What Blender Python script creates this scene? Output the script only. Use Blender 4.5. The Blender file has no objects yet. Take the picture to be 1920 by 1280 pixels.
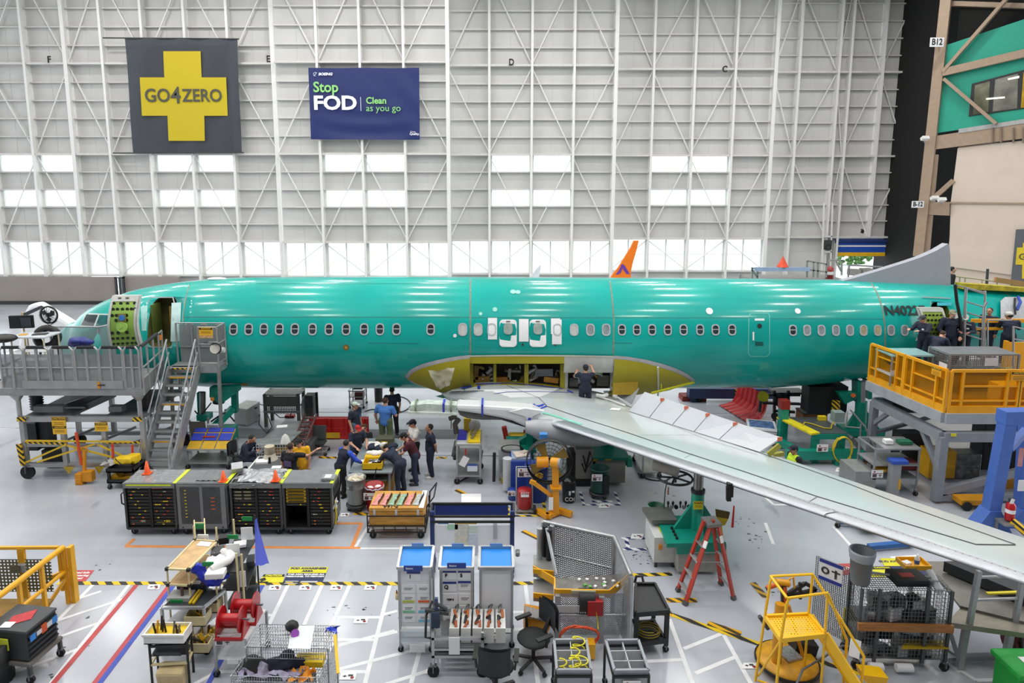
import bpy,math,random
from mathutils import Vector,Matrix,Euler
from math import sin,cos,tan,pi,radians,atan2,sqrt,hypot
random.seed(7)
C = bpy.context.scene.collection
SC = bpy.context.scene
# ------------------------------------------------------------------ camera, world, lamps, exposure
FPX,CX,CY,PITCH,HCAM = 1250.0,928.0,528.0,radians(8.6),9.06
cam_d = bpy.data.cameras.new('camera');cam = bpy.data.objects.new('camera',cam_d);C.objects.link(cam)
cam.location = (0,0,HCAM);cam.rotation_euler = (pi/2 - PITCH,0,0)
cam_d.sensor_width = 36;cam_d.sensor_fit = 'HORIZONTAL';cam_d.lens = FPX/1920*36
cam_d.shift_x = (960-CX)/1920;cam_d.shift_y = -(640-CY)/1920
cam_d.clip_start = 0.1;cam_d.clip_end = 500
SC.camera = cam
SC.view_settings.view_transform = 'Standard';SC.view_settings.look = 'None'
SC.view_settings.gamma = 1;SC.view_settings.use_curve_mapping = False
SC.view_settings.exposure = 0.0
W = bpy.data.worlds.new('daylight');SC.world = W;W.use_nodes = True
bg = W.node_tree.nodes['Background'];bg.inputs[0].default_value = (0.93,0.96,1.0,1);bg.inputs[1].default_value = 2.6
for ix in range(8):                      # the hangar's high-bay lamps, a regular grid under the roof
 for iy in range(7):
  l = bpy.data.lights.new('high_bay_lamp','AREA');l.shape = 'RECTANGLE';l.size = 1.9;l.size_y = 0.6
  l.energy = 340;l.color = (1.0,0.985,0.96)
  o = bpy.data.objects.new('high_bay_lamp',l);C.objects.link(o)
  o.location = (-27.1 + ix*7.75,2.2 + iy*7.0,23.0)
# ------------------------------------------------------------------ pixel -> place (photo frame 1920 x 1280)
_c,_s = cos(PITCH),sin(PITCH)
def ray(x,y):
 u = (x-CX)/FPX;v = (y-CY)/FPX
 return Vector((u,_c - v*_s,-_s - v*_c))
def fl(x,y,z=0.0):
 d = ray(x,y);t = (z-HCAM)/d.z
 return Vector((d.x*t,d.y*t,z))
def at(x,y,Y):
 d = ray(x,y);t = Y/d.y
 return Vector((d.x*t,Y,HCAM + d.z*t))
def zat(x,y,Y): return at(x,y,Y).z
# ------------------------------------------------------------------ mesh builder
class G:
 def __init__(s): s.v = [];s.f = [];s.m = [];s.sm = [];s.k = 0
 def add(s,vs,fs,smooth=False):
  b = len(s.v);s.v += [tuple(p) for p in vs]
  for f in fs:
   s.f.append(tuple(b+i for i in f));s.m.append(s.k);s.sm.append(smooth)
  return s
 def box(s,x0,x1,y0,y1,z0,z1):
  vs = [(x,y,z) for z in (z0,z1) for y in (y0,y1) for x in (x0,x1)]
  return s.add(vs,[(0,2,3,1),(4,5,7,6),(0,1,5,4),(2,6,7,3),(0,4,6,2),(1,3,7,5)])
 def cbox(s,c,d,rz=0,rx=0,ry=0):
  R = Euler((rx,ry,rz)).to_matrix();c = Vector(c);h = [q/2 for q in d]
  vs = [c + R @ Vector((x*h[0],y*h[1],z*h[2])) for z in (-1,1) for y in (-1,1) for x in (-1,1)]
  return s.add(vs,[(0,2,3,1),(4,5,7,6),(0,1,5,4),(2,6,7,3),(0,4,6,2),(1,3,7,5)])
 def bar(s,a,b,w,h=None,up=(0,0,1)):
  a = Vector(a);b = Vector(b);h = w if h is None else h;d = (b-a).normalized();up = Vector(up)
  if abs(d.dot(up)) > .98: up = Vector((0,1,0))
  r = d.cross(up).normalized()*(w/2);u = r.cross(d).normalized()*(h/2)
  vs = [p + i*r + j*u for p in (a,b) for j in (-1,1) for i in (-1,1)]
  return s.add(vs,[(0,2,3,1),(4,5,7,6),(0,1,5,4),(2,6,7,3),(0,4,6,2),(1,3,7,5)])
 def cyl(s,a,b,r,r2=None,n=10,cap=True):
  a = Vector(a);b = Vector(b);r2 = r if r2 is None else r2;d = (b-a).normalized()
  t = Vector((0,0,1)) if abs(d.z) < .9 else Vector((1,0,0))
  x = d.cross(t).normalized();y = d.cross(x)
  vs = [a + r*(cos(2*pi*i/n)*x + sin(2*pi*i/n)*y) for i in range(n)] + [b + r2*(cos(2*pi*i/n)*x + sin(2*pi*i/n)*y) for i in range(n)]
  s.add(vs,[(i,n+i,n+(i+1)%n,(i+1)%n) for i in range(n)],True)
  if cap: s.add(vs,[tuple(range(n)),tuple(range(2*n-1,n-1,-1))])
  return s
 def tube(s,pts,r,n=6,closed=False):
  P = [Vector(p) for p in pts];N = len(P);rows = []
  prev = None
  for i,p in enumerate(P):
   a = P[i-1] if (i or closed) else P[i];b = P[(i+1) % N] if (i < N-1 or closed) else P[i]
   d = (b-a).normalized()
   if prev is None:
    t = Vector((0,0,1)) if abs(d.z) < .9 else Vector((1,0,0));x = d.cross(t).normalized()
   else:
    x = (prev - d*prev.dot(d));x = x.normalized() if x.length > 1e-6 else d.orthogonal().normalized()
   prev = x;y = d.cross(x);rr = r[i] if isinstance(r,(list,tuple)) else r
   rows.append([p + rr*(cos(2*pi*k/n)*x + sin(2*pi*k/n)*y) for k in range(n)])
  vs = [q for row in rows for q in row];fs = []
  for i in range(N if closed else N-1):
   j = (i+1) % N
   fs += [(i*n+k,i*n+(k+1)%n,j*n+(k+1)%n,j*n+k) for k in range(n)]
  s.add(vs,fs,True)
  if not closed: s.add(vs,[tuple(range(n-1,-1,-1)),tuple((N-1)*n+k for k in range(n))])
  return s
 def lathe(s,prof,n=20,c=(0,0,0)):
  vs = [(c[0]+r*cos(2*pi*i/n),c[1]+r*sin(2*pi*i/n),c[2]+z) for r,z in prof for i in range(n)]
  fs = [(j*n+i,j*n+(i+1)%n,(j+1)*n+(i+1)%n,(j+1)*n+i) for j in range(len(prof)-1) for i in range(n)]
  return s.add(vs,fs,True)
 def poly(s,pts): return s.add(pts,[tuple(range(len(pts)))])
 def prism(s,pts,ax,a,b):
  f = {'x': lambda p,t: (t,p[0],p[1]),'y': lambda p,t: (p[0],t,p[1]),'z': lambda p,t: (p[0],p[1],t)}[ax]
  n = len(pts);vs = [f(p,a) for p in pts] + [f(p,b) for p in pts]
  return s.add(vs,[tuple(range(n)),tuple(range(2*n-1,n-1,-1))] + [(i,n+i,n+(i+1)%n,(i+1)%n) for i in range(n)])
 def grid(s,rows,smooth=True,closed=False):
  n = len(rows[0]);vs = [p for r in rows for p in r]
  K = n if closed else n-1
  return s.add(vs,[(j*n+i,j*n+(i+1)%n,(j+1)*n+(i+1)%n,(j+1)*n+i) for j in range(len(rows)-1) for i in range(K)],smooth)
 def ell(s,c,r,n=12,m=8,R=None):
  vs = []
  for j in range(m+1):
   a = -pi/2 + pi*j/m
   for i in range(n):
    p = Vector((r[0]*cos(a)*cos(2*pi*i/n),r[1]*cos(a)*sin(2*pi*i/n),r[2]*sin(a)))
    vs.append(Vector(c) + (R @ p if R else p))
  return s.add(vs,[(j*n+i,j*n+(i+1)%n,(j+1)*n+(i+1)%n,(j+1)*n+i) for j in range(m) for i in range(n)],True)
 def wires(s,o,u,v,nu,nv,r):          # a welded wire panel: rods along u and v
  o = Vector(o);u = Vector(u);v = Vector(v)
  for i in range(nu+1): s.bar(o+u*(i/nu),o+u*(i/nu)+v,r*2)
  for j in range(nv+1): s.bar(o+v*(j/nv),o+v*(j/nv)+u,r*2)
  return s
def obj(name,g,mat,parent=None,loc=None,rz=0,label=None,kind=None,bev=0,rot=None):
 me = bpy.data.meshes.new(name);me.from_pydata(g.v,[],g.f)
 for m in (mat if isinstance(mat,(list,tuple)) else [mat]): me.materials.append(m)
 me.polygons.foreach_set('material_index',g.m);me.polygons.foreach_set('use_smooth',g.sm)
 me.update()
 o = bpy.data.objects.new(name,me);C.objects.link(o)
 if parent: o.parent = parent
 if loc is not None: o.location = loc
 if rot is not None: o.rotation_euler = rot
 elif rz: o.rotation_euler = (0,0,rz)
 if label: o['label'] = label
 if kind: o['kind'] = kind
 if bev:
  b = o.modifiers.new('bevel','BEVEL');b.width = bev;b.segments = 2;b.limit_method = 'ANGLE'
 return o
def thing(name,label,cat,loc=(0,0,0),rz=0,group=None):
 o = bpy.data.objects.new(name,None);C.objects.link(o);o.empty_display_size = .1
 o.location = loc;o.rotation_euler = (0,0,rz);o['label'] = label;o['category'] = cat
 if group: o['group'] = group
 return o
def tag(o,label,cat,group=None):
 o['label'] = label;o['category'] = cat
 if group: o['group'] = group
 return o
def dup(root,loc,rz,label=None,group=None):
 r = root.copy();C.objects.link(r);r.location = loc;r.rotation_euler = (0,0,rz)
 if label: r['label'] = label
 if group: r['group'] = group
 for ch in list(root.children):
  c = ch.copy();C.objects.link(c);c.parent = r
  for g in ch.children:
   d = g.copy();C.objects.link(d);d.parent = c
 return r
def txt(name,s,size,loc,rot,mat,parent=None,bold=0.0,align='CENTER',sx=1.0,shear=0.0,ext=.004,label=None):
 cu = bpy.data.curves.new(name,'FONT');cu.body = s;cu.size = size;cu.align_x = align;cu.align_y = 'CENTER'
 cu.extrude = ext;cu.offset = bold;cu.shear = shear;cu.resolution_u = 3
 t = bpy.data.objects.new(name,cu);C.objects.link(t);t.scale = (sx,1,1)
 dg = bpy.context.evaluated_depsgraph_get();dg.update()
 me = bpy.data.meshes.new_from_object(t.evaluated_get(dg));bpy.data.objects.remove(t)
 me.transform(Matrix.Scale(sx,4,(1,0,0)));me.materials.clear();me.materials.append(mat)
 o = bpy.data.objects.new(name,me);C.objects.link(o);o.location = loc;o.rotation_euler = rot
 if parent: o.parent = parent
 if label: o['label'] = label
 return o
# ------------------------------------------------------------------ materials (all procedural)
def lin(h):
 if isinstance(h,str): h = [int(h[i:i+2],16)/255 for i in (0,2,4)]
 return [(c/12.92 if c <= .04045 else ((c+.055)/1.055)**2.4) for c in h]
_M = {}
def M(h,rough=.5,metal=0,var=.12,scale=4.0,bump=0,coat=0,spec=.5,alpha=1.0,emit=0,bscale=None,stretch=None):
 key = (h,rough,metal,var,scale,bump,coat,alpha,emit,bscale,stretch)
 if key in _M: return _M[key]
 m = bpy.data.materials.new('m_'+str(h));m.use_nodes = True;nt = m.node_tree;b = nt.nodes['Principled BSDF']
 col = lin(h);b.inputs['Roughness'].default_value = rough;b.inputs['Metallic'].default_value = metal
 b.inputs['Specular IOR Level'].default_value = spec;b.inputs['Coat Weight'].default_value = coat;b.inputs['Coat Roughness'].default_value = .1
 b.inputs['Alpha'].default_value = alpha
 tc = nt.nodes.new('ShaderNodeTexCoord');no = nt.nodes.new('ShaderNodeTexNoise');no.inputs['Scale'].default_value = scale;no.inputs['Detail'].default_value = 4
 src = tc.outputs['Object']
 if stretch:
  mp = nt.nodes.new('ShaderNodeMapping');mp.inputs['Scale'].default_value = stretch;nt.links.new(src,mp.inputs[0]);src = mp.outputs[0]
 nt.links.new(src,no.inputs['Vector'])
 rp = nt.nodes.new('ShaderNodeValToRGB');rp.color_ramp.elements[0].position = .3;rp.color_ramp.elements[1].position = .7
 rp.color_ramp.elements[0].color = [max(0,c*(1-var)) for c in col]+[1];rp.color_ramp.elements[1].color = [min(1,c*(1+var*.7)) for c in col]+[1]
 nt.links.new(no.outputs['Fac'],rp.inputs[0]);nt.links.new(rp.outputs[0],b.inputs['Base Color'])
 if emit:
  b.inputs['Emission Color'].default_value = col+[1];b.inputs['Emission Strength'].default_value = emit
 if bump:
  n2 = nt.nodes.new('ShaderNodeTexNoise');n2.inputs['Scale'].default_value = bscale or scale*4;n2.inputs['Detail'].default_value = 3
  nt.links.new(tc.outputs['Object'],n2.inputs['Vector'])
  bp = nt.nodes.new('ShaderNodeBump');bp.inputs['Strength'].default_value = bump;bp.inputs['Distance'].default_value = .02
  nt.links.new(n2.outputs['Fac'],bp.inputs['Height']);nt.links.new(bp.outputs[0],b.inputs['Normal'])
 _M[key] = m;return m
def stripes(a,b,period,ang=45,name='tape',axis=(1,1,0),rough=.5):
 """diagonal hazard stripes in object space"""
 m = bpy.data.materials.new(name);m.use_nodes = True;nt = m.node_tree;p = nt.nodes['Principled BSDF'];p.inputs['Roughness'].default_value = rough
 tc = nt.nodes.new('ShaderNodeTexCoord');dp = nt.nodes.new('ShaderNodeVectorMath');dp.operation = 'DOT_PRODUCT'
 dp.inputs[1].default_value = [q/period for q in axis];nt.links.new(tc.outputs['Object'],dp.inputs[0])
 fr = nt.nodes.new('ShaderNodeMath');fr.operation = 'FRACT';nt.links.new(dp.outputs['Value'],fr.inputs[0])
 gt = nt.nodes.new('ShaderNodeMath');gt.operation = 'GREATER_THAN';gt.inputs[1].default_value = .5;nt.links.new(fr.outputs[0],gt.inputs[0])
 mx = nt.nodes.new('ShaderNodeMix');mx.data_type = 'RGBA';mx.inputs[6].default_value = lin(a)+[1];mx.inputs[7].default_value = lin(b)+[1]
 nt.links.new(gt.outputs[0],mx.inputs[0]);nt.links.new(mx.outputs[2],p.inputs['Base Color'])
 return m
def screen(h,period,fill,name='mesh',axes=((1,0,0),(0,0,1)),metal=0,rough=.5):
 """punched or woven sheet: real see-through holes on a square pattern in object space"""
 m = bpy.data.materials.new(name);m.use_nodes = True;nt = m.node_tree;p = nt.nodes['Principled BSDF']
 p.inputs['Base Color'].default_value = lin(h)+[1];p.inputs['Roughness'].default_value = rough;p.inputs['Metallic'].default_value = metal
 tc = nt.nodes.new('ShaderNodeTexCoord');outs = []
 for ax in axes:
  dp = nt.nodes.new('ShaderNodeVectorMath');dp.operation = 'DOT_PRODUCT';dp.inputs[1].default_value = [q/period for q in ax]
  nt.links.new(tc.outputs['Object'],dp.inputs[0])
  fr = nt.nodes.new('ShaderNodeMath');fr.operation = 'FRACT';nt.links.new(dp.outputs['Value'],fr.inputs[0])
  lt = nt.nodes.new('ShaderNodeMath');lt.operation = 'LESS_THAN';lt.inputs[1].default_value = fill;nt.links.new(fr.outputs[0],lt.inputs[0]);outs.append(lt.outputs[0])
 mx = nt.nodes.new('ShaderNodeMath');mx.operation = 'MAXIMUM';nt.links.new(outs[0],mx.inputs[0]);nt.links.new(outs[1],mx.inputs[1])
 nt.links.new(mx.outputs[0],p.inputs['Alpha'])
 return m
def clear(h,tr=.85,rough=.1,name='glass'):
 """thin see-through sheet: tinted transparency with a glossy surface"""
 m = bpy.data.materials.new(name);m.use_nodes = True;nt = m.node_tree;nt.nodes.remove(nt.nodes['Principled BSDF'])
 t = nt.nodes.new('ShaderNodeBsdfTransparent');t.inputs[0].default_value = lin(h)+[1]
 g = nt.nodes.new('ShaderNodeBsdfPrincipled');g.inputs['Base Color'].default_value = lin(h)+[1];g.inputs['Roughness'].default_value = rough
 x = nt.nodes.new('ShaderNodeMixShader');x.inputs[0].default_value = tr
 nt.links.new(g.outputs[0],x.inputs[1]);nt.links.new(t.outputs[0],x.inputs[2]);nt.links.new(x.outputs[0],nt.nodes['Material Output'].inputs[0])
 return m
WHITE = M('e6e5e2',.45,var=.05);BLACK = M('161616',.5);DKGREY = M('3a3b3d',.5);GREY = M('8d8f92',.45);LTGREY = M('b9babc',.4)
ALU = M('b4b5b6',.32,.85,var=.1);STEEL = M('7e7f80',.4,.7);YEL = M('e8ac10',.42);TEALP = M('0d8a7d',.4,var=.2);RED = M('a81f1e',.4)
BLUE = M('1f3f9a',.45);RUB = M('1c1c1d',.8);WOOD = M('c79a5b',.6,var=.25,scale=3,stretch=(1,8,8));PAPER = M('e9e9ea',.7,var=.03)
HAZ = stripes('e2b60c','1b1a17',.22,name='hazard_stripe');HAZX = stripes('e2b60c','1b1a17',.16,name='hazard_stripe_small',axis=(1,0,1))
GLASS = clear('f2f8f8',.9,.05,'clear_glass')
GREYMESH = None
# ------------------------------------------------------------------ the hangar shell
WALLM = M('c7c6c3',.55,var=.05,scale=.7);FRAMEM = M('e2e1de',.5,var=.03);GIRTM = M('cfcdc8',.55,var=.06)
def floor_mat():
 m = bpy.data.materials.new('sealed_concrete');m.use_nodes = True;nt = m.node_tree;p = nt.nodes['Principled BSDF']
 tc = nt.nodes.new('ShaderNodeTexCoord')
 def noise(sc,det,st=None):
  n = nt.nodes.new('ShaderNodeTexNoise');n.inputs['Scale'].default_value = sc;n.inputs['Detail'].default_value = det
  if st:
   mp = nt.nodes.new('ShaderNodeMapping');mp.inputs['Scale'].default_value = st;nt.links.new(tc.outputs['Object'],mp.inputs[0]);nt.links.new(mp.outputs[0],n.inputs['Vector'])
  else: nt.links.new(tc.outputs['Object'],n.inputs['Vector'])
  return n.outputs['Fac']
 def ramp(src,a,b,p0,p1):
  r = nt.nodes.new('ShaderNodeValToRGB');e = r.color_ramp.elements;e[0].position = p0;e[1].position = p1;e[0].color = a+[1];e[1].color = b+[1]
  nt.links.new(src,r.inputs[0]);return r.outputs[0]
 base = ramp(noise(.5,5),lin('a5a9b1'),lin('b8bbc3'),.3,.7)
 scuff = ramp(noise(1.1,9,(1,.35,1)),[.35]*3,[1.0]*3,.27,.34)
 mx = nt.nodes.new('ShaderNodeMix');mx.data_type = 'RGBA';mx.blend_type = 'MULTIPLY';mx.inputs[0].default_value = .45
 nt.links.new(base,mx.inputs[6]);nt.links.new(scuff,mx.inputs[7]);nt.links.new(mx.outputs[2],p.inputs['Base Color'])
 rr = nt.nodes.new('ShaderNodeMapRange');rr.inputs[3].default_value = .2;rr.inputs[4].default_value = .3;p.inputs['Coat Weight'].default_value = .5;p.inputs['Coat Roughness'].default_value = .14
 nt.links.new(noise(.9,4),rr.inputs[0]);nt.links.new(rr.outputs[0],p.inputs['Roughness'])
 return m
floor = obj('floor',G().box(-60,60,-8,54.5,-.3,0),floor_mat(),kind='structure')
g = G().box(-60,60,-8,60,24.2,24.5)
ceil = obj('ceiling',g,M('c9c8c4',.8),kind='structure')
g = G()
for y in range(-4,56,7): g.box(-60,60,y-.1,y+.1,23.4,24.2)
obj('purlin',g,M('bdbcb8',.7),ceil)
obj('fill_block_wall',G().box(-60,60,-8.3,-8,0,24.2),M('7a7a7c',.7),kind='structure')  # unseen dark wall added behind the camera to cut frontal fill and reflections
ZS,DZ = 2.10,1.267
def zk(k): return ZS + DZ*k
# leaves of the great sliding door: (plane Y, columns at the sill row in photo x)
LEAVES = [(49.6,[-58,20,95,168]),(49.6,[168,234,306.7,382,457,535]),(49.0,[535,613,689,766,844]),
   (50.4,[844,918,994,1069,1143]),(52.0,[1143,1210,1283,1355,1426]),(53.4,[1426,1468,1538,1558,1616,1675,1693])]
UPPER = {(20,95),(95,168),(306.7,382),(382,457),(613,689),(689,766),(918,994),(994,1069),(1210,1283),(1283,1355)}
sid = G();wback = None;kids = [];nwin = 0;winspec = []
KTOP = 17
for li,(Y,xs) in enumerate(LEAVES):
 X = [at(x,515,Y).x for x in xs]
 for i,(a,b) in enumerate(zip(X,X[1:])):
  pa,pb = xs[i],xs[i+1]
  rollup = li == 5 and pa >= 1558
  for k in range(-2,KTOP):
   z0,z1 = zk(k),zk(k+1)
   if k == -2: z0 = 0
   if k == KTOP-1: z1 = 24.2
   if k in (0,1) and li < 5: 
    if k == 0: winspec.append((a,b,Y,zk(0),zk(2),True))
    continue
   if k in (4,6) and (pa,pb) in UPPER:
    winspec.append((a,b,Y,z0,z1,False));continue
   if (rollup and pa < 1675 and k < 2) or (li == 1 and i == 0 and k < 0): continue
   sid.box(a,b,Y,Y+.12,z0,z1)
   if k >= 2 and b-a > 2: sid.box((a+b)/2-.02,(a+b)/2+.02,Y-.015,Y,z0,z1)
 # ledges and girts across the leaf
 for k in range(2,KTOP):
  dp = .55 if k in (2,7,12) else .26
  h = .14 if k in (2,7,12) else .085
  if li == 5:
   z = zk(k);kids.append(('girt',G().box(X[0],X[-1],Y-dp,Y,z-h/2,z+h/2),GIRTM));continue
  kids.append(('girt',G().box(X[0]+.05,X[-1]-.05,Y-dp,Y,zk(k)-h/2,zk(k)+h/2),GIRTM))
 if li < 5: kids.append(('sill',G().box(X[0],X[-1],Y-.3,Y,zk(0)-.09,zk(0)+.02),GIRTM))
 # diagonal rods: zig-zag in three tiers
 for ti,(k0,k1) in enumerate(((2,7),(7,12),(12,17),(0,2))):
  g = G()
  for i,(a,b) in enumerate(zip(X,X[1:])):
   if li == 5 and k0 == 0: continue
   up = (i + ti + li) % 2
   z0,z1 = zk(k0)+.1,min(zk(k1),24)-.1
   g.bar((a,Y-.2,z0 if up else z1),(b,Y-.2,z1 if up else z0),.075)
  if g.f: kids.append(('brace',g,FRAMEM))
 for i,x in enumerate(X):
  if i == 0 and li > 0: continue
  seam = i in (0,len(X)-1)
  w = .26 if seam else .17
  z0 = 0 if li < 5 or xs[i] < 1560 or xs[i] > 1670 else zk(2)
  g = G().box(x-w/2,x+w/2,Y-.62,Y-.58,z0,24.2).box(x-.03,x+.03,Y-.58,Y-.02,z0,24.2).box(x-w/2,x+w/2,Y-.06,Y,z0,24.2)
  kids.append(('column',g,FRAMEM))
wback = obj('wall_back',sid,WALLM,kind='structure')
for n,g,m in kids: obj(n,g,m,wback)
for i,(a,b,Y,z0,z1,low) in enumerate(winspec):
 g = G();t = .14
 a2,b2 = a+.2,b-.12
 z0b,z1b = z0+.06,z1-.07
 g.box(a,a2,Y-.05,Y+.12,z0,z1);g.box(b2,b,Y-.05,Y+.12,z0,z1)
 g.box(a2,b2,Y-.05,Y+.12,z0,z0b).box(a2,b2,Y-.05,Y+.12,z1b,z1)
 if low: g.box((a+b)/2-.05,(a+b)/2+.05,Y,Y+.1,z0,z1).box(a2,b2,Y+.02,Y+.06,(z0+z1)/2-.02,(z0+z1)/2+.02)
 w = obj('window_%d' % (i+1),g,FRAMEM,kind='structure')
 obj('pane',G().box(a2,b2,Y+.06,Y+.075,z0b,z1b),GLASS,w)
# dark lower band at the far left, and a slim glazed door in it
bandX = at(-70,550,48.9).x,at(340,550,48.9).x
dx = at(217,540,48.6).x,at(234,540,48.6).x
g = G().box(bandX[0],dx[0],48.7,48.9,0.25,zk(0)-.05).box(dx[1],bandX[1],48.7,48.9,0.25,zk(0)-.05)
obj('wall_lower',g,M('8f8881',.7,var=.06,scale=.8),kind='structure')
obj('baseboard_left',G().box(bandX[0],dx[0],48.6,48.9,0,.25).box(dx[1],bandX[1],48.6,48.9,0,.25),BLACK,kind='structure')
dx = at(217,540,48.6).x,at(234,540,48.6).x
d1 = obj('door_1',G().box(dx[0],dx[0]+.12,48.5,48.7,0,2.05).box(dx[1]-.12,dx[1],48.5,48.7,0,2.05).box(dx[0],dx[1],48.5,48.7,1.98,2.05).box(dx[0]+.28,dx[0]+.4,48.52,48.68,0,1.98),DKGREY,kind='structure')
obj('door_panel',G().box(dx[0]+.4,dx[1]-.1,48.55,48.58,0,1.98),GLASS,d1)
# roll-up door opening, curtain drawn up, and what lies outside
Yr = 53.4
rx0,rx1 = at(1562,480,Yr).x,at(1664,480,Yr).x
zt = zat(1610,450,Yr)
cur = obj('door_2',G().box(rx0,rx1-.1,Yr-.35,Yr-.25,zt-.95,zt-.05),M('1f4fae',.5),kind='structure')
obj('curtain_edge',G().box(rx0,rx1-.4,Yr-.36,Yr-.26,zt-1.25,zt-.95),M('e6b21c',.5),cur)
obj('curtain_band',G().box(rx0,rx1,Yr-.37,Yr-.34,zt-.5,zt-.38),WHITE,cur)
obj('roller',G().cyl((rx0-.1,Yr-.35,zt-.05),(rx1+.2,Yr-.35,zt-.05),.16),M('1c3470',.5),cur)
obj('door_track',G().box(rx0-.15,rx0,Yr-.3,Yr-.1,0,zt).box(rx1-.3,rx1-.05,Yr-.3,Yr-.1,0,zt),FRAMEM,cur)
obj('wall_door_head',G().box(rx0-.2,rx1+.2,Yr,Yr+.12,zt,zk(2)),WALLM,kind='structure')
og = obj('ground_outside',G().box(36,62,54.6,90,-.3,-.02),M('d9dce0',.8),kind='structure')
def hedge():
 g = G();random.seed(3)
 for i in range(260):
  x = random.uniform(0,16);y = random.uniform(0,1.3);z = random.uniform(.1,1.35)
  g.ell((x,y,z),(.24,.2,.2),5,4)
 o = obj('hedge',g,M('5f8f4a',.8,var=.4,scale=6),loc=at(1545,492,72).xy.to_3d())
 return tag(o,'clipped green hedge outside beyond the open roll-up door','hedge')
hedge()
def outcar():
 y = 64;p = at(1607,495,y);L = 4.6
 t = thing('parked_car','white car parked outside, seen through the open roll-up door','car',(p.x,y,-.02))
 prof = [(0,.35),(0,.8),(.5,.95),(1.3,1.02),(1.9,1.5),(3.3,1.52),(4.1,1.05),(4.55,.95),(4.6,.4)]
 obj('body',G().prism(prof,'y',-.9,.9),M('f1f1f0',.3),t,bev=.06)
 obj('side_windows',G().prism([(1.45,1.03),(1.95,1.42),(3.2,1.44),(3.85,1.06)],'y',-.91,.91),M('39424a',.1),t)
 for x in (.85,3.75):
  obj('wheel',G().cyl((x,-.92,.34),(x,-.7,.34),.34,n=16),RUB,t)
outcar()
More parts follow.
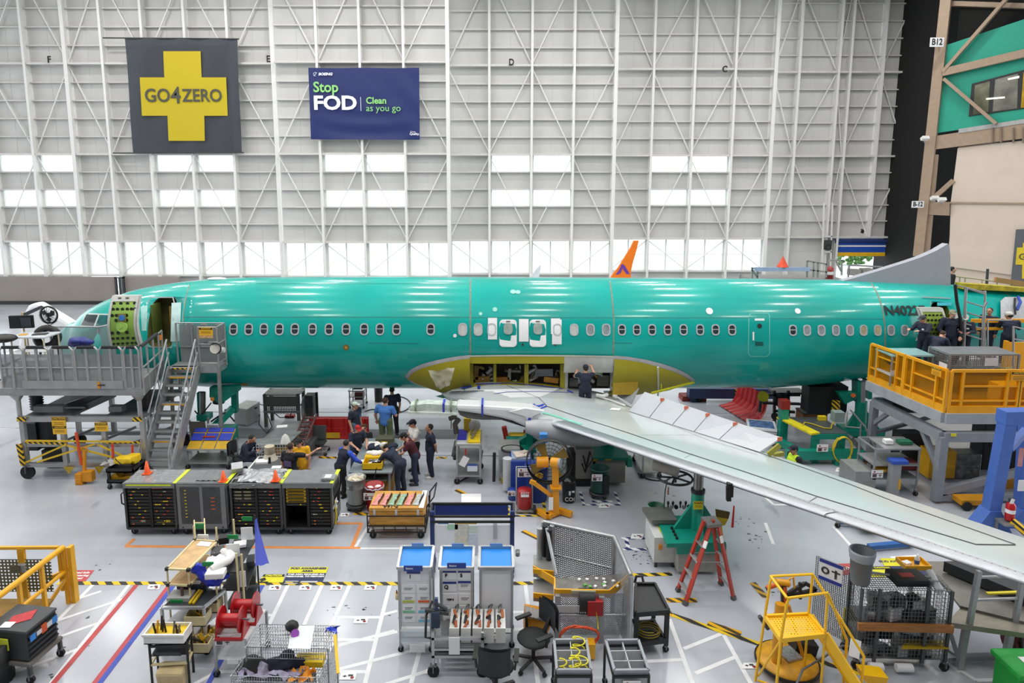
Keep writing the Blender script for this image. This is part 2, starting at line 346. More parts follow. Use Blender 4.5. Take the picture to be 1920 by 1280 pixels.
# right-hand side: dark recess, steel frame, beige wall, green office with a long window
rw = 17.0
def wall_right():
 # corner of the recess at the far end, then the wall runs toward the camera and to the right
 Yc = 47.0;xc = at(1745,400,Yc).x
 q = at(1920,400,30)
 d = Vector((1,-.95,0)).normalized();n = Vector((-d.y,d.x,0));rz = atan2(d.y,d.x)
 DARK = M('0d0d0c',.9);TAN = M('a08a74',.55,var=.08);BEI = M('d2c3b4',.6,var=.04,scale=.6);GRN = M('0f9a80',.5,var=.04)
 w = obj('wall_right',G().box(1.2,20,.35,.6,0,zat(1790,270,Yc)),BEI,loc=(xc,Yc,0),rz=rz,kind='structure')
 # local x runs along the wall toward the camera; helper to turn a photo point into (s, z) on the wall plane
 def on(px,py,off=0.0):
  o = Vector((xc,Yc,0)) + n*off;r = ray(px,py)
  k = (o.x*n.x + o.y*n.y)/(r.x*n.x + r.y*n.y);p = r*k
  return ((Vector((p.x,p.y,0)) - o).dot(d),HCAM + p.z)
 def pl(name,pts,y0,y1,mat):
  return obj(name,G().prism([on(*p) for p in pts],'y',y0,y1),mat,w)
 # unlit void painted as black sheets between the white door and the frame
 obj('dark_void_back',G().box(at(1690,400,54.5).x,70,54.6,54.8,0,24.2),DARK,kind='structure')
 obj('dark_void_side',G().box(xc+.6,xc+.8,Yc+.8,54.6,0,24.2),DARK,kind='structure')
 obj('dark_void_top',G().box(.4,26,.7,.95,14.5,24.2),DARK,loc=(xc,Yc,0),rz=rz,kind='structure')
 def beam(name,a,b,wd,off=0.0,mat=TAN):
  sa,za = on(*a,off);sb,zb = on(*b,off)
  return obj(name,G().bar((sa,off,za),(sb,off,zb),.35,wd,up=(0,1,0)) if False else G().bar((sa,off,za),(sb,off,zb),wd,.4,up=(0,1,0)),mat,w)
 beam('steel_column',(1776,-20),(1722,480),.62,-.1);
 s0,_ = on(1752,300);
 beam('steel_column',(1752,290),(1735,480),.45,.2)
 gp = pl('office_wall',[(1774,84),(1930,32),(1930,223),(1757,249)],.1,.3,GRN)
 pl('office_edge',[(1760,75),(1774,75),(1757,249),(1748,255)],.05,.32,M('9aa09a',.6))
 pl('floor_girder',[(1747,256),(1930,228),(1930,258),(1745,281)],-.1,.3,TAN)
 pl('girder_flange',[(1798,242),(1930,222),(1930,230),(1798,250)],-.15,.3,M('a9a9a6',.6))
 for px in (1860,1876,1899,1917): pl('stiffener',[(px,240),(px+3,239),(px+3,266),(px,268)],-.25,.1,M('7e6c5c',.6))
 beam('steel_brace',(1768,135),(1890,-5),.2,-.3);beam('steel_brace',(1768,136),(1930,98),.5,-.25);beam('steel_brace',(1770,148),(1868,232),.2,-.3)
 beam('steel_beam',(1785,7),(1930,12),.3,.5)
 pl('wall_panel',[(1795,277),(1930,262),(1930,520),(1778,500),(1782,378)],.15,.36,BEI)
 pl('crane_rail',[(1736,378),(1930,380),(1930,383),(1736,381)],.02,.3,TAN)
 pl('steel_bracket',[(1741,381),(1781,381),(1780,404),(1735,402)],-.1,.3,TAN)
 beam('steel_brace',(1750,372),(1788,338),.3,.2)
 # office window with black frame
 fr = pl('window_frame',[(1822,157),(1930,128),(1930,202),(1816,218)],.02,.12,M('111313',.4))
 pl('window_glass',[(1828,160),(1856,152),(1853,210),(1824,215)],0,.03,M('6b6a55',.12,var=.5,scale=1.2))
 pl('window_glass',[(1866,149),(1909,138),(1907,203),(1861,209)],0,.03,M('77756a',.12,var=.5,scale=1.2))
 pl('window_glass',[(1919,136),(1940,131),(1940,200),(1914,202)],0,.03,M('b08c1c',.12,var=.5,scale=1.2))
 pl('office_lamp',[(1890,147),(1911,142),(1911,146),(1890,150)],-.01,0,M('fff6dc',.3,emit=1.2))
 pl('office_lamp',[(1849,184),(1884,181),(1884,184),(1849,187)],-.01,0,M('fff6dc',.3,emit=1.0))
 def plate(px,py,wpx,hpx,s,label,off):
  sa,z = on(px,py,off);R = Matrix.Rotation(rz,3,'Z');p = Vector((xc,Yc,0)) + R @ Vector((sa,off,0));p.z = z
  m = hypot(p.x,p.y)*1.0/FPX
  o = obj('letter_plate',G().box(-wpx*m/2,wpx*m/2,0,.03,-hpx*m/2,hpx*m/2),PAPER,loc=p);tag(o,label,'sign')
  obj('bracket',G().bar((0,.02,0),(n.x*.72,n.y*.72,0),.1),LTGREY,o);txt('lettering',s,hpx*m*.95,(0,-.01,0),(pi/2,0,0),BLACK,o,bold=.012,sx=.82)
 plate(1757,79,21,13.5,'B12','white B12 bay sign high on the tan steel column',-1.1)
 plate(1721,383,19,10.5,'B-12','white B-12 bay sign lower down on the tan steel column',-1.1)
 for px,py,lab in ((1734,262,'small white camera on an arm at the tan steel column'),(1752,374,'white floodlight on the crane rail, nearer the column'),(1766,377,'white floodlight on the crane rail, further from the column')):
  sa,z = on(px,py,-1);p = Vector((xc,Yc,0)) + Matrix.Rotation(rz,3,'Z') @ Vector((sa,-1,0));p.z = z
  t = thing('security_camera' if py < 300 else 'floodlight',lab,'camera' if py < 300 else 'lamp',p)
  obj('housing',G().cbox((0,0,.1),(.45,.3,.22),rx=-.5),WHITE,t);obj('bracket',G().bar((0,.1,0),(.35,.45,-.2),.08),LTGREY,t)
 # part of a second banner
 b = obj('wall_banner',G().prism([on(1905,430,-.05),on(1960,428,-.05),on(1960,560,-.05),on(1893,550,-.05)],'y',-.06,-.03),M('5b5e63',.7,var=.08),loc=(xc,Yc,0),rz=rz)
 tag(b,'grey GO4ZERO banner with yellow cross cut off at right edge','banner')
 obj('yellow_cross',G().prism([on(1907,464,-.07),on(1960,462,-.07),on(1960,496,-.07),on(1904,496,-.07)],'y',-.09,-.07).prism([on(1918,455,-.07),on(1960,455,-.07),on(1960,525,-.07),on(1916,522,-.07)],'y',-.095,-.07),M('d9c022',.6),b)
 sa,z = on(1909,481,-.07);txt('lettering','GO4ZERO',.55,(sa+.02,-.1,z),(pi/2,0,0),M('4b4a3c'),b,bold=.01,align='LEFT')
wall_right()
# bay letters on the ledge of the back wall
for s,px,py,Y,lab in (('F',92,112,49.5,'black letter F bay marker above the ledge at far left'),('E',503,111,48.9,'black letter E bay marker right of the yellow cross banner'),
       ('D',959,117,50.3,'black letter D bay marker above the ledge near the middle'),('C',1359,130,51.9,'black letter C bay marker above the ledge toward the right')):
 o = txt('bay_letter',s,.62,at(px,py,Y-.52),(pi/2,0,0),BLACK,bold=.02,sx=.85,ext=.03);tag(o,lab,'sign')
# ------------------------------------------------------------------ banners
def banner_cross():
 Y = 48.7
 tl,tr_,br,bl = at(234,72,Y),at(445,73,Y),at(453,286,Y),at(250,286,Y)
 def bi(u,v): return tl*(1-u)*(1-v) + tr_*u*(1-v) + br*u*v + bl*(1-u)*v
 m = clear('50545c',.38,.7,'sheer_grey_cloth')
 t = obj('wall_banner',G().grid([[bi(i/24,j/24) + Vector((0,.06*sin(i*.9+j*.25),0)) for i in range(25)] for j in range(25)]),m)
 tag(t,'sheer dark grey hanging banner with a yellow cross reading GO4ZERO','banner')
 pts = [(306,96),(376,96),(378,145),(424,145),(427,217),(383,217),(384,264),(316,264),(314,217),(266,217),(262,145),(308,145)]
 ym = clear('cbb51a',.12,.7,'sheer_yellow_cloth')
 g = G()
 def quad(a,b,c,d):
  P = [at(q[0],q[1],Y-.09) for q in (a,b,c,d)];g.grid([[P[0],P[1]],[P[3],P[2]]],False)
 quad(pts[0],pts[1],pts[2],pts[11]);quad(pts[10],pts[3],pts[4],pts[9]);quad(pts[8],pts[5],pts[6],pts[7])
 obj('yellow_cross',g,ym,t)
 for a,b in (((193,71),(448,73)),((212,287),(457,286))): obj('rod',G().cyl(at(*a,Y),at(*b,Y),.05,n=6),DKGREY,t)
 dk = M('4a4a40',.7)
 for s,px,sz in (('GO',295,1.28),('4',329.5,1.6),('ZERO',379,1.22)):
  p = at(px,180,Y-.14);txt('lettering',s,sz,p,(pi/2,0,0),dk,t,bold=.02,sx=.92 if s == 'GO' else .9)
banner_cross()
def banner_fod():
 Y = 48.2
 tl,tr_,br,bl = at(578,127,Y),at(786,127,Y),at(787,262,Y),at(583,261,Y)
 def bi(u,v): return tl*(1-u)*(1-v) + tr_*u*(1-v) + br*u*v + bl*(1-u)*v
 rows = []
 for j in range(41):
  r = []
  for i in range(61):
   u,v = i/60,j/40
   rr_ = hypot(u-.55,v+.6);sag = .035*sin(rr_*26)*sin(pi*u)*v*v + .03*sin((v*2 - u*3)*7)*max(0,u-.5)
   r.append(bi(u,v) + Vector((0,sag,-.06*sin(pi*u*2.01)**2*(1-v)*.5)))
  rows.append(r)
 t = obj('wall_banner',G().grid(rows),M('172763',.45,var=.1));tag(t,'navy blue hanging banner reading Stop FOD Clean as you go','banner')
 gr = M('8fd07a',.6);wt = M('eef0f6',.6)
 R = (pi/2,0,0)
 def L(s,px,py,sz,m,b=.01,sx=1,sh=0): txt('lettering',s,sz,at(px,py,Y-.12),R,m,t,bold=b,align='LEFT',sx=sx,shear=sh)
 L('Stop',587,164,.98,gr,.022,.98);L('FOD',587,194,1.3,wt,.045,1.16);L('Clean',686,189,.62,gr,.016);L('as you go',686,203,.64,gr,0)
 L('BOEING',597,139,.24,wt,.01,1.1,.2);L('Clean',769,247,.16,wt,0);L('Quality.',768,251,.22,wt,.006)
 obj('rule',G().cbox(at(676.5,195,Y-.11),(.03,.01,.95)),wt,t)
 g = G();p = at(591,139,Y-.12);g.tube([p+Vector((.12*cos(a),0,.12*sin(a))) for a in [radians(40+q*28) for q in range(10)]],.012,4);g.bar(p+Vector((-.1,0,-.12)),p+Vector((.12,0,.1)),.02)
 obj('emblem',g,wt,t)
banner_fod()
# ------------------------------------------------------------------ floor markings (children of the floor)
LWH = M('dfe0e2',.5,var=.08);LRED = M('b8474a',.5);LBLU = M('3a4fae',.5);LORG = M('d98a4c',.5);HAZF = stripes('d9b70f','26241d',.33,name='hazard_floor_tape',axis=(1,1.0,0));HAZB = stripes('dfe0e2','27315f',.33,name='blue_hazard_tape',axis=(1,1,0))
_lz = [.002]
def line(a,b,w,mat,name='floor_line',z=None):
 A,B = fl(*a),fl(*b);d = (B-A).normalized();n = Vector((-d.y,d.x,0))*w/2
 _lz[0] += .00004;zz = Vector((0,0,z or _lz[0]))
 obj(name,G().poly([A-n+zz,B-n+zz,B+n+zz,A+n+zz]),mat,floor)
for a,b in (((540,1096),(433,1320)),((604,1096),(541,1236)),((656,1096),(600,1217)),((731,1096),(677,1310)),((788,1215),(766,1300)),((985,1095),(1010,1290)),
    ((635,1157),(718,1157)),((628,1199),(706,1199)),((628,1259),(690,1259)),((499,1153),(510,1153)),((635,1210),(740,1182)),((636,1254),(790,1215)),((700,1290),(800,1258)),((718,1152),(745,1145)),((708,1193),(745,1184)),
    ((1255,1160),(1300,1285)),((1282,1216),(1352,1188)),((1304,1262),(1377,1232)),((1357,1190),(1410,1285)),((1200,1240),(1284,1236)),((936,1148),(1030,1146)),((932,1187),(1010,1172)),
    ((174,1096),(108,1163)),((150,1121),(190,1108)),((108,1163),(230,1123)),((115,1192),(195,1164)),((0,1270),(145,1217)),((0,1262),(30,1250)),((243,1095),(88,1290)),((693,982),(665,1028)),((665,1028),(800,1028)),((405,1260),(350,1290)),
    ((1435,980),(1450,1020)),((1563,987),(1600,1028)),((1790,1250),(1830,1275)),((1830,1275),(1885,1274)),((1436,933),(1451,946)),((1451,946),(1480,946)),((1670,1045),(1720,1042)),((1690,1180),(1800,1260)),((0,803),(30,802)),((480,1259),(400,1259))):
 line(a,b,.085,LWH)
line((257,1095),(92,1290),.11,LRED,'red_line');line((317,1098),(170,1290),.11,LRED,'red_line');line((325,1098),(180,1290),.11,LBLU,'blue_line');line((494,1094),(386,1290),.1,LBLU,'blue_line')
line((236,1024),(676,1027),.1,LORG,'orange_line');line((252,1010),(236,1024),.1,LORG,'orange_line');line((678,981),(659,1028),.1,LORG,'orange_line');line((620,981),(680,981),.1,LORG,'orange_line')
line((108,1093),(750,1094),.13,HAZF,'hazard_tape');line((930,1094),(1000,1093),.13,HAZF,'hazard_tape');line((1180,1078),(1260,1076),.13,HAZF,'hazard_tape');line((1253,1150),(1420,1206),.13,HAZF,'hazard_tape');line((1420,1206),(1640,1270),.13,HAZF,'hazard_tape')
HAZO = stripes('d9a50f','4a3a1a',.25,name='worn_hazard_tape')
for a,b in (((980,995),(1015,1012)),((1411,1092),(1436,1120)),((1250,1125),(1306,1125)),((1327,1168),(1390,1188)),((597,857),(632,858)),((1260,1150),(1200,1148)),((855,918),(872,926)),((968,960),(1003,961)),((664,962),(690,964)),((818,858),(838,858))): line(a,b,.16,HAZO,'worn_tape_patch')
for a,b in (((1165,1009),(1218,1009)),((1174,1010),(1178,1028)),((1168,1029),(1218,1030)),((1110,940),(1148,940))): line(a,b,.1,HAZB,'blue_white_tape')
line((400,842),(520,843),.07,M('77797c',.6),'floor_joint');line((640,852),(1920,862),.04,M('77797c',.6),'floor_joint');line((0,802),(480,803),.05,M('85878b',.6),'floor_joint');line((400,772),(1900,776),.06,M('8a8c90',.6),'floor_joint')
line((370,812),(900,814),.9,M('707379',.5),'floor_trench')
def decal_floor(name,pts,mat,label,cat='floor sign',group=None):
 _lz[0] += .0003;z = Vector((0,0,_lz[0]))
 P = [fl(*p)+z for p in pts];c = sum(P,Vector())/len(P)
 t = G();b = [p-c for p in P];t.add(b + [p+Vector((0,0,.002)) for p in b],[(4,5,6,7)] + [(i,(i+1)%4,4+(i+1)%4,4+i) for i in range(4)])
 o = obj(name,t,mat,loc=c);tag(o,label,cat,group);return o,P,c
def signtext(o,P,c,s,u,v,sz,mat,bold=.004,sx=1):
 p = P[0]*(1-u)*(1-v) + P[1]*u*(1-v) + P[2]*u*v + P[3]*(1-u)*v
 d = P[1]-P[0];txt('lettering',s,sz,p-c+Vector((0,0,.006)),(0,0,atan2(d.y,d.x)),mat,o,bold=bold,sx=sx,ext=.001)
NAVY = M('263052',.6);SYEL = M('d6cf1f',.5)
o,P,c = decal_floor('floor_sign',[(544,1063),(616,1063),(605,1091),(531,1091)],NAVY,'yellow and navy FOD AWARENESS AREA sign on floor beside the hazard tape')
def band(o,P,c,v0,v1,mat):
 def q(u,v): return P[0]*(1-u)*(1-v) + P[1]*u*(1-v) + P[2]*u*v + P[3]*(1-u)*v - c + Vector((0,0,.004))
 obj('band',G().poly([q(0,v1),q(1,v1),q(1,v0),q(0,v0)]),mat,o)
band(o,P,c,0,.42,SYEL);signtext(o,P,c,'FOD AWARENESS',.5,.12,.105,NAVY,.006);signtext(o,P,c,'AREA',.5,.3,.105,NAVY,.006)
signtext(o,P,c,'THIS AREA REQUIRES ALL',.5,.52,.075,WHITE);signtext(o,P,c,'PERSONNEL TO PERFORM',.5,.66,.075,WHITE);obj('text_lines',G().cbox((-.25,-.28,.006),(.3,.03,.001)).cbox((-.25,-.36,.006),(.3,.03,.001)).cbox((.15,-.3,.006),(.38,.06,.001)),LTGREY,o)
o,P,c = decal_floor('floor_sign',[(495,1077),(534,1077),(530,1092),(484,1092)],SYEL,'small yellow CAUTION floor sign left of the FOD AWARENESS AREA sign')
band(o,P,c,0,.3,BLACK);signtext(o,P,c,'CAUTION',.5,.16,.085,SYEL,.006);obj('pictogram',G().cbox((-.2,-.05,.005),(.12,.12,.001),rz=.6).cbox((-.15,-.15,.005),(.2,.05,.001)),BLACK,o)
o,P,c = decal_floor('floor_sign',[(129,1069),(177,1069),(160,1090),(112,1090)],M('b8474a',.6),'faded red floor sign with white lettering by the yellow guard rail')
for i,s in enumerate(('Attached Info','To be Entering','Permitted')): signtext(o,P,c,s,.45,.25+.25*i,.1,WHITE)
o,P,c = decal_floor('floor_sign',[(1545,1058),(1600,1056),(1604,1077),(1552,1079)],M('b8474a',.6),'red floor sign behind the wire cage near the grey bin')
signtext(o,P,c,'STOP',.5,.5,.2,WHITE)
o,P,c = decal_floor('floor_sign',[(1650,1047),(1712,1047),(1760,1090),(1675,1090)],NAVY,'yellow and navy FOD sign on floor by the ramp at right');band(o,P,c,0,.35,SYEL);signtext(o,P,c,'FOD AWARENESS',.45,.15,.11,NAVY)
o,P,c = decal_floor('floor_sign',[(1636,1062),(1668,1062),(1690,1080),(1633,1082)],SYEL,'yellow CAUTION floor sign behind the wire cage');band(o,P,c,0,.3,BLACK);signtext(o,P,c,'CAUTION',.5,.15,.08,SYEL)
STK = [(503,1097,22,'first sticker from the left below the hazard tape'),(560,1097,22,'second sticker from the left below the hazard tape'),(618,1097,22,'third sticker from the left below the hazard tape'),(682,1097,22,'fourth sticker from the left below the hazard tape'),(662,1158,26,'sticker in the box on its own below the tape row'),(636,1262,30,'sticker at the bottom edge beside the wire cage'),(276,1096,22,'sticker between the red and blue floor lines'),(916,1189,24,'sticker below the blank white display stand'),
  (1182,1001,22,'sticker by the blue and white floor tape'),(1122,944,20,'sticker on the floor in front of the green bin'),(1391,1243,26,'sticker next to the round yellow scissor base'),(1322,1255,2,''),(637,962,16,'sticker on floor right of the tool lockers'),(1566,877,18,'sticker on the far floor behind the wing'),(796,1255,20,'sticker under the aluminium tool cart')]
for x,y,w,lab in STK:
 if not lab: continue
 h = w*.42;o,P,c = decal_floor('floor_sticker',[(x+3,y),(x+w+3,y),(x+w,y+h),(x,y+h)],PAPER,'white '+lab,'sticker')
 k = (P[1]-P[0]).length;obj('print',G().cbox((-k*.2,0,.004),(k*.25,.02,.001)).cbox((-k*.2,0,.004),(.02,k*.18,.001)).cbox((k*.15,.02,.004),(k*.3,.05,.001)),DKGREY,o)
 obj('emblem',G().lathe([(0,.004),(.035,.004)],12,(k*.28,-k*.12,0)),M('8a1f2a'),o)
o,P,c = decal_floor('floor_paper',[(865,926),(902,926),(902,942),(865,942)],PAPER,'blank pale sheet on the floor behind the large whiteboard','paper')
# grease marks on the concrete
g = G();random.seed(5)
for x,y,n in ((1420,1010,14),(1390,980,8),(1200,1045,20),(640,1145,6),(690,1140,5),(740,1150,4),(160,1158,4),(150,1215,4),(1330,1060,8),(1450,1110,8),(1240,940,5),(190,1060,3),(1080,1005,4),(100,1270,4)):
 for i in range(n):
  p = fl(x+random.gauss(0,14),y+random.gauss(0,8));a = random.uniform(0,pi);r = random.uniform(.01,.05)
  g.poly([p+Vector((r*random.uniform(.4,1)*cos(a+q)*random.choice((1,2)),r*random.uniform(.3,1)*sin(a+q),.0018)) for q in (0,1.1,2.2,3.3,4.4,5.5)])
obj('grease_marks',g,M('4b4c4f',.7),floor,kind='stuff')
# ------------------------------------------------------------------ the airliner under assembly
def interp(tab,x):
 if x <= tab[0][0]: return tab[0][1]
 for (a,b),(c,d) in zip(tab,tab[1:]):
  if x <= c: return b + (d-b)*(x-a)/(c-a)
 return tab[-1][1]
CROWN = [(112,639),(114,630),(117,622),(122,614.5),(130,608),(140,603),(150,600),(158,592),(167,583),(178,575.5),(190,569),(205,562),(225,553.5),(250,545),(275,539),(300,534.5),(330,530),(355,527),(400,522.5),(440,520.3),(480,519.3),(560,518.6),(760,518.3),(960,519),(1200,520.5),(1440,522),(1580,524.5),(1700,529),(1775,532.5),(1920,539.5),(2100,549)]
KEEL = [(112,641),(114,650),(117,657),(122,664),(130,671),(145,680),(165,689),(190,697),(225,706),(275,715),(330,721),(400,726),(480,727.5),(960,729),(1440,727.5),(1520,722),(1600,712),(1700,692),(1800,668),(1920,640),(2100,600)]
def YC(X): return 23.54 + (X+6.3)*.0175
FS = []
pxs = sorted(set([112,114,117,122,130,140,150,158,167,178,190,205,225,250,275,300,330,355,400,440] + list(range(480,1441,60)) + [1480,1520,1560,1600,1650,1700,1750,1800,1860,1920,2000,2100]))
for px in pxs:
 y0,y1 = interp(CROWN,px),interp(KEEL,px);X = 0
 for _ in range(4):
  Y = YC(X);X = at(px,(y0+y1)/2,Y).x
 e0 = atan2(ray(px,y0).z,ray(px,y0).y);e1 = atan2(ray(px,y1).z,ray(px,y1).y)
 m,h = (e0+e1)/2,(e0-e1)/2
 FS.append((X,HCAM + Y*tan(m),Y/cos(m)*sin(h)))
FS[0] = (FS[0][0],FS[0][1],.02)
WR = .94
def fsec(X):
 if X <= FS[0][0]: return FS[0][1:]
 for a,b in zip(FS,FS[1:]):
  if X <= b[0]:
   t = (X-a[0])/(b[0]-a[0]);return a[1]+(b[1]-a[1])*t,a[2]+(b[2]-a[2])*t
 return FS[-1][1:]
def fhit(px,py,off=0.0):
 d = ray(px,py)
 def f(Y):
  p = d*(Y/d.y);zc,R = fsec(p.x);R = max(R,.02)
  return ((Y-YC(p.x))/(WR*R))**2 + ((HCAM+p.z-zc)/R)**2 - 1
 lo,hi,best = 20.5,None,(9e9,22)
 for i in range(70):
  Y = 20.5 + i*.05;v = f(Y)
  if v < best[0]: best = (v,Y)
  if v <= 0: hi = Y;break
  lo = Y
 if hi is None: Y = best[1]
 else:
  for _ in range(18):
   mid = (lo+hi)/2
   if f(mid) > 0: lo = mid
   else: hi = mid
  Y = hi
 p = d*(Y/d.y);p.z += HCAM;zc,R = fsec(p.x)
 n = Vector((0,(p.y-YC(p.x))/WR**2,p.z-zc)).normalized()
 return p + n*off,n
TEAL = M('00a79d',.26,var=.2,scale=.35,coat=.45,spec=.3);PRIM = M('a49a1e',.45,var=.14,scale=.8);GREYP = M('a9a8ad',.4);APPLE = M('93b851',.5,var=.12,scale=2)
WINGW = M('b9c2c2',.2,var=.04,scale=.6,coat=.4);WHTP = M('efefef',.35,var=.03);TAPE = M('2b3fb4',.55);LINE = M('2a2d2e',.5);CHROME = M('a9abaf',.36,1.0,var=.05)
plane = thing('airliner','teal primer-coated airliner under assembly, nose left, white wing reaching toward us','airplane',(0,23.5,0))
plane_inv = Vector((0,-23.5,0))
def part(name,g,mat,parent=None,**k):
 o = obj(name,g,mat,parent or plane,**k)
 if parent is None: o.location = plane_inv
 return o
NA = 72
g = G();rows = []
for X,zc,R in FS: rows.append([(X,YC(X)+WR*R*cos(2*pi*i/NA),zc+R*sin(2*pi*i/NA)) for i in range(NA)])
g.grid(rows,closed=True);g.add(rows[0],[tuple(range(NA))]);g.add(rows[-1],[tuple(range(NA-1,-1,-1))])
fus = part('fuselage',g,TEAL)
import bmesh as _bm
b = _bm.new();b.from_mesh(fus.data);_bm.ops.remove_doubles(b,verts=b.verts,dist=.0005);_bm.ops.recalc_face_normals(b,faces=b.faces);b.to_mesh(fus.data);b.free()
CAV = M('5c5a2c',.7,var=.3,scale=2);CAV2 = M('4a4436',.7,var=.4,scale=3)
cuts = []
def cutter(px0,px1,y0,y1,dep,mat,r=.25,Yf=None):
 a,_ = fhit((px0+px1)/2,(y0+y1)/2);Y = a.y
 x0,x1 = at(px0,(y0+y1)/2,Y).x,at(px1,(y0+y1)/2,Y).x
 z1 = fhit((px0+px1)/2,y0)[0].z;z0 = fhit((px0+px1)/2,y1)[0].z if y1 < 700 else at(px0,y1,Y).z - .4
 pts = []
 for cx_,cz_,a0 in ((x1-r,z1-r,0),(x0+r,z1-r,90),(x0+r,z0+r,180),(x1-r,z0+r,270)):
  pts += [(cx_+r*cos(radians(a0+q*22.5)),cz_+r*sin(radians(a0+q*22.5))) for q in range(5)]
 o = obj('cutter',G().prism(pts,'y',Y-1.5,Y+dep),mat);o.location = (0,0,0)
 bb = _bm.new();bb.from_mesh(o.data);_bm.ops.recalc_face_normals(bb,faces=bb.faces);bb.to_mesh(o.data);bb.free()
 cuts.append(o);md = fus.modifiers.new('cut','BOOLEAN');md.object = o;md.operation = 'DIFFERENCE';md.solver = 'EXACT';md.material_mode = 'TRANSFER'
 return x0,x1,z0,z1,Y
door_f = cutter(277,326,557,652,1.0,CAV);door_a = cutter(1748,1784,566,640,1.3,M('55631e',.6));bay = cutter(881,1151,678,734,.95,CAV2,.06)
dg = bpy.context.evaluated_depsgraph_get();dg.update()
me = bpy.data.meshes.new_from_object(fus.evaluated_get(dg));fus.modifiers.clear();fus.data = me
for o in cuts: bpy.data.objects.remove(o)
# strips and patches laid on the skin
def strip(name,pts,w,mat,off=.006,parent=None,step=6.0):
 P = []
 for (a,b_),(c,d_) in zip(pts,pts[1:]):
  n = max(1,int(hypot(c-a,d_-b_)/step))
  P += [fhit(a+(c-a)*i/n,b_+(d_-b_)*i/n,off) for i in range(n)]
 P.append(fhit(*pts[-1],off));rows = []
 for i,(p,n) in enumerate(P):
  q = P[min(i+1,len(P)-1)][0] - P[max(i-1,0)][0];s_ = q.normalized().cross(n)*w/2
  rows.append([p-s_,p+s_])
 return part(name,G().grid(rows),mat,parent)
def patch(name,q,mat,off=.008,nx=4,ny=6,parent=None,r=None):
 rows = []
 for j in range(ny+1):
  v = j/ny;row = []
  for i in range(nx+1):
   u = i/nx
   x = (q[0][0]*(1-u)+q[1][0]*u)*(1-v) + (q[3][0]*(1-u)+q[2][0]*u)*v;y = (q[0][1]*(1-u)+q[1][1]*u)*(1-v) + (q[3][1]*(1-u)+q[2][1]*u)*v
   row.append(fhit(x,y,off)[0])
  rows.append(row)
 return part(name,G().grid(rows),mat,parent)
SEAL = M('8a8a78',.6,var=.3,scale=8);FAINT = M('178a80',.4)
for pts,w in (([(882,519),(882,664)],.05),([(1143,521),(1148,560),(1151,600),(1150,664)],.045),([(1632,528),(1645,550),(1655,580),(1659,610),(1660,660)],.05),([(357,528),(349,555),(344,590),(343,640)],.03),([(1880,543),(1893,555),(1898,575)],.03)): strip('skin_seam',pts,w,SEAL)
for pts in ([(346,594),(880,594.5)],[(884,595),(1410,595.5)],[(1444,597),(1656,597.5)],[(480,531.5),(880,531.5)],[(690,643),(785,643.5)],[(1152,643),(1185,643)]): strip('skin_seam',pts,.022,FAINT)
def rrect(w,h,r,n=5):
 return [(cx_+r*cos(radians(a0+q*90/(n-1))),cz_+r*sin(radians(a0+q*90/(n-1)))) for cx_,cz_,a0 in ((w/2-r,h/2-r,0),(-w/2+r,h/2-r,90),(-w/2+r,-h/2+r,180),(w/2-r,-h/2+r,270)) for q in range(n)]
def onskin(px,py):
 p,n = fhit(px,py);X = (fhit(px+9,py)[0]-fhit(px-9,py)[0]).normalized();n = (n - X*n.dot(X)).normalized();U = n.cross(X).normalized()
 if U.z < 0: U = -U
 return p,n,X,U
WFR = M('b9bcc0',.4,var=.15,scale=9);WDK = M('2c3a3f',.1,var=.5,scale=5);WLT = M('c3c6c0',.3,var=.12,scale=6);WGR = M('8f979a',.25,var=.2,scale=5);WTN = M('b8ad8a',.25,var=.25,scale=5)
def window(px,py,k,s=1.0):
 p,n,X,U = onskin(px,py);w,h = .27*s,.385*s
 def ring(pts,off): return [p + X*a + U*b_ + n*off for a,b_ in pts]
 o1 = rrect(w,h,.115*s);i1 = rrect(w*.72,h*.78,.085*s);N = len(o1)
 g = G();g.add(ring(o1,.0) + ring(o1,.022) + ring(i1,.022) + ring(i1,-.02),[(r*N+i,r*N+(i+1)%N,(r+1)*N+(i+1)%N,(r+1)*N+i) for r in range(3) for i in range(N)])
 f = part('window_frame',g,WFR)
 o = obj('window_pane',G().poly(ring(i1,.010)),{'d': WDK,'w': WLT,'g': WGR,'t': WTN}[k],f)
 if k == 'd': obj('shade_slat',G().add([p+X*a+U*(b_)+n*.013 for a,b_ in ((-.09,.0),(.09,.0),(.09,.025),(-.09,.025))],[(0,1,2,3)]),WLT,f)
for px in (382,409.5,438,466.5,495,524,553,586,617,649,683,712.5,743.5,807.5): window(px,617,'d',1.03)
window(354.5,615,'g',1.05);window(867.5,617.5,'w',1.12);window(896.5,617.5,'w',1.1);window(922,617.5,'w',1.1)
for px,k in ((1045,'w'),(1076.5,'w'),(1107,'g'),(1136.5,'g'),(1166,'d'),(1194,'d'),(1222.5,'d'),(1252,'d'),(1281.5,'d'),(1312.5,'d'),(1341.5,'d'),(1372.5,'d')): window(px,618,k,1.06 if px < 1140 else .98)
for px,k in ((1486.5,'d'),(1513,'g'),(1540,'g'),(1567,'g'),(1593.5,'g'),(1619,'t'),(1645.5,'t'),(1670.5,'g'),(1696,'g')): window(px,619,k,.97)
for x0,x1,y0,y1 in ((915,932,596,636),(973,991,598,640),(1033,1050,597,626),(1035,1053,599,645)): patch('masking_sheet',[(x0,y0),(x1,y0),(x1,y1),(x0,y1)],WHTP,.02)
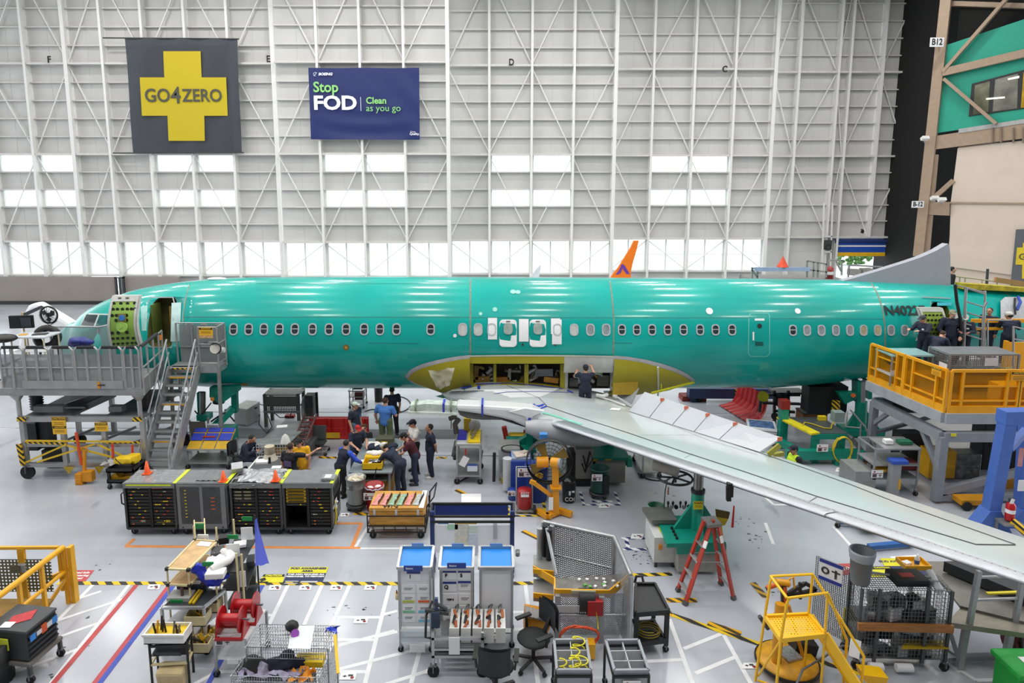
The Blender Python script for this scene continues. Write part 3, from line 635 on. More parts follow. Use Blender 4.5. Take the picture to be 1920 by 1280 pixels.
def exitdoor(x0,x1):
 cxp,cyp = (x0+x1)/2,624.5;p,n,X,U = onskin(cxp,cyp);w = (x1-x0)*22.2/1250;h = .98
 pts = rrect(w,h,.13);N = len(pts)
 def curved(pts,off):
  r_ = []
  for a,b_ in pts:
   zc,R = fsec(p.x);th = b_/R;c = Vector((0,p.y-YC(p.x),p.z-zc));c2 = Matrix.Rotation(-th,3,'X') @ c
   r_.append(Vector((p.x+a,YC(p.x)+c2.y,zc+c2.z)) + n*off)
  return r_
 a_,b_ = curved(pts,.0),curved(pts,.03)
 o = part('overwing_exit',G().add(a_+b_,[(i,(i+1)%N,N+(i+1)%N,N+i) for i in range(N)]).add(b_,[tuple(range(N))]),WHTP)
 ip = [(a,b2+.16) for a,b2 in rrect(.3,.4,.12)]
 obj('exit_window',G().poly(curved(ip,.034)),M('9aa79f',.2,var=.2,scale=6),o)
 obj('exit_handle',G().poly(curved([(a,b2+.42) for a,b2 in rrect(.14,.035,.015)],.034)),M('3b2c2c',.5),o)
exitdoor(936.5,969);exitdoor(993,1024)
strip('door_outline',[(1404,592),(1408,587),(1440,587),(1443,592),(1443,662),(1438,668),(1408,668),(1403,662),(1404,592)],.025,M('6fc9bd',.4))
patch('door_plate',[(1415,597),(1433,597),(1433,601),(1415,601)],WHTP);patch('door_handle',[(1411,622),(1414,622),(1414,638),(1411,638)],WHTP);patch('door_vent',[(1416,640),(1431,641),(1431,648),(1416,648)],M('0b5b56',.4))
for px,py,r,m in ((1424,611,.08,BLACK),(1330,583,.12,WHTP),(1495.5,583,.1,WHTP),(962,547,.1,M('9fe0d0',.4)),(971,547.5,.09,M('9fe0d0',.4)),(649,651,.1,M('7a6a30',.5)),(649,651,.045,M('c99a3a',.5)),(853,629,.06,WHTP),(928,580,.08,M('9fe0d0',.4)),(901,588,.06,M('9fe0d0',.4)),(980,646,.04,M('3a3a34')),(1041,646,.04,M('3a3a34'))):
 p,n,X,U = onskin(px,py);part('skin_spot',G().poly([p+n*(.012+.002*(r<.06))+X*r*cos(q*pi/8)+U*r*sin(q*pi/8) for q in range(16)]),m)
patch('placard',[(449,718),(463,718),(463,722),(449,722)],M('c9822a',.5),.01)
p,n,X,U = onskin(1696,583)
o = txt('registration_letters','N40227',.47,(0,0,0),(0,0,0),BLACK,None,bold=.012,sx=.98,ext=.003);o.parent = plane
o.matrix_local = Matrix.Translation(p + n*.03 + plane_inv) @ Matrix((X,U,n)).transposed().to_4x4()
# cockpit glazing
patch('cockpit_frame',[(160,587),(207,588.5),(206,613),(150,613)],M('b9c6c2',.4),.012)
patch('cockpit_window',[(162.5,590),(184,590.5),(175.5,611),(152.5,609.5)],M('1b2f30',.08,var=.4),.02);patch('cockpit_window',[(187,590.5),(205,591),(203.5,609.5),(179.5,611)],M('0e5c5c',.08,var=.5,scale=5),.02)
patch('skin_repair',[(322,568),(340,567),(337,640),(320,640)],M('b9d8d6',.4),.01);patch('skin_repair',[(264,575),(277,572),(275,620),(266,620)],M('9fd3cc',.4),.01)
# forward doorway trim and cabin seen through it
x0,x1,z0,z1,Yd = door_f
part('doorway_trim',G().tube([Vector((x0+a_,0,0)) for a_ in (0,)] + [],.01) if False else G().tube([fhit(px,py,.0)[0] for px,py in ((283,557.5),(277.5,566),(275.5,600),(275.5,650),(323,652),(325,600),(326.5,566),(324,557.5))],.022,5,True),GREYP)
part('cabin_partition',G().box(x0+.35,x1-.05,Yd+.8,Yd+.85,z0-.0,z1-.35),M('b8985a',.6,var=.2));part('cabin_panel',G().box(x0+.02,x0+.08,Yd+.2,Yd+.8,z0,z1-.2),M('5a6a2c',.6));part('cable_loom',G().tube([(x0+.55,Yd+.78,z1-.6),(x0+.5,Yd+.76,z1-1.0),(x0+.58,Yd+.78,z0)],.03),M('6b3d22',.6))
# entry door swung open, its green inner face toward us
def entry_door(q,Y,mat,rim,holes,nm):
 a,b_,c,d_ = [at(x,y,Y) for x,y in q];N = 12;rows = []
 def sp(u,v,off=0):
  p = (a*(1-u)+b_*u)*(1-v) + (d_*(1-u)+c*u)*v
  return p + Vector((0,off - .28*sin(pi*v)*.9,0))
 F = [[sp(i/6,j/N) for i in range(7)] for j in range(N+1)];B = [[sp(i/6,j/N,.16) for i in range(7)] for j in range(N+1)]
 g = G().grid(B);
 for j in range(N):
  for (e) in (0,6): g.add([F[j][e],F[j+1][e],B[j+1][e],B[j][e]],[(0,1,2,3)])
 g.add([F[0][0],F[0][6],B[0][6],B[0][0]],[(0,1,2,3)]);g.add([F[N][0],F[N][6],B[N][6],B[N][0]],[(0,1,2,3)])
 for e0,e1 in ((0,.09),(.91,1)): g.grid([[sp(e0,j/N,-.02),sp(e1,j/N,-.02)] for j in range(N+1)])
 for v0,v1 in ((0,.1),(.96,1)): g.grid([[sp(i/6,v0,-.02),sp(i/6,v1,-.02)] for i in range(7)])
 dr = part(nm,g,rim);obj('inner_skin',G().grid([[sp(.05+.9*i/6,.06+.92*j/N) for i in range(7)] for j in range(N+1)]),mat,dr)
 h = G()
 for u,v,r in holes:
  h.poly([sp(u,v,-.012) + Vector((r*cos(k*pi/5),0,r*sin(k*pi/5))) for k in range(10)])
 obj('lightening_holes',h,M('1d2414',.7),dr);return dr,sp
random.seed(2)
holes = [(u,v,.058) for v,us in ((.14,(.13,.38,.62,.88)),(.24,(.15,.3,.48,.65,.8,.92)),(.35,(.15,.3,.65)),(.44,(.3,.66)),(.68,(.15,.35,.65)),(.79,(.14,.3,.47,.64)),(.8,(.82,)),(.9,(.12,.27,.42,.58,.74,.88)),(.97,(.2,.4,.7,.86))) for u in us]
dr,sp = entry_door([(211,554),(262,554),(265,650),(209,653)],21.2,APPLE,M('c9cbc4',.4),holes,'entry_door')
obj('door_mechanism',G().cbox(sp(.53,.39,-.05),(.22,.06,.28)),M('8a7f3a',.5),dr);obj('gauge',G().cyl(sp(.55,.385,-.08),sp(.55,.385,-.13),.09,n=14),M('3b7fd0',.4),dr);obj('latch_boss',G().cyl(sp(.53,.56,-.02),sp(.53,.56,-.09),.17,n=16).cyl(sp(.5,.55,-.09),sp(.5,.55,-.12),.06,n=10),M('a5cf63',.5),dr)
obj('hinge_slot',G().cbox(sp(.3,.04,-.03),(.1,.02,.05)).cbox(sp(.58,.04,-.03),(.1,.02,.05)),M('6c6f5a'),dr)
holes = [(.18+.16*i+.05*(j%2),.2+.13*j,.05) for j in range(6) for i in range(5)]
dr2,sp2 = entry_door([(1722,577),(1767,577),(1764,640),(1722,640)],21.95,M('7d9a2c',.5),M('b4b6ae',.4),holes,'aft_entry_door')
patch('door_header',[(1757,567),(1784,567),(1784,573),(1757,573)],M('2ba6b8',.4));patch('skin_repair',[(1784,585),(1800,590),(1798,640),(1784,640)],M('c9cbd0',.4),.02)
strip('antenna_rail',[(1728,558),(1781,560.5)],.04,GREY,.05)
# belly fairing
FT = [(760,705),(763,698),(772,691),(785,684.5),(800,679.5),(820,674.5),(840,670.5),(862,667),(882,665),(960,664),(1060,664.5),(1150,666),(1180,668.5),(1210,673.5),(1240,681),(1265,689),(1285,698),(1297,706),(1303,712)]
FB = [(760,706),(764,713),(772,719),(790,724),(820,728),(850,730),(900,760),(1200,760),(1240,730),(1270,727.5),(1290,723),(1299,718),(1303,713)]
def fairing(name,x0,x1,inset,off,mat,lim=None,bulge=.2):
 rows = [];N = max(4,int((x1-x0)/7))
 for i in range(N+1):
  px = x0+(x1-x0)*i/N;xi = 1031.5 + (px-1031.5)*271.5/(271.5-inset)
  yt = interp(FT,xi)+inset;yb = interp(FB,xi)-inset if interp(FB,xi) < 745 else 760
  p,_ = fhit(px,yt);zc,R = fsec(p.x);a0 = atan2(p.z-zc,(YC(p.x)-p.y)/WR);pb,_ = fhit(px,interp(FT,px));ab = max(a0,atan2(pb.z-zc,(YC(p.x)-pb.y)/WR))
  yl = interp(FB,px);q,_ = fhit(px,min(yl,735));al = atan2(q.z-zc,(YC(q.x)-q.y)/WR) if yl < 745 else -3
  if lim: q,_ = fhit(px,lim);a1 = atan2(q.z-zc,(YC(q.x)-q.y)/WR)
  elif yb > 745: a1 = -1.62
  else: q,_ = fhit(px,yb);a1 = atan2(q.z-zc,(YC(q.x)-q.y)/WR)
  a1 = min(a1,a0-.01);e = min(1,min(px-755,1308-px)/70);row = []
  for j in range(13):
   a = a0+(a1-a0)*j/12;d = max(0,min(1,(ab-a)/.35));d2 = max(0,min(1,(a-al)/.2)) if not lim else 1
   rr = R + off + bulge*e*(d*(2-d))*(d2*(2-d2));row.append((p.x,YC(p.x)-WR*rr*cos(a),zc+rr*sin(a)))
  rows.append(row)
 return part(name,G().grid(rows),mat)
fairing('fairing_edge',760,881,0,.012,GREYP);fairing('belly_fairing',764,881,4.5,.03,PRIM);fairing('fairing_edge',1151,1303,0,.012,GREYP);fairing('belly_fairing',1151,1298,4.5,.03,PRIM)
fairing('fairing_strip',881,1058,1,.02,PRIM,679,.1);fairing('fairing_strip',1058,1151,1,.02,M('b8b8b4',.4),694,.1)
strip('seal_strip',[(880,666),(960,665),(1060,665.5),(1150,667)],.06,M('c9c7b8',.5),.06)
g = G().tube([fhit(1231+q*.3,681+q*7,.22)[0] for q in range(8)],.03);part('sealant_rope',g,M('d9d9d2'))
# what fills the open bay
x0,x1,z0,z1,Yb = bay
Yw = Yb+.9
def bp(px,py,d=.3): return at(px,py,Yb+d)
for px,w,m in ((884,.12,PRIM),(928,.1,PRIM),(987,.14,PRIM),(1055,.16,PRIM),(1062,.1,M('b8b8b4')),(1148,.1,M('b8b8b4'))): a_ = bp(px,680,.15);part('bay_frame',G().box(a_.x-w/2,a_.x+w/2,Yb+.05,Yb+.3,bp(px,728).z,bp(px,679).z),m)
part('bay_ledge',G().prism([(bp(881,0).x,bp(881,722).z),(bp(881,0).x,bp(881,716).z),(bp(960,0).x,bp(960,713).z),(bp(1057,0).x,bp(1057,722).z),(bp(1057,0).x,bp(1057,730).z)],'y',Yb-.15,Yb+.3),PRIM)
random.seed(11)
for i in range(34):
 px = random.uniform(888,1145);py = random.uniform(684,716);a_ = bp(px,py,.35)
 m = random.choice([LTGREY,DKGREY,STEEL,M('8a7a32'),M('a8842a'),M('5d5a53'),ALU,M('9a9c9c',.3,.5)])
 g = G().tube([a_ + Vector((random.uniform(-.3,.3)*k_,-.1*k_*random.random(),random.uniform(-.25,.2)*k_)) for k_ in (0,.5,1,1.4)],random.uniform(.025,.07),7)
 part('bay_duct',g,m)
for x,y,w,h,m in ((940,711,.55,.2,'a06a1c'),(905,710,.5,.22,'8f6a1c'),(1033,711,.5,.18,'b07a22'),(893,697,.16,.5,'7a5a1a'),(955,700,.1,.4,'8f8f8a'),(1085,705,.35,.12,'b9bab8'),(1105,694,.9,.12,'5fae4a'),(1075,715,.3,.3,'5a5b58'),(1130,712,.4,.4,'4a4a44'),(1020,697,.6,.25,'6e7476')):
 a_ = bp(x,y,.3);part('bay_equipment',G().cbox(a_,(w,.2,h),ry=random.uniform(-.15,.15)),M(m,.5,var=.25,scale=5))
part('drain_panel',G().cbox(bp(1172,726,-.05),(.85,.1,.5)),M('b89a2c',.5))
part('brace_bar',G().bar(fhit(1300,712,.1)[0],at(1222,737,21.2),.06).bar(at(1240,730,21.4),at(1240,720,21.4),.03),M('b5b51e',.5))
# plastic sheet hanging at the fairing
random.seed(8);rows = []
for j in range(9):
 rows.append([at(803+i*(6.2-.45*j)+j*2.4,697+j*4.3-i*.9,21.25)+Vector((0,-.12*random.random()+.05*j/9,.06*random.random())) for i in range(9)])
part('plastic_sheet',G().grid(rows),clear('f0eee4',.62,.25,'polythene'))
# dorsal fin root
Yf = YC(15)
part('dorsal_fin',G().prism([(at(x,y,Yf).x,at(x,y,Yf).z) for x,y in ((1574,526),(1600,519),(1640,507.5),(1690,492),(1720,482),(1750,469),(1772,456),(1775,462),(1776.5,480),(1777,536))],'y',Yf-.16,Yf+.16),M('9fa1aa',.4,var=.04))
part('tail_fairing',G().grid([[fhit(1873+i*9,562+j*6-(3 if i else -4)*(j == 0),.08)[0] for i in range(7)] for j in range(7)]),M('c3c5c8',.4))
part('tail_cable',G().tube([fhit(1899,562,.12)[0],fhit(1897,575,.14)[0],fhit(1899,590,.12)[0]],.03),BLACK);part('tail_hose',G().tube([fhit(1904,560,.14)[0],fhit(1906,570,.2)[0],fhit(1902,582,.12)[0]],.05),M('2346a8'))
part('crown_cover',G().prism([(at(x,y,Yf).x,at(x,y,Yf).z) for x,y in ((1780,536),(1780,526),(1830,529),(1930,537),(1930,543))],'y',Yf-.7,Yf-.3),M('b3a31c',.6,var=.4,scale=5))
part('crown_antenna',G().ell(at(407,522.5,23.4),(.35,.15,.06)),WHTP)
# ------------------------------------------------------------------ the wing
WZ0,WK,WY0 = 1.70,.105,21.6
def wplane(px,py):
 d = ray(px,py);t = (WZ0+WK*WY0-HCAM)/(d.z+WK*d.y);p = d*t;p.z += HCAM;return p
LEP = [(826,744),(860,751),(905,759),(950,767),(987,777),(1072,807),(1100,817),(1225,859),(1307,885),(1400,919),(1502,950),(1585,983),(1661,1004),(1774,1041),(1909,1088),(1990,1112)]
TEP = [(1150,741),(1190,766),(1300,807),(1425,848),(1485,863),(1595,897),(1740,945),(1825,977),(1920,1010),(2010,1040)]
le = sorted((wplane(*p).y,wplane(*p).x) for p in LEP);te = sorted((wplane(*p).y,wplane(*p).x) for p in TEP)
def straighten(tab,ymax):
 o = [p for p in tab if p[0] < ymax];n = len(o);my = sum(p[0] for p in o)/n;mx = sum(p[1] for p in o)/n
 k = sum((p[0]-my)*(p[1]-mx) for p in o)/sum((p[0]-my)**2 for p in o)
 return [(y,mx+k*(y-my)) for y in (6.0,ymax-.01)] + [p for p in tab if p[0] >= ymax+.3]
le = straighten(le,19.0);te = straighten(te,16.2)
def foil(u): return 5*(.2969*sqrt(max(u,0)) - .126*u - .3516*u*u + .2843*u**3 - .1036*u**4)
def wsurf(Y,u,up=True):
 a,b = interp(le,Y),interp(te,Y);c = b-a;T = .17 if Y > 20 else .11
 T = .11 + .07*max(0,min(1,(Y-18)/4))
 z = WZ0+WK*(WY0-Y) + (T*(.62+.4*max(0,min(1,(Y-19.5)/2.5))) if up else -T*.4)*c*foil(u)
 return Vector((a+c*u,Y,z))
def whit(px,py,off=0.0):
 d = ray(px,py);p = wplane(px,py)
 for _ in range(12):
  Y = p.y;a,b = interp(le,Y),interp(te,Y);u = max(0,min(1,(p.x-a)/(b-a)))
  z = wsurf(Y,u).z + off;p = d*((z-HCAM)/d.z);p.z += HCAM
 return p
YS = [22.7,22.2,21.6,20.8,20.2] + [20.2-.4*i for i in range(1,30)]
YS = [y for y in YS if y > 8.6]
US = [1-cos(pi/2*i/14) for i in range(15)]
US[-1] = 1.0
g = G();rows = []
for Y in YS:
 rows.append([wsurf(Y,u) for u in reversed(US)] + [wsurf(Y,u,False) for u in US[1:]])
g.grid(rows);g.add(rows[-1],[tuple(range(len(rows[-1])))]);g.add(rows[0],[tuple(range(len(rows[0])-1,-1,-1))])
wing = part('wing',g,WINGW)
def wstrip(name,pts,w,mat,off=.008,step=10.0,parent=None):
 P = []
 for (a,b),(c,d) in zip(pts,pts[1:]):
  n = max(1,int(hypot(c-a,d-b)/step));P += [whit(a+(c-a)*i/n,b+(d-b)*i/n,off) for i in range(n)]
 P.append(whit(*pts[-1],off));rows = []
 for i,p in enumerate(P):
  q = P[min(i+1,len(P)-1)]-P[max(i-1,0)];s_ = Vector((-q.y,q.x,0)).normalized()*w/2;rows.append([p-s_,p+s_])
 return obj(name,G().grid(rows),mat,wing)
# polished slats, two spans either side of the joint
for k,(ya,yb) in enumerate(((18.7,11.98),(11.94,8.6))):
 rows = []
 for Y in [ya]+[y for y in YS if yb < y < ya]+[yb]:
  row = [wsurf(Y,.12*(1-j/9)**1.6) for j in range(10)] + [wsurf(Y,u,False) for u in (.004,.012,.03,.07)]
  rows.append([p + Vector((-.03,0,.014 if j < 7 else .004 if j < 9 else -.012 if j < 11 else -.025)) for j,p in enumerate(row)])
 obj('leading_edge_slat',G().grid(rows),CHROME,wing)
RIV = G()
for i in range(80):
 Y = 15.5-i*.085;p = wsurf(Y,.085)
 RIV.cbox(p+Vector((0,0,.016)),(.02,.03,.006))
obj('rivet_row',RIV,M('8c8d90',.3,.8),wing,kind='stuff')
L1 = [(1022,760),(1090,783),(1175,810),(1280,846),(1400,885),(1532,930),(1680,975),(1830,1020),(1904,1021)]
L2 = [(1142,749),(1200,769),(1322,814),(1425,848.5),(1500,874),(1590,906),(1680,941),(1904,1020)]
wstrip('panel_line',L1,.035,LINE);wstrip('panel_line',L2,.03,LINE);wstrip('panel_line',[(1196,815),(1320,815)],.012,M('7c8080'));wstrip('panel_line',[(1283,858),(1300,850)],.012,M('7c8080'));wstrip('panel_line',[(1505,947),(1532,931)],.02,M('55585a'));wstrip('panel_line',[(950,722),(1010,745),(1025,760)],.02,LINE);wstrip('panel_line',[(872,730),(862,746),(905,757)],.02,LINE);wstrip('panel_line',[(1205,776),(1330,825),(1420,852)],.015,M('7c8080'))
wstrip('primer_band',[(1005,770),(1040,779),(1090,795)],.12,M('7fc9b9',.3));wstrip('primer_band',[(823,741),(838,745)],.3,M('0f7f72',.4));wstrip('primer_band',[(868,748),(918,757)],.05,M('0f7f72',.4))
def wpatch(name,q,mat,off=.008,n=6):
 rows = []
 for j in range(n+1):
  v = j/n;rows.append([whit((q[0][0]*(1-u)+q[1][0]*u)*(1-v)+(q[3][0]*(1-u)+q[2][0]*u)*v,(q[0][1]*(1-u)+q[1][1]*u)*(1-v)+(q[3][1]*(1-u)+q[2][1]*u)*v,off) for u in [i/n for i in range(n+1)]])
 return obj(name,G().grid(rows),mat,wing)
WHR = M('e0e3e4',.3,var=.02)
wpatch('root_panel',[(845,731),(1052,727),(1012,744),(868,747)],WHR,.006,10)
wpatch('access_plate',[(842,735),(864,731),(861,743),(838,743)],M('c9c3c4',.4));wpatch('white_decal',[(1148,764),(1165,765),(1161,769),(1142,768)],WHTP)
for pts,w in (([(892,719.5),(950,717.5),(1000,721),(1056,728)],.07),([(898,722),(896,745)],.1),([(865,727),(888,722)],.18),([(909,740),(950,734.5),(1000,733.5),(1066,735)],.04),([(1064,731),(1074,736)],.08),
    ([(972,774),(985,763),(1003,757)],.1),([(978,760),(1018,760)],.08),([(1020,757),(985,772)],.09),([(975,766),(990,756)],.07),([(1000,770),(1025,761)],.08)): wstrip('blue_tape',pts,w,TAPE,.014,5)
# raised spoilers
A0,A1,B0,B1 = (1178,770),(1425,847),(1208,734),(1466,820)
cutsu = [0,.16,.335,.5,.69,1.0]
def lerp(a,b,t): return (a[0]+(b[0]-a[0])*t,a[1]+(b[1]-a[1])*t)
ub = [0,.145,.32,.475,.675,1.0]
SPO = M('b4b8bd',.3,var=.03)
for i in range(5):
 P = []
 for t,tb in ((cutsu[i]+.004,ub[i]+.003),(cutsu[i+1]-.004,ub[i+1]-.003)):
  h = whit(*lerp(A0,A1,t),.02);k = lerp(B0,B1,tb);e = at(k[0],k[1],h.y+.22);P.append((h,e))
 g = G();th = Vector((.025,0,-.03))
 v = [P[0][0],P[1][0],P[1][1],P[0][1]];g.add(v + [p+th for p in v],[(0,1,2,3),(7,6,5,4),(0,4,5,1),(1,5,6,2),(2,6,7,3),(3,7,4,0)])
 sp_ = obj('spoiler_panel',g,SPO,wing)
 q = P[1][1]*.97+P[1][0]*.03;obj('red_tag',G().cbox(q+Vector((-.05,-.06,-.01)),(.12,.02,.1)),M('d8765a',.5),sp_)
obj('red_tape',G().bar(at(1297,800,18.9),at(1322,781,19.1),.05,.02),M('8f3a30'),wing)
h = whit(1160,743,.02);q = [(1157,742),(1183,757),(1197,727),(1170,718)]
v = [at(q[0][0],q[0][1],h.y),at(q[1][0],q[1][1],h.y-.5),at(q[2][0],q[2][1],h.y-.3),at(q[3][0],q[3][1],h.y+.2)]
obj('spoiler_panel',G().add(v+[p+Vector((.03,0,-.02)) for p in v],[(0,1,2,3),(7,6,5,4),(0,4,5,1),(1,5,6,2),(2,6,7,3),(3,7,4,0)]),M('a9acb2',.25),wing)
obj('actuator',G().tube([whit(1118,741,.08),whit(1130,743,.1),whit(1138,740,.1)],.07).tube([whit(1150,742,.1),whit(1156,744,.1)],.06).tube([whit(1127,745,.05),whit(1145,750,.05),whit(1172,760,.05)],.03),M('d9d9d6',.4),wing)
obj('flap_bracket',G().bar(whit(1440,852,.05),at(1462,834,15.6),.06,.12).bar(whit(1450,853,.02),whit(1468,850,.05),.1),M('8f8a2c',.5),wing)
# pylon and its bare front structure
Yp = 19.35
def pp(x,y,Y=Yp): q = at(x,y,Y);return (q.x,q.z)
pyl = part('engine_pylon',G().prism([pp(*p) for p in ((855,759),(905,761),(960,764),(1000,768),(1020,778),(1003,806),(989,803),(960,790),(937,784),(904,778),(856,771))],'y',Yp,Yp+.62),M('d2d5d7',.22,var=.03,coat=.3),bev=.09)
obj('pylon_channel',G().prism([pp(*p) for p in ((858,772),(904,779),(937,785),(985,803),(975,800),(940,789),(905,789),(875,786),(862,780))],'y',Yp+.1,Yp+.5),M('5a5b5b',.5,var=.3),pyl)
obj('front_truss',G().prism([pp(*p) for p in ((768,762),(800,759),(856,762),(856,773),(800,771),(768,774))],'y',Yp+.1,Yp+.5).bar(at(766,773,Yp),at(858,776,Yp),.06).bar(at(766,766,Yp+.5),at(858,766,Yp+.5),.05),M('c3cfc4',.4,var=.25,scale=5),pyl)
obj('truss_ring',G().tube([at(779,766,Yp)+Vector((0,.3+.3*cos(a*pi/6),.16*sin(a*pi/6))) for a in range(12)],.03,5,True).tube([at(845,766,Yp)+Vector((0,.3+.3*cos(a*pi/6),.16*sin(a*pi/6))) for a in range(12)],.03,5,True),M('6f7f6c'),pyl)
obj('blue_tape',G().box(pp(900,0)[0],pp(904,0)[0],Yp-.012,Yp+.63,pp(900,779)[1],pp(900,759)[1]+.015),TAPE,pyl);obj('blue_tape',G().box(pp(820,0)[0],pp(824,0)[0],Yp+.08,Yp+.52,pp(822,775)[1],pp(822,758)[1]),TAPE,pyl)
obj('hydraulic_fitting',G().cyl(at(842,785,Yp+.2),at(856,780,Yp+.2),.07).tube([at(860,785,Yp+.2),at(853,795,Yp+.2),at(856,812,Yp+.2)],.09).cyl(at(846,788,Yp+.1),at(846,803,Yp+.1),.015),M('4c4a46',.5,.3),pyl)
obj('pylon_fairing',G().prism([pp(*p) for p in ((985,765),(1020,770),(1000,779),(992,792),(985,780),(955,771))],'y',Yp-.03,Yp+.1),WHR,pyl)
obj('hanging_tape',G().poly([at(990,783,19.2),at(996,783,19.2),at(995,803,19.2),at(990,803,19.2)]),TAPE,pyl)
# under-wing fairing
rows = []
for i in range(13):
 t = i/12;px = 985+t*175;r = .43*sin(pi*min(1,.08+t*.92))**.6+.02;c = at(px,800+t*24,18.9)
 rows.append([c + Vector((0,r*.9*cos(a*pi/8),r*.8*sin(a*pi/8))) for a in range(16)])
part('nacelle_fairing',G().grid(rows,closed=True),M('9fa1a4',.35,var=.08))
part('flap_track_fairing',G().cyl(at(1226,868,15.9),at(1272,880,15.6),.17,.2,14),M('8b8780',.5))
part('wingtip_light',G().bar(at(1369,905,13.7),at(1368,930,13.7),.12).bar(at(1366,912,13.7),at(1366,938,13.7),.09),BLACK)
part('hanging_streamer',G().prism([pp(1375,948,13.6),pp(1377,948,13.6),pp(1375,988,13.6),pp(1371,988,13.6)],'y',13.58,13.61),RED)
# ------------------------------------------------------------------ neighbouring aircraft seen past the fuselage
Yo = 42.0
t = thing('tail_fin','orange aircraft tail tip with a purple emblem, behind the teal fuselage','airplane part',at(1172,518,Yo))
o0 = at(1172,518,Yo)
def rel(x,y,Y=Yo): q = at(x,y,Y)-o0;return (q.x,q.z)
obj('fin',G().prism([rel(*p) for p in ((1138,540),(1146,517),(1158,502),(1172,480),(1183,462),(1188,451),(1197,451),(1193,468),(1186,492),(1182,510),(1184,545))],'y',-.12,.12),M('ee7a1a',.4,var=.05),t);obj('aft_body',G().cyl((-9,0,-2.9),(-1,0,-2.6),1.8,1.5,20).cyl((-1,0,-2.6),(4,0,-1.9),1.5,.4,20).bar((-5,0,-o0.z),(-5,0,-4),.3).bar((0,0,-.9),(0,0,-1.6),.3,1.5),M('e9e9ea',.3),t)
obj('emblem',G().prism([rel(*p) for p in ((1154,514),(1161,504),(1164,498),(1166,503),(1163,511),(1158,514))],'y',-.14,-.12).prism([rel(*p) for p in ((1163,497),(1167,494),(1171,498),(1180,513),(1174,513),(1169,506))],'y',-.14,-.12),M('6a3fa0',.4),t)
o = obj('winglet',G().prism([(at(x,y,40).x-at(1005,518,40).x,at(x,y,40).z-at(1005,518,40).z) for x,y in ((992,530),(996,517),(1006,503),(1012,497),(1015,497),(1011,517),(1012,530))],'y',-.08,.08),M('dfe4e5',.3),loc=at(1005,518,40));obj('wing_panel',G().cbox((-1.2,0,-1.0),(3,.5,.3)).bar((-.5,0,-1),(-.5,0,-o.location.z),.2),M('dfe4e5',.3),o);tag(o,'pale grey winglet tip poking up behind the fuselage crown','airplane part')
Yw_ = 27.5;w0 = at(80,640,Yw_)
def rw_(x,y): q = at(x,y,Yw_)-w0;return (q.x,q.z)
t = thing('tail_cone','white aircraft tail cone with charcoal stripes, behind the left work stand','airplane part',w0)
obj('cone',G().prism([rw_(*p) for p in ((50,600),(53,582),(59,572),(68,566),(78,567),(95,577),(120,592),(150,610),(150,650),(60,700),(-10,700),(-10,672),(40,650))],'y',-.3,.3),M('e9eaec',.3,var=.02),t,bev=.15)
[obj('stripe',G().prism([rw_(*p) for p in q],'y',-.31,-.29),M('3b3d45'),t) for q in (((52,585),(86,570),(93,573),(52,592)),((-10,690),(48,667),(48,672),(-10,697)))]
obj('pylon',G().prism([rw_(*p) for p in ((52,640),(62,625),(62,700),(52,700))],'y',-.2,.2),M('d0d2d4'),t)
# ------------------------------------------------------------------ people
def caps(g,a,b,ra,rb,n=10):
 a,b = Vector(a),Vector(b);g.cyl(a,b,ra,rb,n);g.ell(a,(ra,)*3,n,6);g.ell(b,(rb,)*3,n,6)
def fuse(name,g,mat,parent,vox,smooth=2,kind=None):
 """weld overlapping tapered limbs into one continuous skin"""
 o = obj(name,g,mat,parent);r = o.modifiers.new('weld','REMESH');r.mode = 'VOXEL';r.voxel_size = vox;r.use_smooth_shade = True
 if smooth: q = o.modifiers.new('relax','SMOOTH');q.iterations = smooth;q.factor = .5
 dg = bpy.context.evaluated_depsgraph_get();dg.update();me = bpy.data.meshes.new_from_object(o.evaluated_get(dg));o.modifiers.clear();o.data = me
 return o
SKINS = {'l': M('c9957a',.5,var=.08),'m': M('b07e62',.5,var=.08),'d': M('8a5a42',.5,var=.08)}
NAVYC = M('1a2338',.8,var=.2,scale=6,bump=.3);HAIRB = M('1c1714',.7,var=.3,scale=30);HAIRC = M('4a2e1c',.7,var=.4,scale=30,bump=.6)
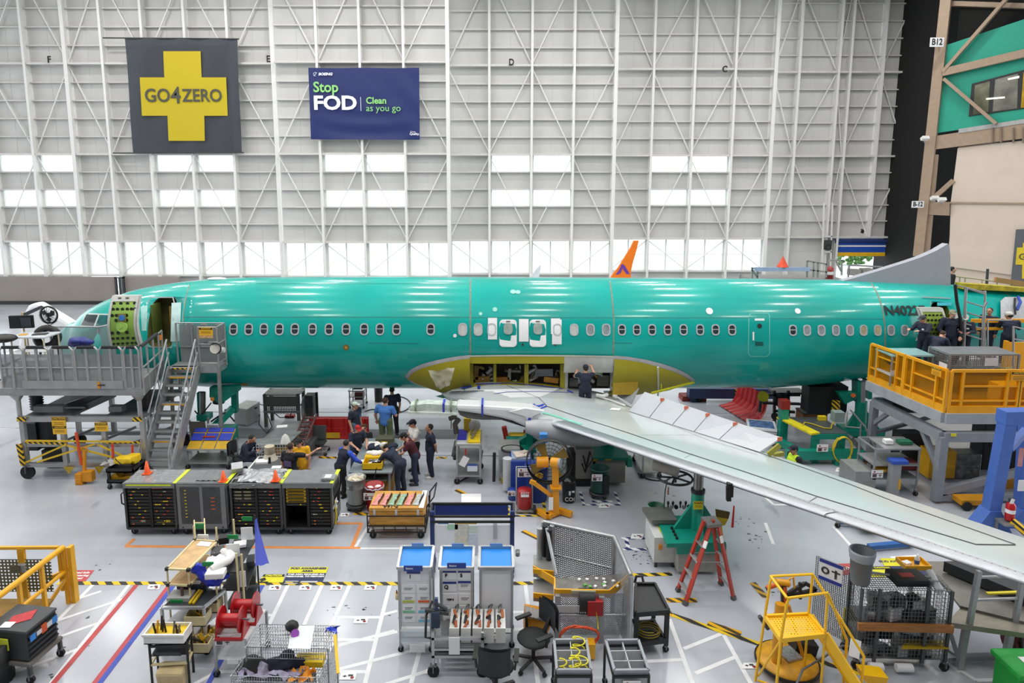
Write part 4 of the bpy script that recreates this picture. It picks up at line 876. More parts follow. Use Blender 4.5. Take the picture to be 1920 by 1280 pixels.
def person(label,loc,rz,H=1.75,lean=0,arms=None,sit=False,shirt=NAVYC,pants=NAVYC,skin='l',hair=HAIRB,cap=None,sleeve='short',shorts=False,shoes=DKGREY,look=0,nod=0,stance=.1,step=0,curly=False,badge=False,capback=None,chest=None,beard=False,bulk=1.1,sleevem=None,vest=None,kneel=False):
 S = H/1.75;sk = SKINS[skin];L = radians(lean)
 t = thing('person',label,'person',loc,rz);t.scale = (bulk,bulk,1)
 hz = (.5 if sit else .93)*S
 def T(x,y,h): return Vector((x*S,(y*cos(L) - h*sin(L))*S,hz + (h*cos(L) + y*sin(L))*S))
 hips = [Vector((sx*.095*S,0,hz-.02*S)) for sx in (-1,1)]
 if sit: knees = [Vector((sx*.13*S,-.43*S,.5*S)) for sx in (-1,1)];ank = [Vector((sx*.14*S,-.40*S,.09*S)) for sx in (-1,1)]
 else:
  knees = [Vector((sx*(.09+stance*.2)*S,(-.03 - step*sx*.5)*S,.5*S)) for sx in (-1,1)];ank = [Vector((sx*(.08+stance*.5)*S,(.02 - step*sx)*S,.09*S)) for sx in (-1,1)]
 sh = [T(sx*.185,0,.46) for sx in (-1,1)]
 arms = arms or [((.05,.03,-.28),(.04,-.05,-.53))]*2
 el,wr = [],[]
 for i,sx in enumerate((-1,1)):
  e,w = arms[i];el.append(sh[i] + Vector((sx*e[0],e[1],e[2]))*S);wr.append(sh[i] + Vector((sx*w[0],w[1],w[2]))*S)
 nk = T(0,.01,.5);HR = Euler((L*.55 + radians(nod),0,radians(look))).to_matrix()
 hc = nk + HR @ Vector((0,-.035,.165))*S
 def Hh(x,y,z): return hc + HR @ Vector((x,y,z))*S
 # the body, one continuous skin
 g = G()
 g.ell(hc + HR @ Vector((0,.005,.025))*S,(.074*S,.094*S,.098*S),14,10,HR);caps(g,Hh(0,-.035,-.035),Hh(0,-.05,-.085),.06*S,.036*S)
 caps(g,Hh(0,-.09,.015),Hh(0,-.112,-.022),.011*S,.017*S,6);caps(g,Hh(-.03,-.085,.04),Hh(.03,-.085,.04),.012*S,.012*S,6)
 for sx in (-1,1): g.ell(Hh(sx*.078,.01,.0),(.012*S,.02*S,.032*S),8,6,HR)
 caps(g,nk - Vector((0,0,.03)),Hh(0,.01,-.05),.058*S,.052*S)
 caps(g,T(0,0,.02),T(0,0,.18),.13*S,.125*S);caps(g,T(-.06,0,.36),T(.06,0,.36),.125*S,.125*S);caps(g,T(-.12,0,.45),T(.12,0,.45),.07*S,.07*S);caps(g,T(0,0,.15),T(0,0,.36),.125*S,.13*S)
 for i,sx in enumerate((-1,1)):
  caps(g,sh[i],el[i],.052*S,.04*S);caps(g,el[i],wr[i],.04*S,.027*S)
  d = (wr[i]-el[i]).normalized();up = Vector((0,0,1)) if abs(d.z) < .8 else Vector((0,-1,0))
  sd = d.cross(up).normalized();pn = sd.cross(d).normalized()
  pc = wr[i] + d*.045*S;caps(g,wr[i],pc,.026*S,.03*S,8);caps(g,pc - sd*.022*S,pc + sd*.022*S,.021*S,.021*S,8)
  for k,ln in enumerate((.062,.074,.07,.054)):
   b0 = pc + d*.03*S + sd*(k-1.5)*.021*S;b1 = b0 + d*ln*.5*S - pn*.012*S;b2 = b1 + d*ln*.42*S - pn*.026*S;g.tube([b0-d*.015*S,b0,b1,b2],.0092*S,6)
  g.tube([pc - sd*.02*sx*S - d*.02*S,pc - sd*.05*sx*S + d*.012*S,pc - sd*.055*sx*S + d*.045*S - pn*.012*S],.0105*S,6)
  caps(g,hips[i],knees[i],.08*S,.055*S);caps(g,knees[i],ank[i],.055*S,.038*S);caps(g,ank[i],ank[i]+Vector((0,-.12,-.045))*S,.038*S,.03*S)
 body = fuse('body',g,sk,t,.0105*S,2)
 for sx in (-1,1): obj('eye',G().ell(Hh(sx*.03,-.088,.018),(.011*S,.008*S,.007*S),6,4),BLACK,t)
 obj('mouth',G().cbox(Hh(0,-.1,-.055),(.045*S,.012*S,.008*S)),M('8a4a42',.5),t)
 # shirt
 g = G();caps(g,T(0,0,-.03),T(0,0,.12),.155*S,.15*S);caps(g,T(-.055,0,.34),T(.055,0,.34),.143*S,.143*S);caps(g,T(0,0,.12),T(0,0,.34),.15*S,.15*S);caps(g,T(-.13,0,.43),T(.13,0,.43),.09*S,.09*S);g.cyl(T(0,.01,.44),T(0,.005,.525),.095*S,.066*S)
 for i in (0,1):
  k = 1.0 if sleeve == 'long' else .62
  if sleeve != 'none' and not sleevem:
   caps(g,sh[i],sh[i].lerp(el[i],k),.078*S,.068*S)
   if sleeve == 'long': caps(g,el[i],el[i].lerp(wr[i],.92),.062*S,.045*S)
 fuse('shirt',g,shirt,t,.015,2)
 if sleevem:
  for i in (0,1):
   g = G();caps(g,sh[i],el[i],.076*S,.064*S);caps(g,el[i],el[i].lerp(wr[i],.9),.062*S,.045*S);fuse('sleeve',g,sleevem,t,.015,2)
 if badge: obj('badge',G().cbox(T(.08,-.155,.33),(.07*S,.012,.045*S),rx=L),PAPER,t)
 if chest: obj('shirt_print',G().cbox(T(*chest[0]),chest[1],rx=L),chest[2],t)
 if vest:
  g = G();caps(g,T(-.06,0,.33),T(.06,0,.33),.155*S,.155*S);caps(g,T(0,0,.05),T(0,0,.3),.163*S,.158*S);caps(g,T(-.11,0,.43),T(.11,0,.43),.098*S,.098*S);fuse('safety_vest',g,vest,t,.015,2)
 # trousers
 g = G();caps(g,hips[0]+Vector((.02,0,.04))*S,hips[1]+Vector((-.02,0,.04))*S,.125*S,.125*S)
 for i in (0,1):
  caps(g,hips[i],knees[i],.105*S,.08*S)
  if not shorts: caps(g,knees[i],ank[i].lerp(knees[i],.05),.078*S,.064*S)
  else: caps(g,knees[i],knees[i]+(knees[i]-hips[i]).normalized()*.02,.085*S,.088*S)
 fuse('trousers',g,pants,t,.016,2)
 for i in (0,1):
  p = ank[i];obj('shoe',G().ell(p+Vector((0,-.06,-.045))*S,(.05*S,.14*S,.05*S),10,6).box((p.x-.045*S),(p.x+.045*S),p.y-.18*S,p.y+.07*S,max(0,p.z-.092*S),p.z-.065*S),shoes,t)
 # head cover
 if cap:
  cr = G();cr.ell(Hh(0,.012,.05),(.088*S,.108*S,.085*S),14,8,HR)
  c = obj('cap',cr,cap,t);sgn = 1 if capback else -1
  br = [Hh(.075*cos(a),sgn*(.085+.085*sin(a)),.062-.02*sin(a)) for a in [pi*q/8 for q in range(9)]]
  obj('cap_brim',G().add(br + [p+Vector((0,0,.008)) for p in br],[tuple(range(9)),tuple(range(17,8,-1))] + [(i,i+1,10+i,9+i) for i in range(8)]),cap,c)
 if hair:
  g = G()
  if curly:
   random.seed(4)
   for i in range(46):
    a = random.uniform(0,2*pi);e = random.uniform(-.1,1.5);p = Vector((.085*cos(a)*cos(e),.02+.1*sin(a)*cos(e),.045+.085*sin(e)))
    if p.y > -.07 or p.z > .09: g.ell(Hh(*p),(.028*S,)*3,6,4)
   obj('hair',g,hair,t)
  else:
   g.ell(Hh(0,.026 if not cap else .035,.038 if not cap else .0),(.08*S,.093*S,.096*S if not cap else .07*S),14,8,HR);obj('hair',g,hair,t)
 if beard: obj('beard',G().ell(Hh(0,-.062,-.075),(.055*S,.045*S,.04*S),10,6,HR),hair or HAIRB,t)
 return t
def ploc(px,py,z=0): return fl(px,py,z)
CAPN = M('141a2a',.8);CAPW = M('cfcdc6',.8);CAPR = M('a3191c',.8);BLKC = M('121215',.85);KHAKI = M('8a8670',.8)
FRONT = ((.06,-.1,-.24),(-.06,-.3,-.24));DOWN = ((.05,.03,-.28),(.04,-.05,-.53));BACK = ((.07,.1,-.26),(-.04,.13,-.45));REACH = ((.05,-.2,-.16),(-.02,-.42,-.28))
R_ = radians
person('man in navy coveralls standing with hands behind back, right end of the group',ploc(808,894),R_(-75),1.74,arms=[BACK,BACK],skin='m',shoes=M('c9c9c8'),badge=True,look=-10)
person('man in white t-shirt, black trousers and dark cap looking at his hands',ploc(779,885),R_(-65),1.78,arms=[FRONT,FRONT],shirt=M('d9d6d2',.8,var=.05,bump=.2),pants=BLKC,cap=CAPN,nod=14)
person('man in burgundy shirt, black cap and jeans leaning over the work table',ploc(779,906),R_(-85),1.72,lean=22,arms=[((.05,-.14,-.25),(-.02,-.34,-.36))]*2,shirt=M('4a1620',.8,var=.15,bump=.2),pants=M('28324a',.85,var=.2),cap=BLKC,nod=20)
person('person in navy coveralls and white cap bent over the front of the work table',ploc(752,925),R_(-118),1.74,lean=54,arms=[((.03,-.16,-.24),(-.02,-.34,-.32))]*2,sleeve='long',cap=CAPW,capback=True,nod=10)
person('person in navy vest with bright blue sleeves leaning on left end of work table',ploc(640,930),R_(140),1.7,lean=24,arms=[((.14,-.1,-.22),(.1,-.3,-.38)),((.1,-.2,-.2),(.06,-.42,-.3))],sleevem=M('2a4fc0',.8),shirt=M('161f33',.85,var=.2),pants=BLKC,shoes=BLACK,look=35)
person('man in red cap and navy shirt standing behind left corner of work table',ploc(669,885),R_(35),1.66,lean=12,arms=[((.06,-.12,-.24),(-.02,-.33,-.33))]*2,cap=CAPR,nod=14,pants=M('2c3c55',.8))
person('curly-haired person in black seated low behind the far edge of work table',ploc(686,862),R_(-20),1.66,sit=True,arms=[FRONT,FRONT],shirt=BLKC,pants=BLKC,hair=HAIRC,curly=True,nod=8)
person('man in charcoal t-shirt and white-green cap standing before the red barrier',ploc(668,845),R_(62),1.77,shirt=M('242c3c',.85,var=.15,bump=.2),pants=M('53677d',.85),cap=M('c3cfc2',.8),skin='l',chest=((.06,-.15,.32),(.09,.012,.09),M('3a5a86',.8)))
person('heavy-set man in light blue t-shirt and olive shorts seen from behind',ploc(724,838),R_(165),1.8,arms=[((.1,-.03,-.27),(.02,-.2,-.33)),((.1,.0,-.28),(.1,-.08,-.52))],shirt=M('4a7fc8',.85,var=.1,bump=.2),pants=M('5d6a4c',.85),shorts=True,hair=HAIRC,shoes=M('b9b9b4'),bulk=1.28)
person('person in navy t-shirt and black trousers walking under fuselage, head hidden',ploc(737,815),R_(200),1.82,shirt=M('141b33',.85),pants=BLKC,look=0)
person('man in navy coveralls seated on black chair looking at his phone',ploc(460,884),R_(78),1.76,sit=True,lean=18,arms=[((.05,-.1,-.25),(-.07,-.3,-.16))]*2,sleeve='long',nod=24,skin='m',badge=True)
person('man in yellow t-shirt and black cap beyond the tool lockers',ploc(566,925),R_(10),1.74,arms=[DOWN,((.06,-.05,-.28),(.03,-.1,-.52))],shirt=M('e0a50c',.8,var=.08,bump=.2),pants=M('dba010',.8),cap=BLKC,look=-15,nod=8)
person('man in black t-shirt with back print pointing right, beyond the tool lockers',ploc(549,938),R_(165),1.76,arms=[((.28,-.08,-.02),(.47,-.14,.14)),DOWN],shirt=M('16161d',.85,bump=.2),pants=BLKC,hair=M('3a2a20',.8),chest=((.0,.155,.24),(.2,.012,.16),M('5f567c',.8)))
person('man in navy coveralls and cap working inside the open wing root bay',(3.0,21.35,1.33),R_(178),1.76,arms=[((.1,-.2,-.05),(.04,-.36,.12)),((.12,-.18,-.12),(.05,-.36,-.02))],cap=CAPN,sleeve='short')
obj_ = obj('step_stool',G().box(-.45,.45,-.3,.3,1.27,1.32).box(-.43,-.38,-.28,-.23,0,1.27).box(.38,.43,-.28,-.23,0,1.27).box(-.43,-.38,.23,.28,0,1.27).box(.38,.43,.23,.28,0,1.27),LTGREY,loc=(3.0,21.35,0));tag(obj_,'grey work stool hidden behind the wing, under the bay worker','stool')
person('man in yellow-green safety vest and navy cap behind the wing flap',(8.45,17.85,0),R_(-80),1.75,shirt=M('1a1a1f',.8),pants=BLKC,cap=CAPN,skin='m',vest=M('c3e01e',.6,var=.08),nod=6)
DZ_ = 3.05
person('person in navy coveralls and grey cap reading papers at the aft door',(14.15,21.45,DZ_),R_(-70),1.72,lean=8,arms=[((.06,-.16,-.2),(-.03,-.38,-.17))]*2,sleeve='long',cap=M('3a3b3d',.8),nod=16,badge=True)
person('tall man in navy coveralls and tan cap standing in the aft doorway',(15.05,21.55,DZ_),R_(-15),1.86,arms=[((.1,-.02,-.28),(.02,-.16,-.48))]*2,sleeve='long',cap=KHAKI,skin='l',beard=True,hair=M('8a857c',.8),nod=8)
person('person in navy coveralls bending down over the parts cart on the platform',(14.05,20.75,2.8),R_(120),1.66,lean=30,arms=[((.05,-.12,-.26),(.0,-.3,-.42))]*2,sleeve='long',hair=M('3a2a20',.8),nod=34)
person('man in navy coveralls, white cap and white collar on yellow-railed platform',(15.55,21.6,DZ_),R_(-35),1.72,lean=6,arms=[FRONT,FRONT],sleeve='long',cap=CAPW,skin='d',nod=18,badge=True,chest=((0,-.15,.4),(.07,.012,.12),PAPER))
person('man in navy coveralls and white cap holding papers at right end of platform',(17.05,21.6,DZ_),R_(150),1.76,lean=6,arms=[((.06,-.16,-.22),(.02,-.36,-.2))]*2,sleeve='long',cap=CAPW,skin='m',look=50,nod=6)
person('dark-haired person standing behind the white-capped man on the platform',(16.9,22.35,DZ_),R_(-60),1.76,sleeve='long',skin='m')
person('man in black jacket standing beyond the tail on far upper deck',(17.3,25.2,4.12),R_(80),1.75,shirt=M('121214',.8),pants=BLKC,sleeve='long',skin='l',lean=10)
# ------------------------------------------------------------------ work stands
def bars(g,pts,w,closed=False,h=None):
 P = list(pts) + ([pts[0]] if closed else [])
 for a,b in zip(P,P[1:]): g.bar(a,b,w,h)
 return g
def caster(parent,x,y,r=.1,z=0,w=.05,rz=0):
 c = obj('caster',G().cbox((x,y,z+r*2.1),(r*1.1,w*1.6,.03)).bar((x,y-w*.8,z+r),(x,y-w*.8,z+r*2.1),.02,r*.5).bar((x,y+w*.8,z+r),(x,y+w*.8,z+r*2.1),.02,r*.5),STEEL,parent)
 obj('wheel',G().cyl((x,y-w/2,z+r),(x,y+w/2,z+r),r,n=14).cyl((x,y-w/2-.006,z+r),(x,y+w/2+.006,z+r),r*.45,n=10),RUB,c)
 return c
def sticker(parent,loc,w,h,rot=(pi/2,0,0),col='e6b21c',title='CAUTION',lines=2):
 R = Euler(rot).to_matrix().to_4x4();L0 = Matrix.Translation(loc) @ R
 o = obj('caution_sign',G().box(-w/2,w/2,-h/2,h/2,-.004,.004),M(col,.5,var=.05),parent);o.matrix_local = L0
 obj('sign_header',G().box(-w/2+.01,w/2-.01,h*.2,h/2-.01,.004,.007),BLACK,o)
 if title: txt('lettering',title,h*.26,(0,h*.35,.008),(0,0,0),M('e9b81e'),o,bold=.002,ext=.001,sx=min(1,w/h*.8))
 g = G()
 for i in range(lines): g.box(-w*.36,w*.36,-h*.08-i*h*.16,-h*.03-i*h*.16,.004,.007)
 obj('sign_text',g,M('6a4a12'),o);return o
def asset_tag(parent,loc,w=.3,rz=0):
 o = obj('asset_tag',G().box(-w/2,w/2,-.006,0,-w*.34,w*.34),PAPER,parent,loc=loc,rz=rz)
 obj('tag_print',G().box(-w*.42,w*.42,-.012,-.006,w*.02,w*.06).cyl((-w*.25,-.006,w*.2),(-w*.25,-.012,w*.2),w*.07,n=10),M('8a1f2a'),o)
 obj('tag_symbol',G().box(-w*.4,-w*.05,-.012,-.006,-w*.28,-w*.02).box(w*.1,w*.38,-.012,-.006,-w*.15,-w*.11).box(w*.22,w*.26,-.012,-.006,-w*.28,w*.0),M('4a3a3a'),o)
 return o
GREYAL = M('a7a8a8',.38,.6,var=.12,scale=3);GREYAL2 = M('8f9090',.45,.5,var=.15,scale=3);POLY = clear('c9cccd',.72,.2,'grey_polycarbonate');FOAM = M('26272a',.9)
def left_stand():
 Y0,Y1,ZD = 19.3,22.2,2.9
 xa,xb = -15.6,-10.55
 t = thing('work_stand','large grey aluminium work stand with railings at the nose, on casters','work stand',(-13,20.5,0));O = Vector((-13,20.5,0))
 def A(x,y,Y): return at(x,y,Y)-O
 obj('deck',G().prism([(xa+13,Y0-20.5),(xb+13,Y0-20.5),(-11.0+13,21.55-20.5),(-11.9+13,21.5-20.5),(-13.6+13,22.0-20.5),(xa+13,Y1-20.5)],'z',ZD-.22,ZD),M('97989a',.5,.3,var=.15),t)
 obj('deck_edge',G().bar(A(42,721,Y0-.03),A(231,721,Y0-.03),.03,.24),GREYAL,t)
 obj('edge_label',G().cbox(A(185,722,Y0-.06),(.07,.02,.2)),M('d88a1a'),t);obj('edge_arrow',G().cbox(A(190,722,Y0-.06),(.2,.02,.03)),BLACK,t)
 zt = zat(652,0,0) if False else at(0,651,Y0).z
 ze = ZD+.02
 for a,b in ((2,46),(48,93),(96,139),(142,186),(188,231),(234,262)):
  x0,x1 = at(a,690,Y0).x-O.x,at(b,690,Y0).x-O.x;y = Y0-O.y
  pts = [(x0,y,ze),(x0,y,zt-.1),(x0+.08,y,zt),(x1-.08,y,zt),(x1,y,zt-.1),(x1,y,ze)]
  rail = obj('rail_panel',G().tube(pts,.035,6),GREYAL,t)
  obj('mid_rail',G().cyl((x0,y,(ze+zt)/2),(x1,y,(ze+zt)/2),.022,n=6),GREYAL,rail);obj('baluster',G().cbox(((x0+x1)/2,y,(ze+zt)/2),(.07,.05,zt-ze)),GREYAL,rail)
  obj('clear_panel',G().box(x0+.03,x1-.03,y+.02,y+.03,ze,zt-.22),POLY,rail);obj('foam_sleeve',G().cyl((x0+.1,y,zt),(x1-.1,y,zt),.05,n=8),FOAM,rail)
 # return rail up to the doorway
 p0,p1 = Vector((xb+.02-O.x,Y0-O.y,0)),Vector((-11.0-O.x,21.5-O.y,0));up = Vector((0,0,1))
 g = G()
 for k in (0,.25,.55,.82,1): g.cyl(p0.lerp(p1,k)+up*(ZD-.2),p0.lerp(p1,k)+up*(zt+.03),.03,n=6)
 for z in (zt,(ZD+zt)/2,ZD+.3): g.cyl(p0+up*z,p1+up*z,.028,n=6)
 rr = obj('side_rail',g,GREYAL,t);obj('foam_sleeve',G().cyl(p0+up*(zt+.02),p0.lerp(p1,.75)+up*(zt+.02),.055,n=8),FOAM,rr);obj('side_skirt',G().bar(p0+up*(ZD+.05),p1+up*(ZD+.05),.02,.5),GREYAL2,rr)
 obj('orange_label',G().cbox(p0.lerp(p1,.86)+up*(zt-.15)+Vector((.05,0,0)),(.02,.16,.16)),M('d8791a'),rr)
 # rear glass screens toward the nose
 g = G();q0,q1,q2 = A(92,612,22.1),A(184,613,22.1),A(212,607,21.4)
 for a in (q0,q1,q2): g.cyl(a,Vector((a.x,a.y,ZD)),.025,n=6)
 g.cyl(q0,q1,.025,n=6).cyl(q1,q2,.025,n=6)
 obj('rear_rail',g,GREYAL,t)
 obj('clear_panel',G().add([q0,q1,Vector((q1.x,q1.y,ZD)),Vector((q0.x,q0.y,ZD))],[(0,1,2,3)]).add([q1,q2,Vector((q2.x,q2.y,ZD)),Vector((q1.x,q1.y,ZD))],[(0,1,2,3)]),POLY,t)
 # undercarriage
 zb = at(150,787,Y0).z;zl = .5;xs = [at(px,840,Y0).x-O.x for px in (43,118,195,268)]
 for Y in (Y0+.1,22.0):
  y = Y-O.y
  obj('base_frame',bars(G(),[(xs[0],y,zb),(xs[3],y,zb)],.12,h=.16),GREYAL,t);obj('base_frame',bars(G(),[(xs[0],y,zl-.05),(xs[3],y,zl-.05)],.1,h=.13),GREYAL,t);obj('base_frame',bars(G(),[(xs[0],y,1.08),(xs[3],y,1.08)],.07,h=.09),GREYAL,t)
  for i,x in enumerate(xs): obj('post',G().bar((x,y,.42),(x,y,zb),.13),GREYAL,t)
  for x in (xs[0]-.06,xs[3]-.05):
   obj('deck_post',G().cyl((x,y,zb),(x,y,ZD-.4),.07,n=8).cyl((x,y,ZD-.4),(x,y,ZD-.22),.07,.2,8),GREYAL,t)
  for x in (xs[0],xs[3]): caster(t,x,y,.21,0,.09)
 obj('lower_deck',G().box(xs[0],xs[0]+1.4,Y0+.1-O.y,22.0-O.y,zb-.02,zb+.05).box(xs[3]-1.2,xs[3],Y0+.1-O.y,22.0-O.y,zb-.02,zb+.05),M('5d5e60',.5),t)
 for a,b in (((70,780),(205,735)),((20+90,786),(215,738))): obj('scissor_arm',G().bar(A(a[0],a[1],Y0+.9),A(b[0],b[1],Y0+1.4),.09,.2),M('6b6d6f',.4,.4),t)
 for x0,x1 in ((0,1),(1,2),(2,3)): obj('base_brace',G().bar((xs[x0],0.6,zl),(xs[x1],.6,1.0),.08),GREYAL2,t)
 for px,y0,y1 in ((68,732,765),(272,728,762)):
  a = A(px,(y0+y1)/2,Y0+.7);h = .65;prof = []
  for i in range(17): prof.append((.2 if i % 2 else .155,-h/2+h*i/16))
  obj('bellows',G().lathe(prof,16,a),BLACK,t)
 obj('drive_unit',G().cbox(A(95,765,Y0+.3),(.9,.25,.18)).cyl(A(110,764,Y0+.25),A(160,764,Y0+.25),.03),M('5a5b5d'),t);obj('drive_unit',G().cbox(A(220,765,Y0+.3),(.4,.25,.16)),M('5a5b5d'),t)
 obj('hydraulic_tank',G().cbox(A(62,815,Y0+1.1),(.5,.4,.9)).cbox(A(86,808,Y0+1.2),(.4,.4,1.0)).cbox(A(103,855,Y0+1),(.55,.4,.55)),BLACK,t)
 for px in (40,257): obj('hazard_plate',G().cbox(A(px,786,Y0-.02),(.27,.02,.13)),HAZX,t)
 sticker(t,A(110,791,Y0-.03),.42,.32);sticker(t,A(112,806,Y0-.03),.42,.26);sticker(t,A(190,800,Y0-.03),.4,.28)
 for a,b in (((48,826),(245,828)),((70,866),(178,832)),((50,866),(124,833)),((126,835),(215,858)),((183,833),(255,866))): obj('yellow_strap',G().bar(A(*a,Y0-.05),A(*b,Y0-.06),.03,.05),M('d9b41c',.5),t)
 [obj('hazard_wrap',G().bar(A(*a,Y0-.03),A(*b,Y0-.03),w,.06),HAZX,t) for a,b,w in (((35,832),(44,872),.14),((48,829),(124,832),.03),((200,830),(262,829),.03))]
 obj('foot_bracket',G().prism([(A(120,878,Y0).x,.42),(A(140,878,Y0).x,.42),(A(130,890,Y0).x,.2)],'y',Y0-O.y-.02,Y0-O.y+.02).prism([(A(178,878,Y0).x,.42),(A(196,878,Y0).x,.42),(A(186,890,Y0).x,.2)],'y',Y0-O.y-.02,Y0-O.y+.02),M('b3982a'),t)
 # red flags and tow bar hook hanging on the frame
 tb = thing('tow_hook','orange-yellow tow coupling standing upright against the stand base','tow hook',A(157,893,Y0-.25)*1+O)
 tb.location.z = 0
 obj('coupling',G().box(-.2,.0,-.12,.12,0,.34).box(.0,.3,-.1,.1,.1,.42).box(-.18,-.02,-.14,-.12,.06,.2),M('d98f14',.5),tb,bev=.02);obj('draw_bar',G().bar((.03,0,.35),(.06,.05,1.0),.08),M('d98f14',.5),tb);obj('eye',G().tube([(.06+.08*cos(a*pi/5),.05,1.06+.08*sin(a*pi/5)) for a in range(10)],.02,5,True),M('d98f14',.5),tb);obj('handle',G().bar((-.02,-.02,.6),(-.1,0,1.62),.06),M('cf4a1c',.5),tb)
 for px,y0,y1 in ((211,832,858),(248,834,865)): obj('red_flag',G().bar(A(px,y0,Y0-.08),A(px+1,y1,Y0-.08),.06,.03),M('d8401c'),t)
left_stand()
def on_left():
 # goods standing on the nose work stand
 ZD = 2.9
 def base(px,py,Y): p = at(px,py,Y);return Vector((p.x,p.y,ZD))
 t = thing('work_table','small table of pale tube with papers on top, on the nose stand','table',base(72,690,20.5))
 z = at(70,628,20.5).z-ZD
 obj('table_top',G().cbox((0,0,z),(1.15,.8,.04)),M('c9d0d4',.3),t);obj('lower_shelf',G().cbox((.1,-.1,z-.42),(.95,.7,.03)),PAPER,t)
 for x in (-.5,.5):
  for y in (-.35,.35): obj('leg',G().cyl((x,y,0),(x,y,z),.025,n=6),M('d8cfb4',.5),t)
 o = obj('clipboard',G().cbox((0,0,.015),(.4,.22,.03),rz=.2),DKGREY,loc=base(75,690,20.5)+Vector((.12,0,z+.02)));tag(o,'dark clipboard lying on the small table on the nose stand','clipboard')
 o = obj('orange_folder',G().cbox((0,0,.01),(.22,.16,.02),rz=.2),M('d9a03a'),loc=base(75,690,20.5)+Vector((-.38,-.05,z+.02)));tag(o,'small orange folder on the small table on the nose stand','folder')
 t = thing('monitor','flat black monitor with a screen facing left of the pedestal fan','monitor',base(50,690,20.9))
 z = at(50,603,20.9).z-ZD
 obj('screen_case',G().cbox((0,0,z),(.72,.08,.42),rz=.15),BLACK,t,bev=.02);obj('screen',G().cbox((.17,-.05,z),(.3,.02,.3),rz=.15),M('3a4048',.15),t);obj('stand_pole',G().cyl((0,.06,0),(0,.06,z+.3),.03),M('c9b98a',.5),t);obj('stand_foot',G().cbox((0,.05,.02),(.5,.5,.04)),DKGREY,t)
 t = thing('pedestal_fan','black round pedestal fan on the nose stand in front of tail cone','fan',base(101,680,21.2))
 z = at(101,590,21.2).z-ZD;R = .27;g = G()
 for k in range(5): g.tube([(R*(.3+.175*k)*cos(a*pi/10),-.08-.0*k,z+R*(.3+.175*k)*sin(a*pi/10)) for a in range(20)],.006,4,True)
 for a in range(16): g.bar((0,-.1,z),(R*cos(a*pi/8),-.08,z+R*sin(a*pi/8)),.008)
 g.tube([(R*cos(a*pi/12),0,z+R*sin(a*pi/12)) for a in range(24)],.03,6,True)
 obj('fan_guard',g,BLACK,t)
 for k in range(3):
  a0 = k*2*pi/3+.4;obj('fan_blade',G().prism([(.05*cos(a0),z+.05*sin(a0)),(.2*cos(a0-.4),z+.2*sin(a0-.4)),(.24*cos(a0+.2),z+.24*sin(a0+.2)),(.17*cos(a0+.7),z+.17*sin(a0+.7))],'y',-.03,-.015),M('47494b',.4),t)
 obj('motor',G().cyl((0,-.05,z),(0,.16,z),.07),DKGREY,t);obj('yoke',G().tube([(R+.03,0,z),(R*.8,0,z-R*.8),(0,0,z-R-.08),(-R*.8,0,z-R*.8),(-R-.03,0,z)],.018,5),GREYAL,t);obj('stand_pole',G().cyl((0,0,0),(0,0,z-R-.06),.03),GREYAL,t);obj('stand_foot',G().lathe([(.0,.05),(.25,.04),(.27,0),(0,0)],18),DKGREY,t)
 t = thing('drum_fan','black drum fan behind the papers table on nose stand','fan',base(96,690,21.0))
 z = at(97,632,21.0).z-ZD;obj('drum',G().lathe([(.2,-.05),(.38,-.08),(.38,.2),(.3,.25),(.2,.22)],20),BLACK,t,loc=(0,0,z),rot=(pi/2-.3,0,.3));obj('stand_foot',G().bar((-.3,0,0),(-.3,0,z),.05).bar((.3,0,0),(.3,0,z),.05).bar((-.3,0,.03),(.3,0,.03),.06),DKGREY,t)
 t = thing('stool','black padded stool at the left edge of the nose stand','stool',base(12,690,20.0))
 z = at(12,634,20.0).z-ZD;obj('seat',G().ell((0,0,z),(.42,.3,.13),16,8),BLACK,t);obj('post',G().cyl((0,0,.15),(0,0,z-.08),.03),STEEL,t)
 for k in range(5): obj('foot',G().bar((0,0,.18),(.3*cos(k*1.257),.3*sin(k*1.257),.04),.04),DKGREY,t)
 t = thing('tool_cart','pale bagged cart behind the left railing of the nose stand','cart',base(70,705,20.0))
 obj('cart_body',G().box(-.4,.4,-.25,.25,.45,.75),M('c9c9c6',.5),t,bev=.03);obj('lower_tray',G().box(-.4,.4,-.25,.25,.15,.22),M('c9c9c6',.5),t)
 for x in (-.36,.36):
  for y in (-.22,.22): obj('leg',G().cyl((x,y,0),(x,y,.5),.02,n=6),GREYAL,t)
 random.seed(3);g = G()
 for i in range(10): g.ell((random.uniform(-.2,.2),random.uniform(-.15,.15),random.uniform(-.12,.12)),(.13,.12,.1),8,6)
 o = fuse('blue_bag',g,M('1c2a78',.5,var=.2,bump=.4),None,.03);o.location = Vector((at(153,643,20.4).x,20.4,at(153,643,20.4).z));o.scale = (1.6,1,1);tag(o,'shiny dark blue bag hung on the rail panel below the cockpit','bag')
 o = obj('bag_stand',G().bar((0,.1,0),(0,.1,.95),.04).box(-.3,.3,-.1,.3,0,.04).box(.05,.3,-.05,.3,.55,.62),GREYAL,loc=base(153,690,20.4));tag(o,'grey stand holding the dark blue bag on the nose stand','stand')
on_left()
